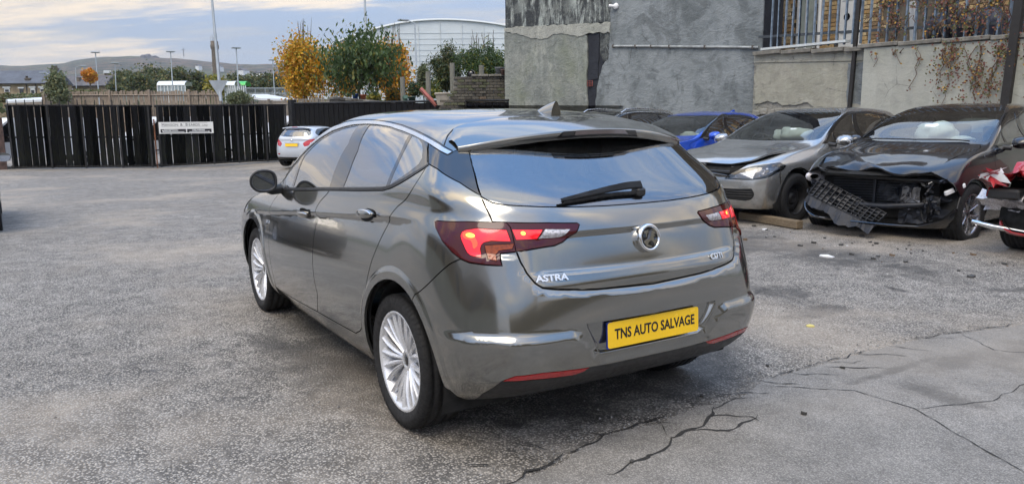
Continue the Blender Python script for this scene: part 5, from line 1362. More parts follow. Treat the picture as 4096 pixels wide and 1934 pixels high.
# surveyed positions of the background (metres)
BG = {'lamp_tall': ((43.64, -6.99, 2.34), (44.71, -7.09, 8.28), 0.206), 'pole_mid': ((45.02, -16.52, 2.95), (46.02, -16.89, 9.33), 0.209), 'lamp_right': ((52.83, -23.59, 4.3), (53.51, -23.87, 8.78), 0.156), 'col0': ((100.48, -4.43, 5.25), (101.21, -4.53, 9.38), 0.16), 'col1': ((99.35, -6.21, 5.09), (99.83, -6.37, 8.11), 0.122), 'col2': ((95.92, -11.93, 5.55), (96.56, -12.09, 9.39), 0.16), 'col3': ((86.44, -17.33, 4.38), (87.23, -17.55, 9.29), 0.177), 'col4': ((94.65, -23.42, 4.74), (95.28, -23.62, 8.7), 0.149), 'col5': ((107.67, -2.48, 5.49), (108.07, -2.63, 8.03), 0.119), 'col6': ((109.44, 0.14, 6.29), (109.61, 0.15, 7.13), 0.109), 'stack': ((318.14, -59.9, 15.6), (320.97, -60.34, 31.82), 2.659), 'ridge': [(2202.56, 650.59, 120.22), (2037.05, 385.19, 108.35), (1914.27, 185.22, 109.48), (1832.45, 51.88, 110.49), (1807.81, 11.95, 110.1), (1787.49, -21.48, 111.32), (1767.47, -55.12, 114.85), (1755.78, -75.51, 119.29), (1742.02, -99.24, 123.69), (1727.14, -124.08, 125.77), (1703.53, -162.83, 126.93), (1682.79, -195.97, 125.06), (1657.74, -235.62, 121.58), (1636.89, -268.69, 118.94), (1615.84, -301.61, 114.75), (1594.79, -334.53, 110.57), (1569.94, -374.33, 108.64), (1541.3, -420.99, 108.95), (1503.83, -480.54, 104.5), (1462.14, -546.67, 99.22), (1379.18, -679.22, 91.74), (1254.94, -878.19, 82.07), (1007.52, -1276.85, 70.44), (515.77, -2076.31, 70.33)], 'ridge_foot': [(612.42, 185.12, 20.0), (566.43, 110.57, 19.27), (531.94, 54.66, 18.73), (508.94, 17.38, 18.36), (502.04, 6.2, 18.25), (496.29, -3.12, 18.16), (490.54, -12.44, 18.07), (487.09, -18.03, 18.02), (483.07, -24.55, 17.95), (478.81, -31.45, 17.88), (472.15, -42.26, 17.78), (466.4, -51.58, 17.69), (459.5, -62.76, 17.58), (453.75, -72.08, 17.48), (448.0, -81.4, 17.39), (442.25, -90.72, 17.3), (435.35, -101.9, 17.19), (427.3, -114.94, 17.07), (416.95, -131.72, 16.9), (405.46, -150.36, 16.72), (382.46, -187.63, 16.35), (347.96, -243.54, 15.81), (278.98, -355.37, 14.71), (141.0, -579.01, 12.52)], 'house': {'wall': [(157.28, 9.76, 7.83), (151.2, -0.1, 7.74), (150.89, 0.11, 5.45)], 'ridge': [(157.56, 9.57, 9.89), (150.5, -1.86, 9.72)], 'eave': [(157.29, 9.76, 7.86), (151.08, -0.3, 7.73)], 'win1': [(155.09, 6.42, 7.11), (154.52, 5.69, 6.44)], 'door': [(153.72, 4.21, 7.03), (153.27, 3.75, 6.17)], 'win2': [(152.75, 2.6, 7.13), (152.2, 2.05, 6.04)], 'win3': [(151.89, 1.22, 7.12), (151.4, 0.63, 6.43)], 'dp1': [(153.18, 3.1, 7.77)], 'dp2': [(152.32, 1.72, 7.75)], 'chim1': [(153.57, 3.47, 8.63), (152.98, 2.75, 7.88)], 'chim2': [(152.17, 0.63, 10.47), (151.41, -0.31, 9.51)]}, 'house2': {'ridge': [(162.14, -2.2, 9.49), (157.75, -9.32, 9.43)], 'eave': [(161.91, -2.05, 7.83), (157.52, -9.16, 7.7)], 'base': [(161.73, -1.92, 6.48)], 'chim1': [(160.83, -4.33, 9.47), (160.25, -4.76, 7.87)], 'win': [(160.94, -3.5, 7.39), (160.54, -4.05, 7.07)]}, 'house3': {'chim': [(191.97, -12.33, 11.43), (191.31, -13.16, 10.67)]}, 'hallarc': [(187.43, -60.58, 18.5), (185.86, -63.7, 20.32), (183.96, -67.2, 21.66), (182.06, -70.69, 22.9), (179.62, -75.02, 24.13), (177.14, -79.32, 24.97), (174.59, -83.57, 25.32), (172.01, -87.8, 25.37), (169.37, -91.98, 25.04), (166.7, -96.15, 24.51), (163.45, -101.12, 23.48), (160.66, -105.21, 22.07)], 'hallbase': [(185.63, -59.33, 5.1), (158.32, -103.6, 4.67)], 'roof2': [(208.19, -107.71, 29.81), (204.36, -113.8, 29.39), (198.6, -122.92, 28.59), (198.38, -122.77, 26.94), (202.34, -116.77, 28.42)], 'yel': ((39.36, -10.67, 4.28), 1.4, 1.94), 'yel2': ((35.88, -14.34, 4.12), 1.2, 1.69), 'green': ((29.04, -9.98, 4.05), 1.88, 1.43), 'gold3': ((39.25, -12.7, 4.04), 1.35, 1.57), 'orange': ((89.62, -3.03, 6.15), 0.71, 0.92), 'sh1': ((44.01, 1.1, 3.15), 0.69, 0.82), 'sh2': ((36.8, -6.55, 2.54), 0.65, 0.34), 't0': ((126.81, -10.6, 7.24), 2.4, 1.83), 't1': ((128.44, -13.83, 7.52), 2.15, 2.03), 't2': ((120.05, -15.74, 7.13), 1.81, 1.87), 't3': ((120.4, -18.97, 6.91), 1.78, 1.6), 't4': ((103.99, -18.3, 6.01), 1.09, 1.2), 't5': ((129.08, -26.2, 7.12), 1.63, 1.5), 't6': ((126.55, -28.34, 6.99), 1.94, 1.42), 't7': ((120.91, -29.76, 6.97), 2.0, 1.56), 't8': ((110.81, -7.07, 5.55), 0.78, 0.63), 't9': ((118.24, -10.74, 6.46), 1.69, 1.3), 'bam1': ((27.9, -13.63, 3.63), 0.97, 1.06), 'bam2': ((26.2, -14.49, 3.73), 1.12, 1.09), 'pale': ((30.25, -13.57, 3.29), 0.43, 0.89), 'red': ((27.61, -11.88, 2.68), 0.38, 0.34), 'fern': ((26.29, -12.04, 2.55), 0.42, 0.42), 'low1': ((28.91, -11.63, 2.48), 0.71, 0.3), 'hedge1': ((69.13, 3.23, 3.29), 1.88, 0.31), 'hedge2': ((70.03, 0.78, 3.46), 1.13, 0.26), 'hedge3': ((83.99, -1.88, 4.13), 2.15, 0.35), 'c0': ((121.94, -8.5, 6.13), 0.75, 0.4), 'p1': ((31.38, -11.48, 2.43), 0.38, 0.32), 'shelter1': [(108.02, -11.78, 6.12), (106.11, -14.89, 6.09), (105.91, -14.76, 4.65), (107.83, -11.65, 4.68)], 'shelter2': [(103.37, -19.33, 6.05), (102.68, -20.44, 6.04), (102.49, -20.3, 4.6)], 'shelter3': [(106.89, -21.39, 6.22), (106.15, -22.59, 6.21), (105.95, -22.45, 4.71)], 'rail': [(93.47, -19.68, 5.19), (90.97, -23.72, 5.15), (90.9, -23.68, 4.63)], 'fenceA': [(50.66, 0.3, 3.22), (45.87, -7.48, 3.19), (50.55, 0.38, 2.36), (44.39, 1.8, 2.92), (44.29, 1.87, 2.17)], 'fenceB': [(37.26, -5.74, 2.3), (36.3, -7.34, 2.42), (34.21, -10.75, 2.48), (34.13, -10.7, 1.92)], 'whiteroof': [(59.4, -12.64, 3.45), (58.09, -14.77, 3.43), (57.62, -15.4, 2.99), (59.11, -13.01, 3.1)], 'whiteroof2': [(63.63, 4.0, 3.12), (62.13, 1.55, 3.18), (62.03, 1.45, 3.01), (63.53, 3.9, 2.92)], 'gw_right': [(20.38, -11.11, 2.86), (19.93, -11.85, 2.85), (19.78, -11.74, 1.76), (20.23, -11.01, 1.77)], 'gw_pier': [(20.42, -10.85, 2.83), (20.29, -11.06, 2.83), (20.15, -10.96, 1.77)], 'gw_step': [(20.88, -10.29, 2.82), (20.5, -10.9, 2.82), (20.36, -10.8, 1.77), (21.01, -9.79, 1.88), (20.81, -10.24, 2.33)], 'post0': [(23.56, -9.54, 2.0), (23.69, -9.63, 2.96)], 'post1': [(22.13, -9.91, 1.91), (22.28, -10.02, 3.09)], 'post2': [(21.28, -10.45, 2.33), (21.42, -10.54, 3.35)], 'post3': [(21.09, -11.52, 2.9), (21.14, -11.55, 3.29)], 'plank': [(22.09, -9.58, 2.49), (21.71, -10.01, 1.89)], 'planter': [(21.58, -9.96, 2.29), (21.32, -10.38, 2.31), (21.3, -10.28, 1.89), (21.51, -9.94, 1.89)], 'bird': [(23.08, -9.44, 2.27), (23.05, -9.41, 2.02)], 'pot1': [(22.95, -9.63, 2.17), (22.92, -9.61, 1.98)], 'pot2': [(20.17, -11.74, 3.17), (20.14, -11.71, 2.89)], 'pot3': [(19.92, -11.74, 3.08), (19.89, -11.72, 2.89)], 'drum': [(20.77, -10.93, 3.06), (20.74, -10.91, 2.83)], 'bluepot': (28.91, -9.66, 2.33), 'terra': (28.53, -9.87, 2.29), 'lowwall': [(30.46, -9.1, 2.42), (21.64, -10.1, 1.84)], 'corr': [(28.35, -7.0, 2.06), (28.01, -6.76, -0.48), (23.46, -9.11, 1.94)], 'g': {'gL': (32.576, 3.173, -0.4), 'gM': (29.861, -1.705, -0.401), 'gR': (28.822, -6.545, -0.267), 'post': (29.643, -7.113, -0.238)}, 'beam': ((3.892, -5.852, 0.061), (2.836, -5.704, 0.058)), 'hillhouse': [(1659.7, -194.78, 124.92), (1623.44, -254.03, 125.87)], 'white_cottages': [(1191.99, -205.16, 76.19), (1070.05, -207.51, 68.16), (935.24, -228.5, 52.73), (932.04, -233.69, 52.68), (999.09, -223.55, 59.67)]}
# ------------------------------------------------------------------ ground
def gz(x, y):
    return -.40*ss((np.asarray(x)-4)/22.)*ss((np.asarray(y)+14)/10.)+.07*ss((-np.asarray(y)-3.5)/3.)
def gzf(x, y): return float(gz(x, y))
def ground_mat(name, base, base2, smooth=False):
    m, n = newmat(name); co = n.coord('Object')
    big = n.noise(co, .55, 6, .62, .5); mid = n.noise(co, 3.2, 7, .68); 
    agg = n.vor(co, 82 if not smooth else 120, out=0); aggc = n.vor(co, 82 if not smooth else 120, out=1)
    agg2 = n.vor(co, 130, out=0); fine = n.noise(co, 160, 3, .7)
    c = n.mix(n.ramp(big, .34, .66), base, base2)
    c = n.mix(n.ramp(mid, .36, .68, 0, .42), c, tuple(v*.56 for v in base))
    c = n.mix(n.ramp(n.noise(n.coord('Object', loc=(2, 6, 0)), 9, 6, .7), .52, .68, 0, .22), c, tuple(v*.5 for v in base))
    # single chippings, light and dark
    s = n.sep(aggc)
    chip = n.ramp(s[0], 0, 1, .62, 1.38, False)
    cc = n.n('ShaderNodeVectorMath', operation='SCALE'); n.l(c, cc.inputs[0]); n.l(chip, cc.inputs['Scale'])
    c = n.mix(.55 if smooth else .85, c, cc.outputs[0])
    pit = n.math('MULTIPLY', n.ramp(agg, .28, .58, 0, .85 if not smooth else .45), n.ramp(n.noise(n.coord('Object', loc=(7, 3, 0)), 5.5, 6, .72), .34, .62, .62, 1.0))
    c = n.mix(pit, c, (.035, .034, .033))
    f2 = n.ramp(fine, .35, .68, .78, 1.18); c2 = n.n('ShaderNodeVectorMath', operation='SCALE'); n.l(c, c2.inputs[0]); n.l(f2, c2.inputs['Scale']); c = c2.outputs[0]
    # oil spots and damp
    oil = n.math('MULTIPLY', n.ramp(n.noise(n.coord('Object', loc=(3.3, 8.1, 0)), 1.3, 7, .72, .9), .60, .70), n.ramp(mid, .40, .55))
    c = n.mix(n.math('MULTIPLY', oil, .80), c, (.028, .026, .024))
    # damp and oil stains, with contact shade beneath the cars painted into the colour
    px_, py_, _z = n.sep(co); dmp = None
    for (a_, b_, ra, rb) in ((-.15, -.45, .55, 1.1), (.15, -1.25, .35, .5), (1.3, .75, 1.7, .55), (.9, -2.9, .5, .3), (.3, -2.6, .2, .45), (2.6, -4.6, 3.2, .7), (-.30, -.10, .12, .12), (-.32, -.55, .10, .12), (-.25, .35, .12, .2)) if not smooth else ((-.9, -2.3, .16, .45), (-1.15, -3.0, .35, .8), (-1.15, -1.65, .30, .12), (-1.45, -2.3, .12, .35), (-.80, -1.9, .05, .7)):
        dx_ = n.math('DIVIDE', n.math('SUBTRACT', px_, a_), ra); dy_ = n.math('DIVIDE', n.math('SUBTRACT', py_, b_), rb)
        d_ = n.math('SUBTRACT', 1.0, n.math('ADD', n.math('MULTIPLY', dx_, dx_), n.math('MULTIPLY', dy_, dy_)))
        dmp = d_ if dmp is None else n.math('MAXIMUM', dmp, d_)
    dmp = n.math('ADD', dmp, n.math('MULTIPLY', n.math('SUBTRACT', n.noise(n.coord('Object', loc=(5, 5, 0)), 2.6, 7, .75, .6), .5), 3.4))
    damp_shade_f = n.ramp(dmp, .15, 1.1, 0, .74 if not smooth else .62)
    c = n.mix(damp_shade_f, c, (.045, .042, .038)); oil = n.math('MAXIMUM', oil, n.math('MULTIPLY', damp_shade_f, .7))
    warm = n.ramp(n.noise(n.coord('Object', loc=(9, 1, 0)), .35, 4, .6), .48, .70, 0, .5)
    c = n.mix(warm, c, tuple(b*k_ for b, k_ in zip(base, (.98, .90, .80))))
    h = n.math('ADD', n.math('MULTIPLY', n.ramp(agg, 0, .6, 1, 0), 1.0 if not smooth else .3), n.math('MULTIPLY', fine, .5))
    nb = n.bump(h, .85 if not smooth else .35, .006)
    nb = n.bump(mid, .5, .02, nb)
    n.bsdf(col=c, rough=n.ramp(oil, 0, 1, .80, .42), nrm=nb, spec=.35); return m
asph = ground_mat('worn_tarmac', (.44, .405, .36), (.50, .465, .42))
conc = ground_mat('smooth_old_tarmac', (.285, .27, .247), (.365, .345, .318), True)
xs = np.concatenate([np.linspace(-14, 40, 82), [46, 55, 70]]); ys_ = np.concatenate([[-30, -22], np.linspace(-15, 16, 48), [22, 32]])
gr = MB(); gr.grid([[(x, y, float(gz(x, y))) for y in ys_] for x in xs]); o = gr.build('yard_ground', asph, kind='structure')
me = o.data; me.flip_normals()
far = MB(); far.add([(-2500, -2500, -3.0), (2500, -2500, -3.0), (2500, 2500, -3.0), (-2500, 2500, -3.0)], [(0, 1, 2, 3)])
far.build('land', pm('distant_land', (.09, .095, .05), .95, 0, .3, .05), kind='structure')
# the smoother strip in the near right corner, its broken edge
r = random.Random(3)
E0 = [(-.86, 1.10), (-.782, .716), (-.70, .403), (-.617, .026), (-.615, -.325), (-.605, -.754), (-.509, -1.112), (-.50, -1.534), (-.505, -2.102), (-.516, -2.511), (-.611, -2.999), (-.708, -3.503), (-.80, -4.4), (-.9, -6.0), (-1.0, -8.0)]
edge_pts = []
for a, b in zip(E0[:-1], E0[1:]):
    L = math.hypot(b[0]-a[0], b[1]-a[1]); n_ = max(2, int(L/.045))
    for i in range(n_):
        f = i/n_; x = a[0]+(b[0]-a[0])*f; y = a[1]+(b[1]-a[1])*f
        x += .05*mnoise.noise(Vector((y*3.1, 0, 0)))+.022*mnoise.noise(Vector((y*13, 2, 0)))+.010*mnoise.noise(Vector((y*45, 5, 0)))
        edge_pts.append((x, y))
pt_ = MB(); rows_ = []
for x, y in edge_pts: rows_.append([(x, y, gzf(x, y)+.001), (x-.006, y, gzf(x, y)+.006), (x-1.2, y, gzf(x-1.2, y)+.005), (x-4, y, gzf(x-4, y)+.004)])
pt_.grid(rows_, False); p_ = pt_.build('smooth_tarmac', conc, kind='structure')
crackm = pm('crack_dark', (.030, .029, .028), .85, 0, .3, 40)
def crack(pts, w, z=.0085, jag=.03, seed=1, name='crack'):
    rr_ = random.Random(seed); P = []
    for a, b in zip(pts[:-1], pts[1:]):
        L = math.hypot(b[0]-a[0], b[1]-a[1]); n_ = max(2, int(L/.035))
        for i in range(n_):
            f = i/n_; P.append((a[0]+(b[0]-a[0])*f+jag*mnoise.noise(Vector((seed*7+len(P)*.33, 1, 0))), a[1]+(b[1]-a[1])*f+jag*mnoise.noise(Vector((seed*3+len(P)*.29, 9, 0)))))
    m = MB(); V = []
    for i, p in enumerate(P):
        q = P[min(i+1, len(P)-1)]; o_ = P[max(i-1, 0)]; dx, dy = q[0]-o_[0], q[1]-o_[1]; l = math.hypot(dx, dy) or 1
        ww = w*(.25+rr_.random()*1.1)*min(1, (i+1)/4, (len(P)-i)/4)/2
        z_ = gzf(*p)+z; V += [(p[0]-dy/l*ww, p[1]+dx/l*ww, z_), (p[0]+dy/l*ww, p[1]-dx/l*ww, z_)]
    m.add(V, [(2*i, 2*i+2, 2*i+3, 2*i+1) for i in range(len(P)-1)])
    o = m.build(name, crackm, p_); return o
crack([(x+.012, y) for x, y in E0[:5]], .013, jag=.04, seed=2)
crack([(x+.012, y) for x, y in E0[6:9]], .009, jag=.04, seed=42); crack([(x+.012, y) for x, y in E0[9:12]], .010, jag=.04, seed=43)
crack([(-.93, .36), (-.891, .031), (-.80, -.10), (-.80, -.25), (-.72, -.45), (-.64, -.60)], .018, jag=.06, seed=4)
crack([(-.80, -.25), (-.90, -.40), (-.82, -.67)], .014, jag=.05, seed=5)
crack([(-.72, -.45), (-.84, -.62), (-.93, -.60)], .018, jag=.04, seed=6)
crack([(-.64, -.20), (-.80, -.10)], .010, jag=.03, seed=7); crack([(-.66, -.52), (-.62, -.75), (-.70, -.86)], .012, jag=.04, seed=8)
crack([(-.56, -1.0), (-.885, -1.347), (-1.197, -1.37), (-1.578, -1.188), (-1.827, -1.084), (-2.1, -1.0)], .007, jag=.015, seed=9)
crack([(-.55, -1.55), (-.78, -1.85)], .012, jag=.03, seed=10)
crack([(-.60, -2.9), (-.9, -2.7), (-1.3, -2.95), (-1.9, -2.8)], .006, jag=.04, seed=31); crack([(-1.2, -1.37), (-1.35, -1.8), (-1.3, -2.4)], .005, jag=.03, seed=33)
for i in range(14):
    y = .8-.30*i; crack([(-.52+.05*r.random(), y), (-.62-.12*r.random(), y-.10-.2*r.random())], .010, z=.010, jag=.04, seed=20+i)
gv = MB(); rg_ = random.Random(44)
for i in range(2600):
    if i < 1500: q_ = edge_pts[rg_.randrange(len(edge_pts))]; x, y = q_[0]+rg_.gauss(.03, .07), q_[1]+rg_.uniform(-.05, .05)
    else: x, y = rg_.uniform(-1.2, 3), rg_.uniform(-4.5, 3.5)
    s = .0035+.006*rg_.random()**2; z = gzf(x, y)+.004; a0 = rg_.random()*3
    gv.add([(x+s*math.cos(a0+k*2.1), y+s*math.sin(a0+k*2.1), z-.002) for k in range(3)]+[(x, y, z+s*.8)], [(0, 1, 3), (1, 2, 3), (2, 0, 3)])
gv.build('loose_grit', pm('grit', (.24, .235, .225), .9, 0, .5, 30), kind='stuff')
# litter: a leaf, stones and shards
def bit(name, x, y, s, mat, label, cat, group=None, flat=.3, seed=0):
    rr_ = random.Random(seed); m = MB(); n_ = 7; z = gzf(x, y)+.004
    if x < -.65 and y < 1: z += .005
    top = [(x+s*(.7+.6*rr_.random())*math.cos(2*math.pi*i/n_), y+s*(.5+.6*rr_.random())*math.sin(2*math.pi*i/n_), z+s*flat*(.5+rr_.random())) for i in range(n_)]
    m.add([(p[0]*1.0, p[1], z-.006) for p in top]+top, [tuple(range(n_, 2*n_))]+[(i, (i+1) % n_, (i+1) % n_+n_, i+n_) for i in range(n_)])
    o = m.build(name, mat); tag(o, label, cat, group); return o
bit('fallen_leaf', .068, -2.234, .028, pm('leaf_pale', (.62, .52, .16), .7), 'pale yellow leaf lying on the tarmac right of the grey hatchback', 'leaf', flat=.15, seed=3)
bit('scrap_of_paper', 1.62, -4.55, .075, pm('paper_white', (.72, .72, .72), .8), 'white scrap lying on the ground in front of the bronze wreck', 'litter', flat=.05, seed=5)
dk = pm('debris_dark', (.05, .048, .045), .6, 0, .3)
for i in range(46):
    t = r.random(); x = .2+3.2*r.random(); y = -4.6-1.3*r.random(); 
    k_ = 0 if r.random() < .7 else 1 if r.random() < .3 else 2
    bit('debris_shard', x, y, .008+.03*r.random()**2, (dk, MC['paper_white'], pm('debris_brown', (.16, .11, .07), .8))[k_], '%s broken shard lying on the tarmac before the wrecked cars' % ('small black', 'small white', 'small brown')[k_], 'debris', '%s broken shards in front of the wrecked cars' % ('black', 'white', 'brown')[k_], .4, i)
for i, (x, y, s) in enumerate([(-.50, -.62, .012), (-.95, -.85, .014), (-.35, -1.3, .010), (-.9, .2, .010), (-.97, .55, .008), (-.62, -1.62, .016)]):
    bit('pebble', x, y, s, dk, 'small dark stone lying beside the cracked tarmac edge', 'stone', 'stones near the cracked edge', .7, 70+i)
# timber under the bronze wreck
(bx0, by0, bz0), (bx1, by1, bz1) = BG['beam']
a, b = Vector((bx0, by0+.03, gzf(bx0, by0)+.055)), Vector((bx1, by1+.03, gzf(bx1, by1)+.055)); mt = MB(); ln = (b-a).length
ang = math.atan2(b.y-a.y, b.x-a.x); mt.box(((a.x+b.x)/2, (a.y+b.y)/2, (a.z+b.z)/2), (ln, .11, .10), rz=ang, bev=.008)
def wood(name, c1, c2, scale=(1, 12, 1)):
    m, n = newmat(name); co = n.coord('Object', scale); f = n.noise(co, 6, 6, .6, .4)
    c = n.mix(n.ramp(f, .3, .7), c1, c2); c = n.mix(n.ramp(n.noise(n.coord(), 3, 4), .5, .75, 0, .6), c, tuple(v*.5 for v in c1))
    n.bsdf(col=c, rough=.85, nrm=n.bump(f, .4, .01)); return m
timber = mt.build('timber_beam', wood('old_timber', (.13, .095, .06), (.22, .17, .11), (4, 4, 14))); tag(timber, 'weathered brown timber lying on the ground under the bronze wreck', 'beam')
# ------------------------------------------------------------------ rendered building, retaining wall, gate
def stucco(name, c1, c2, c3, streak=0.0, blot=3.0, bump=.6, moss=0.0, dark=(.03, .035, .045), dk_amt=0.0):
    m, n = newmat(name); co = n.coord()
    f = n.noise(co, blot*.35, 7, .68, .4); g = n.noise(n.coord(loc=(4, 2, 7)), blot*1.6, 7, .7, .3)
    c = n.mix(n.ramp(f, .32, .68), c1, c2); c = n.mix(n.ramp(g, .48, .72, 0, .8), c, c3)
    z = n.sep(n.coord())[2]
    st = n.noise(n.coord(scale=(1.0, 1.0, .14)), 3.4, 9, .82, .15)
    st = n.math('ADD', n.math('MULTIPLY', st, .55), n.math('MULTIPLY', n.noise(n.coord(loc=(6, 1, 2), scale=(1, 1, .45)), 1.9, 9, .74, .6), .45))
    if streak: c = n.mix(n.math('MULTIPLY', n.ramp(st, .43, .51), streak), c, dark)
    if dk_amt: c = n.mix(n.math('MULTIPLY', n.ramp(n.noise(n.coord(loc=(1, 7, 3)), 1.1, 8, .7, .8), .50, .62), dk_amt), c, tuple(v*.45 for v in c1))
    if moss: c = n.mix(n.math('MULTIPLY', n.ramp(n.noise(n.coord(loc=(8, 3, 1)), .9, 5), .45, .7), moss), c, (.24, .27, .19))
    fine = n.noise(co, 34, 6, .75); c = n.mix(n.ramp(fine, .3, .75, .0, .22), c, tuple(v*.6 for v in c1))
    cr = n.vor(n.coord(), 1.1, 'DISTANCE_TO_EDGE'); c = n.mix(n.math('MULTIPLY', n.ramp(cr, .0, .012, 1, 0), n.ramp(g, .45, .6, 0, .5)), c, (.06, .06, .055))
    h = n.math('ADD', n.math('MULTIPLY', g, 1.5), n.math('MULTIPLY', fine, .35)); h = n.math('ADD', h, n.math('MULTIPLY', n.ramp(n.noise(n.coord(scale=(.8, .8, 1.7)), 3.5, 5, .6, 1.6), .3, .7), .30))
    n.bsdf(col=c, rough=.9, nrm=n.bump(h, bump, .03), spec=.2); return m
WA, WB = Vector((14.9, -11.9, 0)), Vector((8.9, -12.6, 0))
def wall_frame(A, B):
    t = (B-A).normalized(); nrm_ = Vector((t.y, -t.x, 0)); 
    if nrm_.dot(Vector((-3.2, 2.2, 0))-A) < 0: nrm_ = -nrm_
    M = Matrix((t, Vector((0, 0, 1)), nrm_)).transposed().to_4x4(); M.translation = A; return M     # local: s along, z up, outward
WM = wall_frame(WA, WB)
def jag(pts, amp, step=.07, seed=0):
    o = []; N = len(pts)
    for i in range(N):
        a, b = pts[i], pts[(i+1) % N]; L = math.hypot(b[0]-a[0], b[1]-a[1]); hard = len(a) > 2
        n_ = 1 if hard else max(1, int(L/step))
        for k in range(n_):
            f = k/n_; x, y = a[0]+(b[0]-a[0])*f, a[1]+(b[1]-a[1])*f
            if k: x += amp*mnoise.noise(Vector((x*5, y*5, seed))); y += amp*mnoise.noise(Vector((x*5, y*5, seed+9)))
            o.append((x, y))
    return o
bld = empty('rendered_building', tuple(WA), 0, 'tall grey building side with peeling render, dark patches and a thin pipe', 'building')
IM = Matrix.Translation(-WA)
def wp(name, pts, d0, d1, mat, parent, amp=0, seed=0, M=None):
    m = MB(); P = jag(pts, amp, .07, seed) if amp else [p[:2] for p in pts]
    # cap by triangulation so that ragged outlines stay clean
    from mathutils.geometry import tessellate_polygon
    MM = M if M is not None else IM @ WM
    if sum(P[i][0]*P[(i+1) % len(P)][1]-P[(i+1) % len(P)][0]*P[i][1] for i in range(len(P))) < 0: P = P[::-1]
    V = [MM @ Vector((x, y, d1)) for x, y in P]; tr = tessellate_polygon([[Vector((x, y, 0)) for x, y in P]])
    n_ = len(P); V2 = [MM @ Vector((x, y, d0)) for x, y in P]
    m.add(V+V2, [tuple(t) for t in tr]); m.add(V+V2, [(i, i+n_, (i+1) % n_+n_, (i+1) % n_) for i in range(n_)])
    return m.build(name, mat, parent)
st_core = stucco('render_grey', (.20, .225, .235), (.31, .34, .355), (.14, .16, .17), .0, 2.2, .8, .0, dk_amt=.5)
st_left = stucco('render_greenish', (.27, .295, .275), (.42, .435, .39), (.17, .19, .18), .35, 3.0, .8, .5, (.12, .13, .13), .4)
st_up = stucco('render_streaked', (.50, .54, .51), (.38, .42, .40), (.12, .135, .14), 1.0, 3.5, .8, .0, (.030, .034, .040), .6)
st_band = stucco('render_band', (.50, .51, .46), (.42, .43, .39), (.33, .34, .31), .25, 5, .8, .2, (.12, .12, .11))
st_dark = stucco('bitumen_patch', (.030, .033, .042), (.045, .050, .062), (.022, .024, .030), .0, 4, .4)
core = MB()
for (x0, x1, y0, y1, z0, z1) in [(-4.36, 5.52, -.8, -.02, -1, 10)]:
    V = [IM @ WM @ Vector((x, z, y)) for x in (x0, x1) for y in (y0, y1) for z in (z0, z1)]
    core.add(V, [(0, 1, 3, 2), (4, 6, 7, 5), (0, 4, 5, 1), (2, 3, 7, 6), (0, 2, 6, 4), (1, 5, 7, 3)])
core.build('wall_core', st_dark, bld)
wp('grey_render', [(.56, 10, 1), (5.52, 10, 1), (5.52, -.5, 1), (-.15, -.5, 1), (-.05, 1.7), (.02, 2.2), (.12, 2.62), (.30, 2.95), (.48, 3.12), (.50, 3.5), (.56, 4.2)], -.04, .018, st_core, bld, .05, 1)
wp('upper_render', [(-4.36, 10, 1), (.53, 10, 1), (.54, 4.10, 1), (-4.27, 4.39, 1)], -.04, .0, st_up, bld, 0, 2)
wp('render_band', [(-4.34, 4.385), (.545, 4.09), (.54, 3.80), (-.2, 3.86), (-.79, 3.80), (-1.2, 3.92), (-1.77, 3.97), (-2.3, 3.88), (-2.95, 3.93), (-3.4, 4.08), (-4.04, 4.22), (-4.33, 4.26)], -.04, .050, st_band, bld, .05, 3)
wp('lower_render', [(-4.36, 4.25, 1), (-3.4, 4.10), (-2.9, 3.98), (-1.77, 4.0), (-.8, 3.86), (-.42, 3.82), (-.36, 3.0), (-.42, 2.6), (-.40, 2.2), (-.34, 1.5), (-.40, -.5, 1), (-4.36, -.5, 1)], -.04, .030, st_left, bld, .04, 4)
wp('dark_patch', [(-.36, 3.84, 1), (.08, 3.84), (.05, 2.55), (-.36, 2.50)], -.03, .004, st_dark, bld, .02, 5)
wp('patchy_render', [(.10, 3.84), (.52, 3.84), (.50, 3.3), (.40, 3.05), (.25, 3.0), (.12, 3.3)], -.03, .008, st_up, bld, .05, 6)
# air brick, camera, pipe
vb = MB(); red_ab = pm('terracotta_red', (.26, .08, .07), .8); A_ = IM @ WM
for i in range(4): vb.box((-.255+.0, 2.345+.05*i, .03), (.22, .012, .02), M=A_)
for i in range(3): vb.box((-.36+.105*i, 2.42, .03), (.012, .17, .02), M=A_)
vo = vb.build('air_brick', red_ab, bld, kind='stuff')
cm = MB(); cm.lathe([(.0, 0), (.085, .0), (.09, .03), (.07, .07), (0, .08)], M=A_ @ Matrix.Translation((.78, 4.50, .02)), n=20); cm.tube([A_ @ Vector((.75, 4.50, .06)), A_ @ Vector((.62, 4.52, .16))], [.035, .045], 12)
cmo = cm.build('security_camera', MC['white_plastic']); cmo.data.transform(Matrix.Translation(WA)); tag(cmo, 'small white security camera on a round base high on the grey wall', 'camera')
m = MB(); m.lathe([(0, .0), (.03, .0)], M=Matrix.Translation(WA) @ frame(A_ @ Vector((.615, 4.521, .165)), None, (A_ @ Vector((.60, 4.523, .178)))-(A_ @ Vector((.62, 4.52, .16)))), n=12); m.build('lens', gloss_black, cmo)
pp_ = MB(); pp_.tube([A_ @ Vector((.66, 3.42, .05)), A_ @ Vector((2.1, 3.31, .055)), A_ @ Vector((2.15, 3.30, .055)), A_ @ Vector((5.45, 3.03, .05))], .030, 8)
po = pp_.build('wall_pipe', pm('painted_pipe', (.33, .35, .35), .5, 0, .3, 6)); po.data.transform(Matrix.Translation(WA)); tag(po, 'thin grey pipe running along the grey wall', 'pipe')
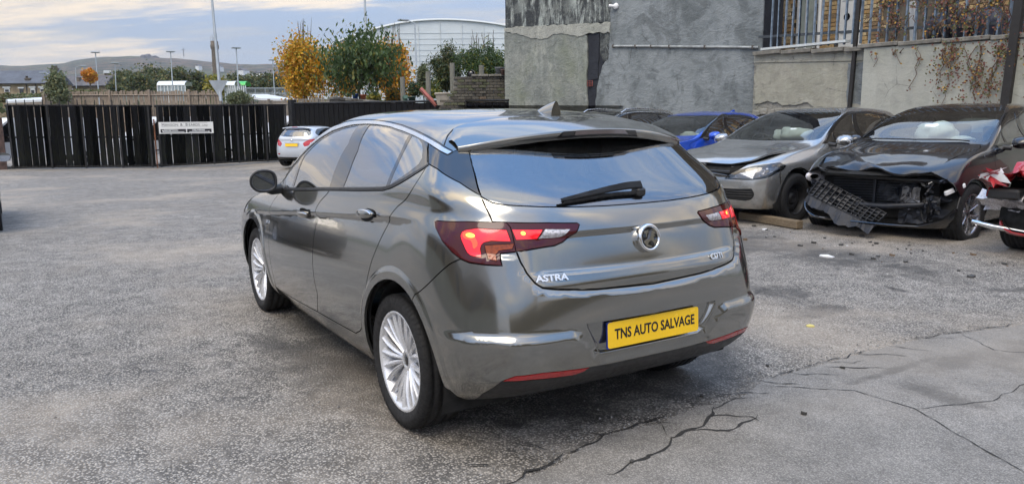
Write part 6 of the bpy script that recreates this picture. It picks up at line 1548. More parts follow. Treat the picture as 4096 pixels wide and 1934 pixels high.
for s_ in (.70, 1.55, 2.12, 2.75, 3.9, 5.3):
    q = MB(); z_ = 3.42-(s_-.66)*.0814; q.box((s_, z_, .05), (.05, .085, .075), M=A_, bev=.006); qo = q.build('pipe_clip', pm('rusty_dark', (.10, .09, .08), .7), po); qo.data.transform(Matrix.Translation(WA))
# retaining wall on the right
RA, RB = Vector((12, -12.3, 0)), Vector((2, -12.3, 0)); RM = wall_frame(RA, RB)
rw_ = empty('retaining_wall', tuple(RA), 0, 'cream rendered retaining wall with stone coping below the steel railings', 'wall'); IR = Matrix.Translation(-RA) @ RM
st_cream = stucco('render_cream', (.38, .375, .31), (.50, .49, .42), (.26, .255, .22), .18, 2.5, .6, .12, (.22, .20, .17), .15)
st_cream2 = stucco('render_pale', (.42, .43, .38), (.51, .515, .46), (.34, .35, .32), .30, 1.6, .35, .15, (.30, .30, .27), .0)
st_rub = stucco('rubble_grey', (.30, .29, .26), (.38, .37, .33), (.17, .165, .15), .0, 6, 1.2, .2, dk_amt=.6)
wp('wall_core', [(2.55, 2.80, 1), (12, 2.55, 1), (12, -.4, 1), (2.55, -.4, 1)], -.5, -.03, st_rub, rw_, 0, 0, IR)
wp('render_panel', [(2.60, 2.66, 1), (5.50, 2.52, 1), (5.52, 1.9), (5.50, 1.6), (4.9, 1.55), (4.4, 1.62), (4.0, 1.72), (3.5, 1.68), (3.0, 1.78), (2.62, 1.7)], -.05, .0, st_cream, rw_, .06, 7, IR)
wp('render_band', [(2.58, 2.84, 1), (5.52, 2.72, 1), (5.52, 2.525, 1), (2.58, 2.665, 1)], -.05, .022, st_cream, rw_, 0, 8, IR)
wp('grey_patch', [(5.05, 2.50), (5.50, 2.48), (5.50, 1.6), (5.08, 1.7)], -.04, .006, st_core, rw_, .04, 9, IR)
wp('thick_render', [(5.53, 2.76, 1), (12, 2.60, 1), (12, -.4, 1), (5.53, -.4, 1)], -.04, .20, st_cream2, rw_, 0, 10, IR)
rr = random.Random(4)
for i in range(26):      # rubble stones showing at the foot
    s_ = 2.7+.20*(i % 13)+.05*rr.random(); z_ = 1.50-.16*(i//13)+.04*rr.random(); q = MB(); q.box((s_, z_, .0), (.17+.05*rr.random(), .12+.03*rr.random(), .06+.05*rr.random()), M=IR, bev=.025); q.build('stone', st_rub, rw_)
cop = pm('coping_stone', (.20, .19, .165), .9, 0, .3, 7, bump=.5, bs=20)
for i in range(4):
    s_ = 2.62+.80*i; q = MB(); q.box((s_+.30+.08, 2.865-.042*(s_-2.6)+.004*(i % 2), -.04), (.77, .085, .34), M=IR, bev=.01); q.build('coping', cop, rw_)
for i in range(8):
    s_ = 5.40+.85*i; q = MB(); q.box((s_+.42, 2.80-.024*(s_-5.4), .03), (.83, .08, .42), M=IR, bev=.012); q.build('coping', cop, rw_)
# terrace behind it
m = MB(); m.add([IR @ Vector(p)+RA for p in ((2.4, 2.66, -.1), (14, 2.45, -.1), (14, 2.45, -12), (2.4, 2.66, -12))], [(0, 1, 2, 3)]); m.build('terrace_ground', pm('earth_brown', (.10, .085, .06), .95, 0, .3, 4), kind='structure')
# thin dark posts that hold the railing
for s_, zt, zb_, ln_, w_, lab in ((5.2, 4.6, 1.2, -.055, .075, 'thin dark steel post leaning against the cream wall'), (8.33, 4.2, 1.2, -.07, .14, 'dark steel post at the right end of the cream wall')):
    q = MB(); d_ = .06 if s_ < 6 else .24
    q.box((0, 0, 0), (w_, zt-zb_, w_*.8), M=RM @ Matrix.Translation((s_+.03, (zt+zb_)/2, d_)) @ Matrix.Rotation(ln_*.6, 4, 'Z')); o = q.build('steel_post', pm('dark_steel', (.035, .032, .030), .55, .3)); tag(o, lab, 'post')
# palisade railing above
galv = pm('galvanised_blue', (.24, .30, .37), .42, .55, .25, 9)
rl = empty('palisade_railing', tuple(RA), 0, 'blue-grey steel palisade railing on top of the cream wall', 'railing')
def zr(s_): return 3.27-.045*(s_-2.92)-(.0 if s_ < 5.4 else .03)
q = MB(); q.box((0, 0, 0), (6.0, .055, .04), M=IR @ Matrix.Translation((5.6, zr(5.6)+.0, -.09)) @ Matrix.Rotation(-.045, 4, 'Z')); q.build('rail', pm('rail_dark', (.07, .08, .09), .5, .3), rl)
q = MB(); q.box((0, 0, 0), (6.0, .055, .04), M=IR @ Matrix.Translation((5.6, zr(5.6)+1.2, -.09)) @ Matrix.Rotation(-.045, 4, 'Z')); q.build('rail', MC['rail_dark'], rl)
pale0 = None
s_ = 2.98; i = 0
while s_ < 8.6:
    zb_ = (2.95 if s_ < 5.3 else 2.88)-.03*(s_-2.9)
    if pale0 is None:
        q = MB(); q.add([Vector(p) for p in [(-.032, 0, 0), (-.014, 0, .022), (.014, 0, .022), (.032, 0, 0), (-.032, 1.75, 0), (-.014, 1.80, .022), (.014, 1.80, .022), (.032, 1.75, 0)]], [(0, 1, 5, 4), (1, 2, 6, 5), (2, 3, 7, 6), (4, 5, 1, 0), (5, 6, 2, 1), (6, 7, 3, 2)])
        pale0 = q.build('pale', galv, rl); o = pale0
    else: o = dupe(pale0, 'pale', rl)
    o.matrix_local = IR @ Matrix.Translation((s_, zb_, -.065)) @ Matrix.Rotation(.012*math.sin(i*1.7)-.01, 4, 'Z'); s_ += .19; i += 1
q = MB(); q.box((3.9, 2.955, -.02), (2.2, .05, .18), M=IR @ Matrix.Rotation(0, 4, 'Z')); q.build('white_sill', pm('sill_white', (.62, .66, .66), .6), rl)
# yellow stone house behind the railing
HA, HB = Vector((16, -15.6, 0)), Vector((0, -15.2, 0)); HM = wall_frame(HA, HB)
hs = empty('stone_house', tuple(HA), 0, 'yellow stone house with white door behind the palisade railing', 'house'); IH = Matrix.Translation(-HA) @ HM
mort = pm('mortar_dark', (.11, .095, .075), .95, 0, .3, 8)
wp('wall', [(2.6, 9, 1), (16, 9, 1), (16, 2, 1), (2.6, 2, 1)], -.4, -.02, mort, hs, 0, 0, IH)
bm = [pm('stone_yellow', (.46, .33, .17), .9, 0, .3, 6, bump=.5, bs=25), pm('stone_ochre', (.38, .25, .12), .9, 0, .3, 6, bump=.5, bs=25), pm('stone_buff', (.52, .42, .26), .9, 0, .3, 6, bump=.5, bs=25), pm('stone_brown', (.24, .17, .10), .9, 0, .3, 6, bump=.5, bs=25)]
openings = [(5.22, 5.82), (6.55, 6.98), (7.9, 9.4)]
cnt = 0; rest = MB(); meshes = []
for mm_ in bm:
    q = MB(); q.box((0, 0, 0), (1, 1, 1), bev=.06); o = q.build('brick', mm_); meshes.append(o.data); bpy.data.objects.remove(o)
rr = random.Random(8); kq = 0
for row in range(24):
    z_ = 2.78+.105*row; s_ = 2.9+.13*(row % 2)
    while s_ < 13:
        L = .20+.16*rr.random(); c_ = s_+L/2
        if not any(a_ < c_+L*.35 and c_-L*.35 < b_ for a_, b_ in openings) and z_ < 4.9:
            h_ = .085+.012*rr.random(); d_ = rr.random()*.012
            if cnt < 300 and 3 < s_ < 11.6:
                o = bpy.data.objects.new('brick', meshes[rr.randrange(4)]); COL.objects.link(o); o.parent = hs; cnt += 1
                o.matrix_local = IH @ Matrix.Translation((c_, z_, -.02+d_)) @ Matrix.Diagonal((L-.012, h_, .06, 1))
            else: rest.cur = rr.randrange(4); rest.box((c_, z_, -.02+d_), (L-.012, h_, .06), M=IH)
        s_ += L
rest.build('brickwork', bm, hs, kind='stuff')
whitep = pm('white_joinery', (.74, .76, .76), .35, 0, .06, 4)
def opening(a_, b_, z0_, z1_, kind):
    q = MB(); w_ = b_-a_
    if kind == 'door':
        q.box(((a_+b_)/2, (z0_+z1_)/2, .0), (w_, z1_-z0_, .06), M=IH, bev=.01); o = q.build('door', whitep, hs)
        g = MB(); g.lathe([(0, .035), (w_*.22, .035)], M=IH @ Matrix.Translation(((a_+b_)/2, z0_+1.15, 0)), n=16); g.build('door_window', gloss_black, o)
        for k_ in (.25, .75, 1.55): g = MB(); g.box(((a_+b_)/2, z0_+k_, .033), (w_*.7, .02, .012), M=IH); g.build('door_moulding', pm('joinery_shadow', (.45, .47, .48), .5), o)
    else:
        for x_ in (a_+.03, (a_+b_)/2, b_-.03): q.box((x_, (z0_+z1_)/2, .01), (.05, z1_-z0_, .05), M=IH)
        for y_ in (z0_+.03, z1_-.03): q.box(((a_+b_)/2, y_, .012), (w_, .05, .05), M=IH)
        o = q.build('window_frame', whitep, hs); g = MB(); g.box(((a_+b_)/2, (z0_+z1_)/2, -.0), (w_-.04, z1_-z0_-.04, .01), M=IH); g.build('pane', pm('curtained_glass', (.42, .47, .43), .12, 0, .2, 3, coat=1.0), o)
opening(5.22, 5.82, 2.75, 4.9, 'win'); opening(6.55, 6.98, 2.72, 4.9, 'door')
q = MB(); q.box((8.65, 3.4, -.08), (1.5, 2.4, .06), M=IH); q.build('dark_opening', dark_in, hs)
for s_, w_ in ((5.98, .09), (7.20, .09)):
    q = MB(); q.tube([IH @ Vector((s_, 2.6, .08)), IH @ Vector((s_, 6, .08))], w_/2, 8); q.build('downpipe', whitep if s_ > 5.9 else black_trim, hs)
q = MB(); q.tube([IH @ Vector((4.0, 2.6, .09)), IH @ Vector((4.0, 6, .09))], .045, 8); q.build('downpipe', pm('brown_pipe', (.05, .03, .025), .5), hs)
# things stored on the terrace
rr = random.Random(12)
for i, (s_, c_, lab) in enumerate([(6.5, (.02, .02, .03), 'black rubbish sack behind the railings, left of the other sacks'), (7.0, (.018, .02, .03), 'black rubbish sack in the middle of the row behind the railings'), (7.45, (.03, .035, .06), 'dark blue sack at the right of the row behind the railings')]):
    o = bag(None, 0, 0, 0, .30, .30, .42, 3+i*2.2) if False else None
    m = MB(); rows_ = []
    for a in np.linspace(-1.35, 1.5, 12):
        rw = []
        for b in np.linspace(0, 2*math.pi, 21):
            v = Vector((math.cos(a)*math.cos(b), math.cos(a)*math.sin(b), math.sin(a))); k_ = 1+.25*mnoise.noise(v*1.8+Vector((i*3, 0, 0)))+.10*(1-2*abs(mnoise.noise(v*4+Vector((0, i, 0)))))
            rw.append((v.x*.27*k_, v.y*.25*k_, .36+v.z*.40*k_))
        rows_.append(rw)
    m.grid(rows_); o = m.build('rubbish_sack', pm('sack_%d' % i if False else ('sack_dark' if i < 2 else 'sack_blue'), c_, .35)); P_ = RM @ Vector((s_, 2.62, -.75)); o.location = P_; tag(o, lab, 'sack')
m = MB(); m.box((0, 0, .5), (.10, .08, 1.1), M=Matrix.Translation(RM @ Vector((6.15, 2.6, -.5))) @ Matrix.Rotation(.10, 4, 'Y')); o = m.build('white_plank', whitep); tag(o, 'short white board leaning behind the railings beside black sacks', 'board')

# climbing plant over railing and wall
rr = random.Random(21)
vine = empty('climbing_plant', tuple(RM @ Vector((7.4, 2.6, .2))), 0, 'straggling russet climber hanging over the railing and cream wall', 'plant')
stm = MB(); lf = MB(); lmats = [pm('leaf_russet', (.17, .060, .045), .6), pm('leaf_brown', (.15, .09, .04), .7), pm('leaf_olive', (.10, .11, .03), .6), pm('leaf_gold', (.42, .24, .03), .6)]
VO = -(RM @ Vector((7.4, 2.6, .2)))
def vleaf(p, s):
    a = rr.random()*6.28; t = rr.uniform(-.9, .9); M = Matrix.Translation(p) @ Matrix.Rotation(a, 4, 'Y') @ Matrix.Rotation(t, 4, 'X')
    lf.cur = rr.choices([0, 1, 2, 3], [5, 4, 3, 1])[0]; lf.add([M @ Vector(q) for q in ((0, 0, 0), (s*.35, .1*s, s*.5), (0, 0, s), (-s*.35, .1*s, s*.5))], [(0, 1, 2, 3)])
for i in range(105):
    s0 = 6.0+2.6*rr.random()**.8 if rr.random() < .75 else 5.6+.5*rr.random()
    p = Vector((s0, 2.9+1.5*rr.random(), .05)); pts = [p]; hang = rr.random() < (.34 if s0 > 6.6 else .1)
    for k_ in range(rr.randrange(6, 15)):
        p = p+Vector((rr.uniform(-.09, .09), (-.13 if hang else rr.uniform(-.12, .13)), rr.uniform(-.02, .02))); p.z = (.23+.02*rr.random()) if p.y < 2.70 else rr.uniform(-.05, .07); p.y = max(p.y, 1.45); pts.append(p.copy())
    W_ = [RM @ q_+VO for q_ in pts]; stm.tube(W_, .005+.004*rr.random(), 4, caps=False)
    for q_ in W_[1:]:
        for _ in range(rr.choice([0, 1, 3, 5])): vleaf(q_+Vector((rr.uniform(-.06, .06), rr.uniform(0, .05), rr.uniform(-.06, .06))), .03+.035*rr.random())
for i in range(22):     # denser sprays low on the wall
    cx, cz = 6.9+1.5*rr.random(), 1.75+.9*rr.random()
    for k_ in range(40): vleaf(RM @ Vector((cx+rr.gauss(0, .10), cz+rr.gauss(0, .12), .25+.03*rr.random()))+VO, .03+.03*rr.random())
stm.build('stems', pm('twig_brown', (.12, .08, .055), .8), vine, kind='stuff'); lf.build('leaves', lmats, vine, kind='stuff')
# ------------------------------------------------------------------ black palisade gates and sign
gL, gM, gR, gP = [Vector(BG['g'][k]) for k in ('gL', 'gM', 'gR', 'post')]
gblack = pm('gate_black', (.010, .010, .011), .7, .0, .5, 3, bump=.3, bs=18)
gmoss = None
m_, n_ = newmat('gate_black_mossy'); z_ = n_.sep(n_.coord())[1]
mo_ = n_.math('MULTIPLY', n_.ramp(z_, .2, 1.1, .45, 0), n_.ramp(n_.noise(n_.coord(), 5, 5, .6), .35, .65))
n_.bsdf(col=n_.mix(mo_, n_.mix(n_.ramp(n_.noise(n_.coord(), 4, 5, .7), .5, .75), (.007, .007, .009), (.018, .015, .013)), (.026, .032, .014)), rough=.85, spec=.2); gmoss = m_
def gate(name, A, B, h0, h1, sp_, label, posts, spikes=0.0, seed=0):
    M = wall_frame(Vector((A.x, A.y, 0)), Vector((B.x, B.y, 0))); L = (B-A).length; root = empty(name, (A.x, A.y, 0), 0, label, 'gate'); I_ = Matrix.Translation(-Vector((A.x, A.y, 0))) @ M
    za = lambda s: A.z+(B.z-A.z)*s/L; zt = lambda s: h0+(h1-h0)*s/L
    r_ = random.Random(seed)
    def bar(n, s0, s1, za_, zb_, d, mat=gblack, dd=.05):
        q = MB(); q.add([I_ @ Vector(p) for p in ((s0, za_, d), (s1, za_, d), (s1, zb_, d), (s0, zb_, d), (s0, za_, d+dd), (s1, za_, d+dd), (s1, zb_, d+dd), (s0, zb_, d+dd))], [(3, 2, 1, 0), (4, 5, 6, 7), (0, 1, 5, 4), (2, 3, 7, 6), (1, 2, 6, 5), (3, 0, 4, 7)]); return q.build(n, mat, root)
    def rail(n, f0, f1, hh):
        q = MB(); q.tube([I_ @ Vector((s, f0+(f1-f0)*s/L, 0)) for s in np.linspace(0, L, 6)], hh, 4, smooth=False); return q.build(n, gblack, root)
    rail('bottom_rail', A.z+.10, B.z+.10, .05); rail('top_rail', h0-.03, h1-.03, .045); rail('middle_rail', (A.z+h0)/2, (B.z+h1)/2, .035)
    for s in posts: bar('upright', s-.035, s+.035, za(s)+.03, zt(s), .055, gblack, .03)
    s = .05; w = sp_*.955; first = None; k = 0
    while s < L-.05:
        h = zt(s)-za(s)-.08; ww = min(w*(1+.10*r_.uniform(-1, 1)), L-s)
        if first is None:
            q = MB(); P = [(0, 0, 0), (.03, 0, .025), (w*.5, 0, .012), (w-.03, 0, .025), (w, 0, 0)]
            V = [Vector((a, z, b)) for a, z0_, b in P for z in (0, 1)]
            q.add(V, [(2*i, 2*i+2, 2*i+3, 2*i+1) for i in range(4)]+[(2*i+1, 2*i+3, 2*i+2, 2*i) for i in range(4)]); first = q.build('slat', gmoss, root); o = first
        else: o = dupe(first, 'slat', root)
        o.matrix_local = I_ @ Matrix.Translation((s, za(s)+.08, .02)) @ Matrix.Rotation(r_.uniform(-.006, .006), 4, 'Z') @ Matrix.Diagonal((ww/w, h+(.0), 1, 1)); s += sp_; k += 1
    if spikes:
        for i in range(int(L/spikes)): bar('spike', i*spikes+.1, i*spikes+.125, zt(i*spikes), zt(i*spikes)+.20, .0, gblack, .02)
    return root, M, L, zt, za
gl_, GM1, L1, zt1, za1 = gate('gate_leaf', gL, gM, 2.09, 2.03, .262, 'left leaf of the black slatted gate with short spikes along its top', (.12, 1.6, 2.9, 4.3, 5.45), .33, 1)
gr_, GM2, L2, zt2, za2 = gate('gate_leaf', gM+Vector((-.01, -.08, 0)), gR, 2.03, 2.06, .245, 'right leaf of the black slatted gate carrying the white company sign', (.10, 2.05, 3.0, 4.1, 4.9), 0, 2)
# drop bolt between the leaves, hinge post
q = MB(); M_ = GM2; q.box((-.05, .55, .10), (.05, 1.9, .05), M=M_); o = q.build('drop_bolt', pm('rusty_steel', (.16, .065, .03), .8, 0, .5, 12)); tag(o, 'rusty drop bolt standing between the two black gate leaves', 'bolt')
q = MB(); q.box((-.02, -.28, .12), (.20, .03, .10), M=M_); q.build('bolt_foot', gblack, o)
q = MB(); q.box((.0, .30, .12), (.16, .05, .05), M=M_); q.build('bolt_catch', gblack, o)
q = MB(); q.box((gP.x, gP.y, gP.z+1.25), (.26, .26, 2.5), rz=.3, bev=.01); o = q.build('gate_post', gblack); tag(o, 'square black hinge post right of the black gate', 'post')
gp0 = Vector((gL.x+.25, gL.y+.35, gL.z)); q = MB(); q.box((gp0.x, gp0.y, gp0.z+.9), (.4, .4, 2.2)); o = q.build('gate_post', pm('brick_dark_red', (.09, .055, .045), .8, 0, .4, 9)); tag(o, 'dark brown gate post at the left end of the black gate', 'post')
# sign
sg = empty('company_sign', tuple(GM2 @ Vector((1.1, 1.15, .10))), 0, 'white and black sign reading HANSON & BEARDS LTD on the gate', 'sign'); IS = Matrix.Translation(-sg.location) @ GM2
q = MB(); q.box((1.105, 1.155, .10), (1.99, .45, .02), M=IS); q.build('board', pm('sign_white', (.80, .80, .77), .5, 0, .05, 3), sg)
q = MB(); q.box((.625, 1.035, .112), (.92, .135, .006), M=IS); q.build('panel', pm('sign_black', (.015, .015, .02), .4), sg)
q = MB(); q.box((1.575, 1.035, .112), (.90, .135, .006), M=IS); q.build('panel', MC['sign_black'], sg)
FX = IS @ Matrix.Translation((0, 0, .1165))
ink = pm('sign_ink', (.05, .05, .05), .5)
def txt(t, x, z, s, m_, sx=1.0, bold=0): font_mesh(t, s, .001, 'lettering', m_, sg, IS @ Matrix.Translation((x, z, .1165 if m_ is whitep else .1115)), sx=sx, bold=bold)
txt('H', .27, 1.275, .17, ink, .9); txt('ANSON', .575, 1.262, .125, ink, 1.12); txt('&', .93, 1.27, .15, ink); txt('B', 1.12, 1.275, .17, ink, .9); txt('EARDS', 1.40, 1.262, .125, ink, 1.10); txt('LTD', 1.80, 1.245, .08, ink, 1.3)
for z_ in (1.337, 1.205): q = MB(); q.box((1.05, z_, .111), (1.68, .006, .003), M=IS); q.build('rule', ink, sg)
txt('RECEPTION', .545, 1.055, .085, whitep, 1.12, .003); txt('DELIVERIES', 1.55, 1.055, .085, whitep, 1.12, .003)
for pts in ([(.235, 1.0), (.235, 1.04), (.215, 1.04), (.25, 1.085), (.285, 1.04), (.262, 1.04), (.262, 1.01), (1.02, 1.01), (1.02, .985), (.25, .985)], [(1.20, .985), (1.90, .985), (1.90, .970), (1.985, .998), (1.90, 1.026), (1.90, 1.010), (1.20, 1.010)]):
    wp('arrow', pts, .114, .1165, whitep, sg, 0, 0, IS)
# corrugated black fence right of the post
c0, c1, c2 = [Vector(p) for p in BG['corr']]
CMx = wall_frame(Vector((c1.x, c1.y, 0)), Vector((c2.x, c2.y, 0))); Lc = math.hypot(c2.x-c1.x, c2.y-c1.y)
cf = empty('black_fence', (c1.x, c1.y, 0), 0, 'black boarded fence right of the gate, behind the white hatchback', 'fence'); IC = Matrix.Translation(-Vector((c1.x, c1.y, 0))) @ CMx
f0 = None; s = 0; k = 0; rr = random.Random(6)
while s < Lc+5:
    if f0 is None:
        q = MB(); q.box((.13, .5, 0), (.24, 1.0, .03)); q.box((.02, .5, .025), (.03, 1.0, .03)); f0 = q.build('board', gmoss, cf); o = f0
    else: o = dupe(f0, 'board', cf)
    o.matrix_local = IC @ Matrix.Translation((s, -.5, .008*(k % 2))) @ Matrix.Diagonal((1, c0.z+.5-.012*s+.02*rr.random(), 1, 1)); s += .262; k += 1
q = MB(); q.tube([IC @ Vector((0, c0.z+.02, .03)), IC @ Vector((Lc+5, c0.z+.02-.06, .03))], .035, 4, smooth=False); q.build('top_rail', gblack, cf)
# white van and a pale car parked outside, seen through the slits
def van(x, y, rz, name, label, mat, L=5.2, H=2.0):
    t = empty(name, (x, y, -.4), rz, label, 'van'); q = MB()
    prof = [(-L/2, .45), (-L/2, H-.12), (-L/2+.12, H), (L/2-1.6, H), (L/2-.9, H-.55), (L/2-.1, H-.95), (L/2, .75), (L/2, .45)]
    q.prism([(a, b) for a, b in prof], -.95, .95, Matrix.Rotation(math.pi/2, 4, 'X')); q.build('body', mat, t)
    q = MB(); q.prism([(L/2-1.5, H-.15), (L/2-1.0, H-.6), (L/2-.3, H-.95), (L/2-1.6, H-.95), (L/2-1.7, H-.2)], -.96, .96, Matrix.Rotation(math.pi/2, 4, 'X')); q.build('windows', gloss_black, t)
    for a in (-L/2+.9, L/2-.9):
        for s_ in (1, -1): make_wheel(t, a, s_*.85, .33, .21, .21, 'five', alloy, s_)
    return t
vw = pm('van_white', (.75, .76, .77), .25, 0, .05, 3, coat=.8)
van(34.6, 2.6, 2.05, 'white_van', 'white van parked outside, behind the left end of the black gate', vw); van(32.6, -3.0, 1.75, 'white_van', 'white van parked outside, behind the middle of the black gate', vw); van(31.4, -8.2, 1.75, 'white_van', 'pale van parked outside, behind the right end of the black gate', pm('van_grey', (.5, .52, .54), .3, 0, .05, 3, coat=.8))
# ------------------------------------------------------------------ hills, town, trees beyond the yard
def hillmat():
    m, n = newmat('moorland'); co = n.coord()
    f = n.noise(co, .006, 8, .65, .4); g = n.noise(co, .035, 8, .72); h = n.noise(co, .12, 6, .75)
    c = n.mix(n.ramp(f, .38, .60), (.085, .10, .035), (.17, .10, .055)); c = n.mix(n.ramp(g, .44, .56), c, (.018, .030, .012)); c = n.mix(n.ramp(h, .53, .66, 0, .9), c, (.22, .15, .08))
    n.bsdf(col=c, rough=.95, nrm=n.bump(h, 1.0, 6)); return m
rd, rf = BG['ridge'], BG['ridge_foot']
rows_ = []
def lerp(a, b, t): return [a[i]+(b[i]-a[i])*t for i in range(3)]
nseg = 14
for f in np.linspace(0, 1.25, 26):
    rw = []
    for i in range((len(rd)-1)*nseg+1):
        j = min(i//nseg, len(rd)-2); t = (i-j*nseg)/nseg
        a = lerp(rf[j], rf[j+1], t); b = lerp(rd[j], rd[j+1], t)
        p = [a[0]+(b[0]-a[0])*f, a[1]+(b[1]-a[1])*f, 0]
        zb_, zt_ = -4.0, b[2]; g = min(f, 1)
        z = zb_+(zt_-zb_)*(g**1.15) if f <= 1 else zt_-(f-1)*120
        z += (1-abs(2*g-1))*6*mnoise.noise(Vector((p[0]*.006, p[1]*.006, 0)))+1.6*(g > .5)*mnoise.noise(Vector((p[0]*.03, p[1]*.03, 3)))
        rw.append((p[0], p[1], z))
    rows_.append(rw)
hl = MB(); hl.grid(rows_[::-1]); hl.build('hills', hillmat(), kind='structure')

def leafcols(name, cols, tr=.25):
    out = []
    for i, c in enumerate(cols):
        m, n = newmat('%s_%d' % (name, i)); o = n.n('ShaderNodeOutputMaterial'); d = n.n('ShaderNodeBsdfPrincipled'); t = n.n('ShaderNodeBsdfTranslucent')
        f = n.noise(n.coord(), 1.3, 4); cc = n.mix(n.ramp(f, .3, .7), tuple(v*.75 for v in c), tuple(min(1, v*1.25) for v in c))
        n.l(cc, d.inputs['Base Color']); d.inputs['Roughness'].default_value = .55; n.l(cc, t.inputs[0])
        x = n.n('ShaderNodeMixShader'); x.inputs[0].default_value = tr; n.l(d.outputs[0], x.inputs[1]); n.l(t.outputs[0], x.inputs[2]); n.l(x.outputs[0], o.inputs[0]); out.append(m)
    return out
GOLD = leafcols('gold_leaf', [(.62, .34, .02), (.52, .22, .012), (.45, .36, .03), (.22, .22, .02), (.68, .42, .05)], .35)
ORNG = leafcols('orange_leaf', [(.60, .26, .03), (.50, .16, .02), (.60, .36, .04)], .3)
GREEN = leafcols('green_leaf', [(.060, .105, .028), (.09, .14, .038), (.040, .075, .022), (.20, .19, .04)], .35)
DKGRN = leafcols('dark_green_leaf', [(.045, .075, .028), (.065, .10, .034), (.032, .055, .022), (.14, .13, .04)], .25)
PALE = leafcols('sage_leaf', [(.16, .19, .10), (.12, .15, .07), (.20, .20, .09)], .3)
FARG = leafcols('far_foliage', [(.075, .105, .034), (.11, .13, .042), (.05, .075, .028), (.17, .15, .05)], .2)
YEL = leafcols('yellow_green_leaf', [(.30, .27, .04), (.20, .22, .05), (.42, .34, .05)], .3)
HEDGE = leafcols('hedge_leaf', [(.075, .10, .028), (.10, .12, .035), (.13, .10, .045)], .15)
bark = pm('bark', (.10, .085, .07), .9, 0, .3, 8, bump=.6, bs=40)
def leaves(name, P, s, mats, parent, r, aspect=.5, droop=0.0, wts=None):
    n_ = len(P); q = rng.normal(size=(n_, 3)); q[:, 2] *= .8; q /= np.linalg.norm(q, axis=1)[:, None]
    d = rng.normal(size=(n_, 3)); d[:, 2] -= droop*2.2; d /= np.linalg.norm(d, axis=1)[:, None]
    w = np.cross(d, q); w /= np.maximum(np.linalg.norm(w, axis=1), 1e-6)[:, None]
    S = s*(.6+.8*rng.random(n_))[:, None]
    V = np.stack([P, P+d*S*.5+w*S*aspect*.5, P+d*S, P+d*S*.5-w*S*aspect*.5], 1).reshape(-1, 3)
    me = bpy.data.meshes.new(name); me.vertices.add(4*n_); me.vertices.foreach_set('co', V.ravel()); me.loops.add(4*n_); me.loops.foreach_set('vertex_index', np.arange(4*n_))
    me.polygons.add(n_); me.polygons.foreach_set('loop_start', np.arange(n_)*4); 
    for m_ in mats: me.materials.append(m_)
    me.polygons.foreach_set('material_index', rng.choice(len(mats), n_, p=wts).astype(np.int32)); me.update(calc_edges=True)
    o = bpy.data.objects.new(name, me); COL.objects.link(o); o.parent = parent; return o
def tree(key, name, label, mats, n, s, cat='tree', group=None, ground=None, trunk=.09, clumps=40, aspect=.5, droop=0, bare=0, seed=1, fill=1.0, shape='round', wts=None, lean=0):
    c, rx, rz = BG[key]; r = random.Random(seed); gzz = ground if ground is not None else -1.0
    root = empty(name, (c[0], c[1], gzz), 0, label, cat, group); cl = []
    for i in range(clumps):
        while True:
            v = Vector((r.uniform(-1, 1), r.uniform(-1, 1), r.uniform(-1, 1)))
            if v.length < 1: break
        if shape == 'cone': k_ = (1-(v.z+1)/2)*.9+.12; v.x *= k_; v.y *= k_
        elif shape == 'fan': k_ = .45+.55*(v.z+1)/2; v.x *= k_; v.y *= k_
        elif shape == 'box': pass
        else: v *= .55+.45*r.random()
        k2 = 1+.22*mnoise.noise(v*2+Vector((seed, 0, 0)))
        cl.append(Vector((v.x*rx*.86*k2, v.y*rx*.86*k2, v.z*rz*.88*k2)))
    C_ = np.array([tuple(v) for v in cl]); idx = rng.integers(0, clumps, n); cs = rx*.20*fill
    sz = (.5+rng.random(clumps))[idx][:, None]
    P = C_[idx]+rng.normal(size=(n, 3))*cs*sz*np.array([1, 1, .85*min(1.4, rz/rx)])
    P += np.array([0, 0, c[2]-gzz]); P[:, 2] = np.maximum(P[:, 2], (c[2]-gzz)-rz*1.0)
    leaves('crown', P, s, mats, root, r, aspect, droop, wts)
    if trunk:
        m = MB(); base = Vector((0, 0, -.1)); mid = Vector((rx*.05, 0, c[2]-gzz-rz*.55)); m.tube([base, (base+mid)/2+Vector((.03*rx, .03*rx, 0)), mid], [trunk, trunk*.85, trunk*.7], 8); m.build('trunk', bark, root)
        m = MB()
        for v in cl[:min(18, clumps)]:
            e = v+Vector((0, 0, c[2]-gzz)); m.tube([mid-Vector((0, 0, rz*.1)), mid.lerp(e, .45)+Vector((0, 0, -.05*rz)), e], [trunk*.5, trunk*.28, trunk*.10], 5, caps=False)
        for i in range(bare):
            a = Vector((r.uniform(-.5, .5)*rx, r.uniform(-.3, .3)*rx, c[2]-gzz+rz*.6)); b = a+Vector((r.uniform(-.15, .15)*rx, r.uniform(-.1, .1)*rx, rz*(.45+.35*r.random())))
            m.tube([a, b], [.022, .006], 4, caps=False)
            for k in range(3): p = a.lerp(b, .3+.2*k); m.tube([p, p+Vector((r.uniform(-.15, .15)*rx, 0, .18*rz))], [.010, .004], 4, caps=False)
        m.build('limbs', bark, root, kind='stuff')
    return root
tg_z = 2.0
tree('yel', 'autumn_tree', 'golden yellow autumn tree behind the black fence, left of the green tree', GOLD, 17000, .135, ground=-.5, trunk=.16, clumps=75, aspect=.8, bare=9, seed=3, fill=1.08, wts=[.34, .22, .18, .14, .12])
tree('yel2', 'autumn_tree', 'orange and yellow autumn tree behind the drooping green tree', GOLD+ORNG[:2], 9000, .14, ground=-.5, trunk=.14, clumps=50, aspect=.8, bare=10, seed=5, fill=1.05, wts=[.25, .25, .1, .05, .1, .15, .1])
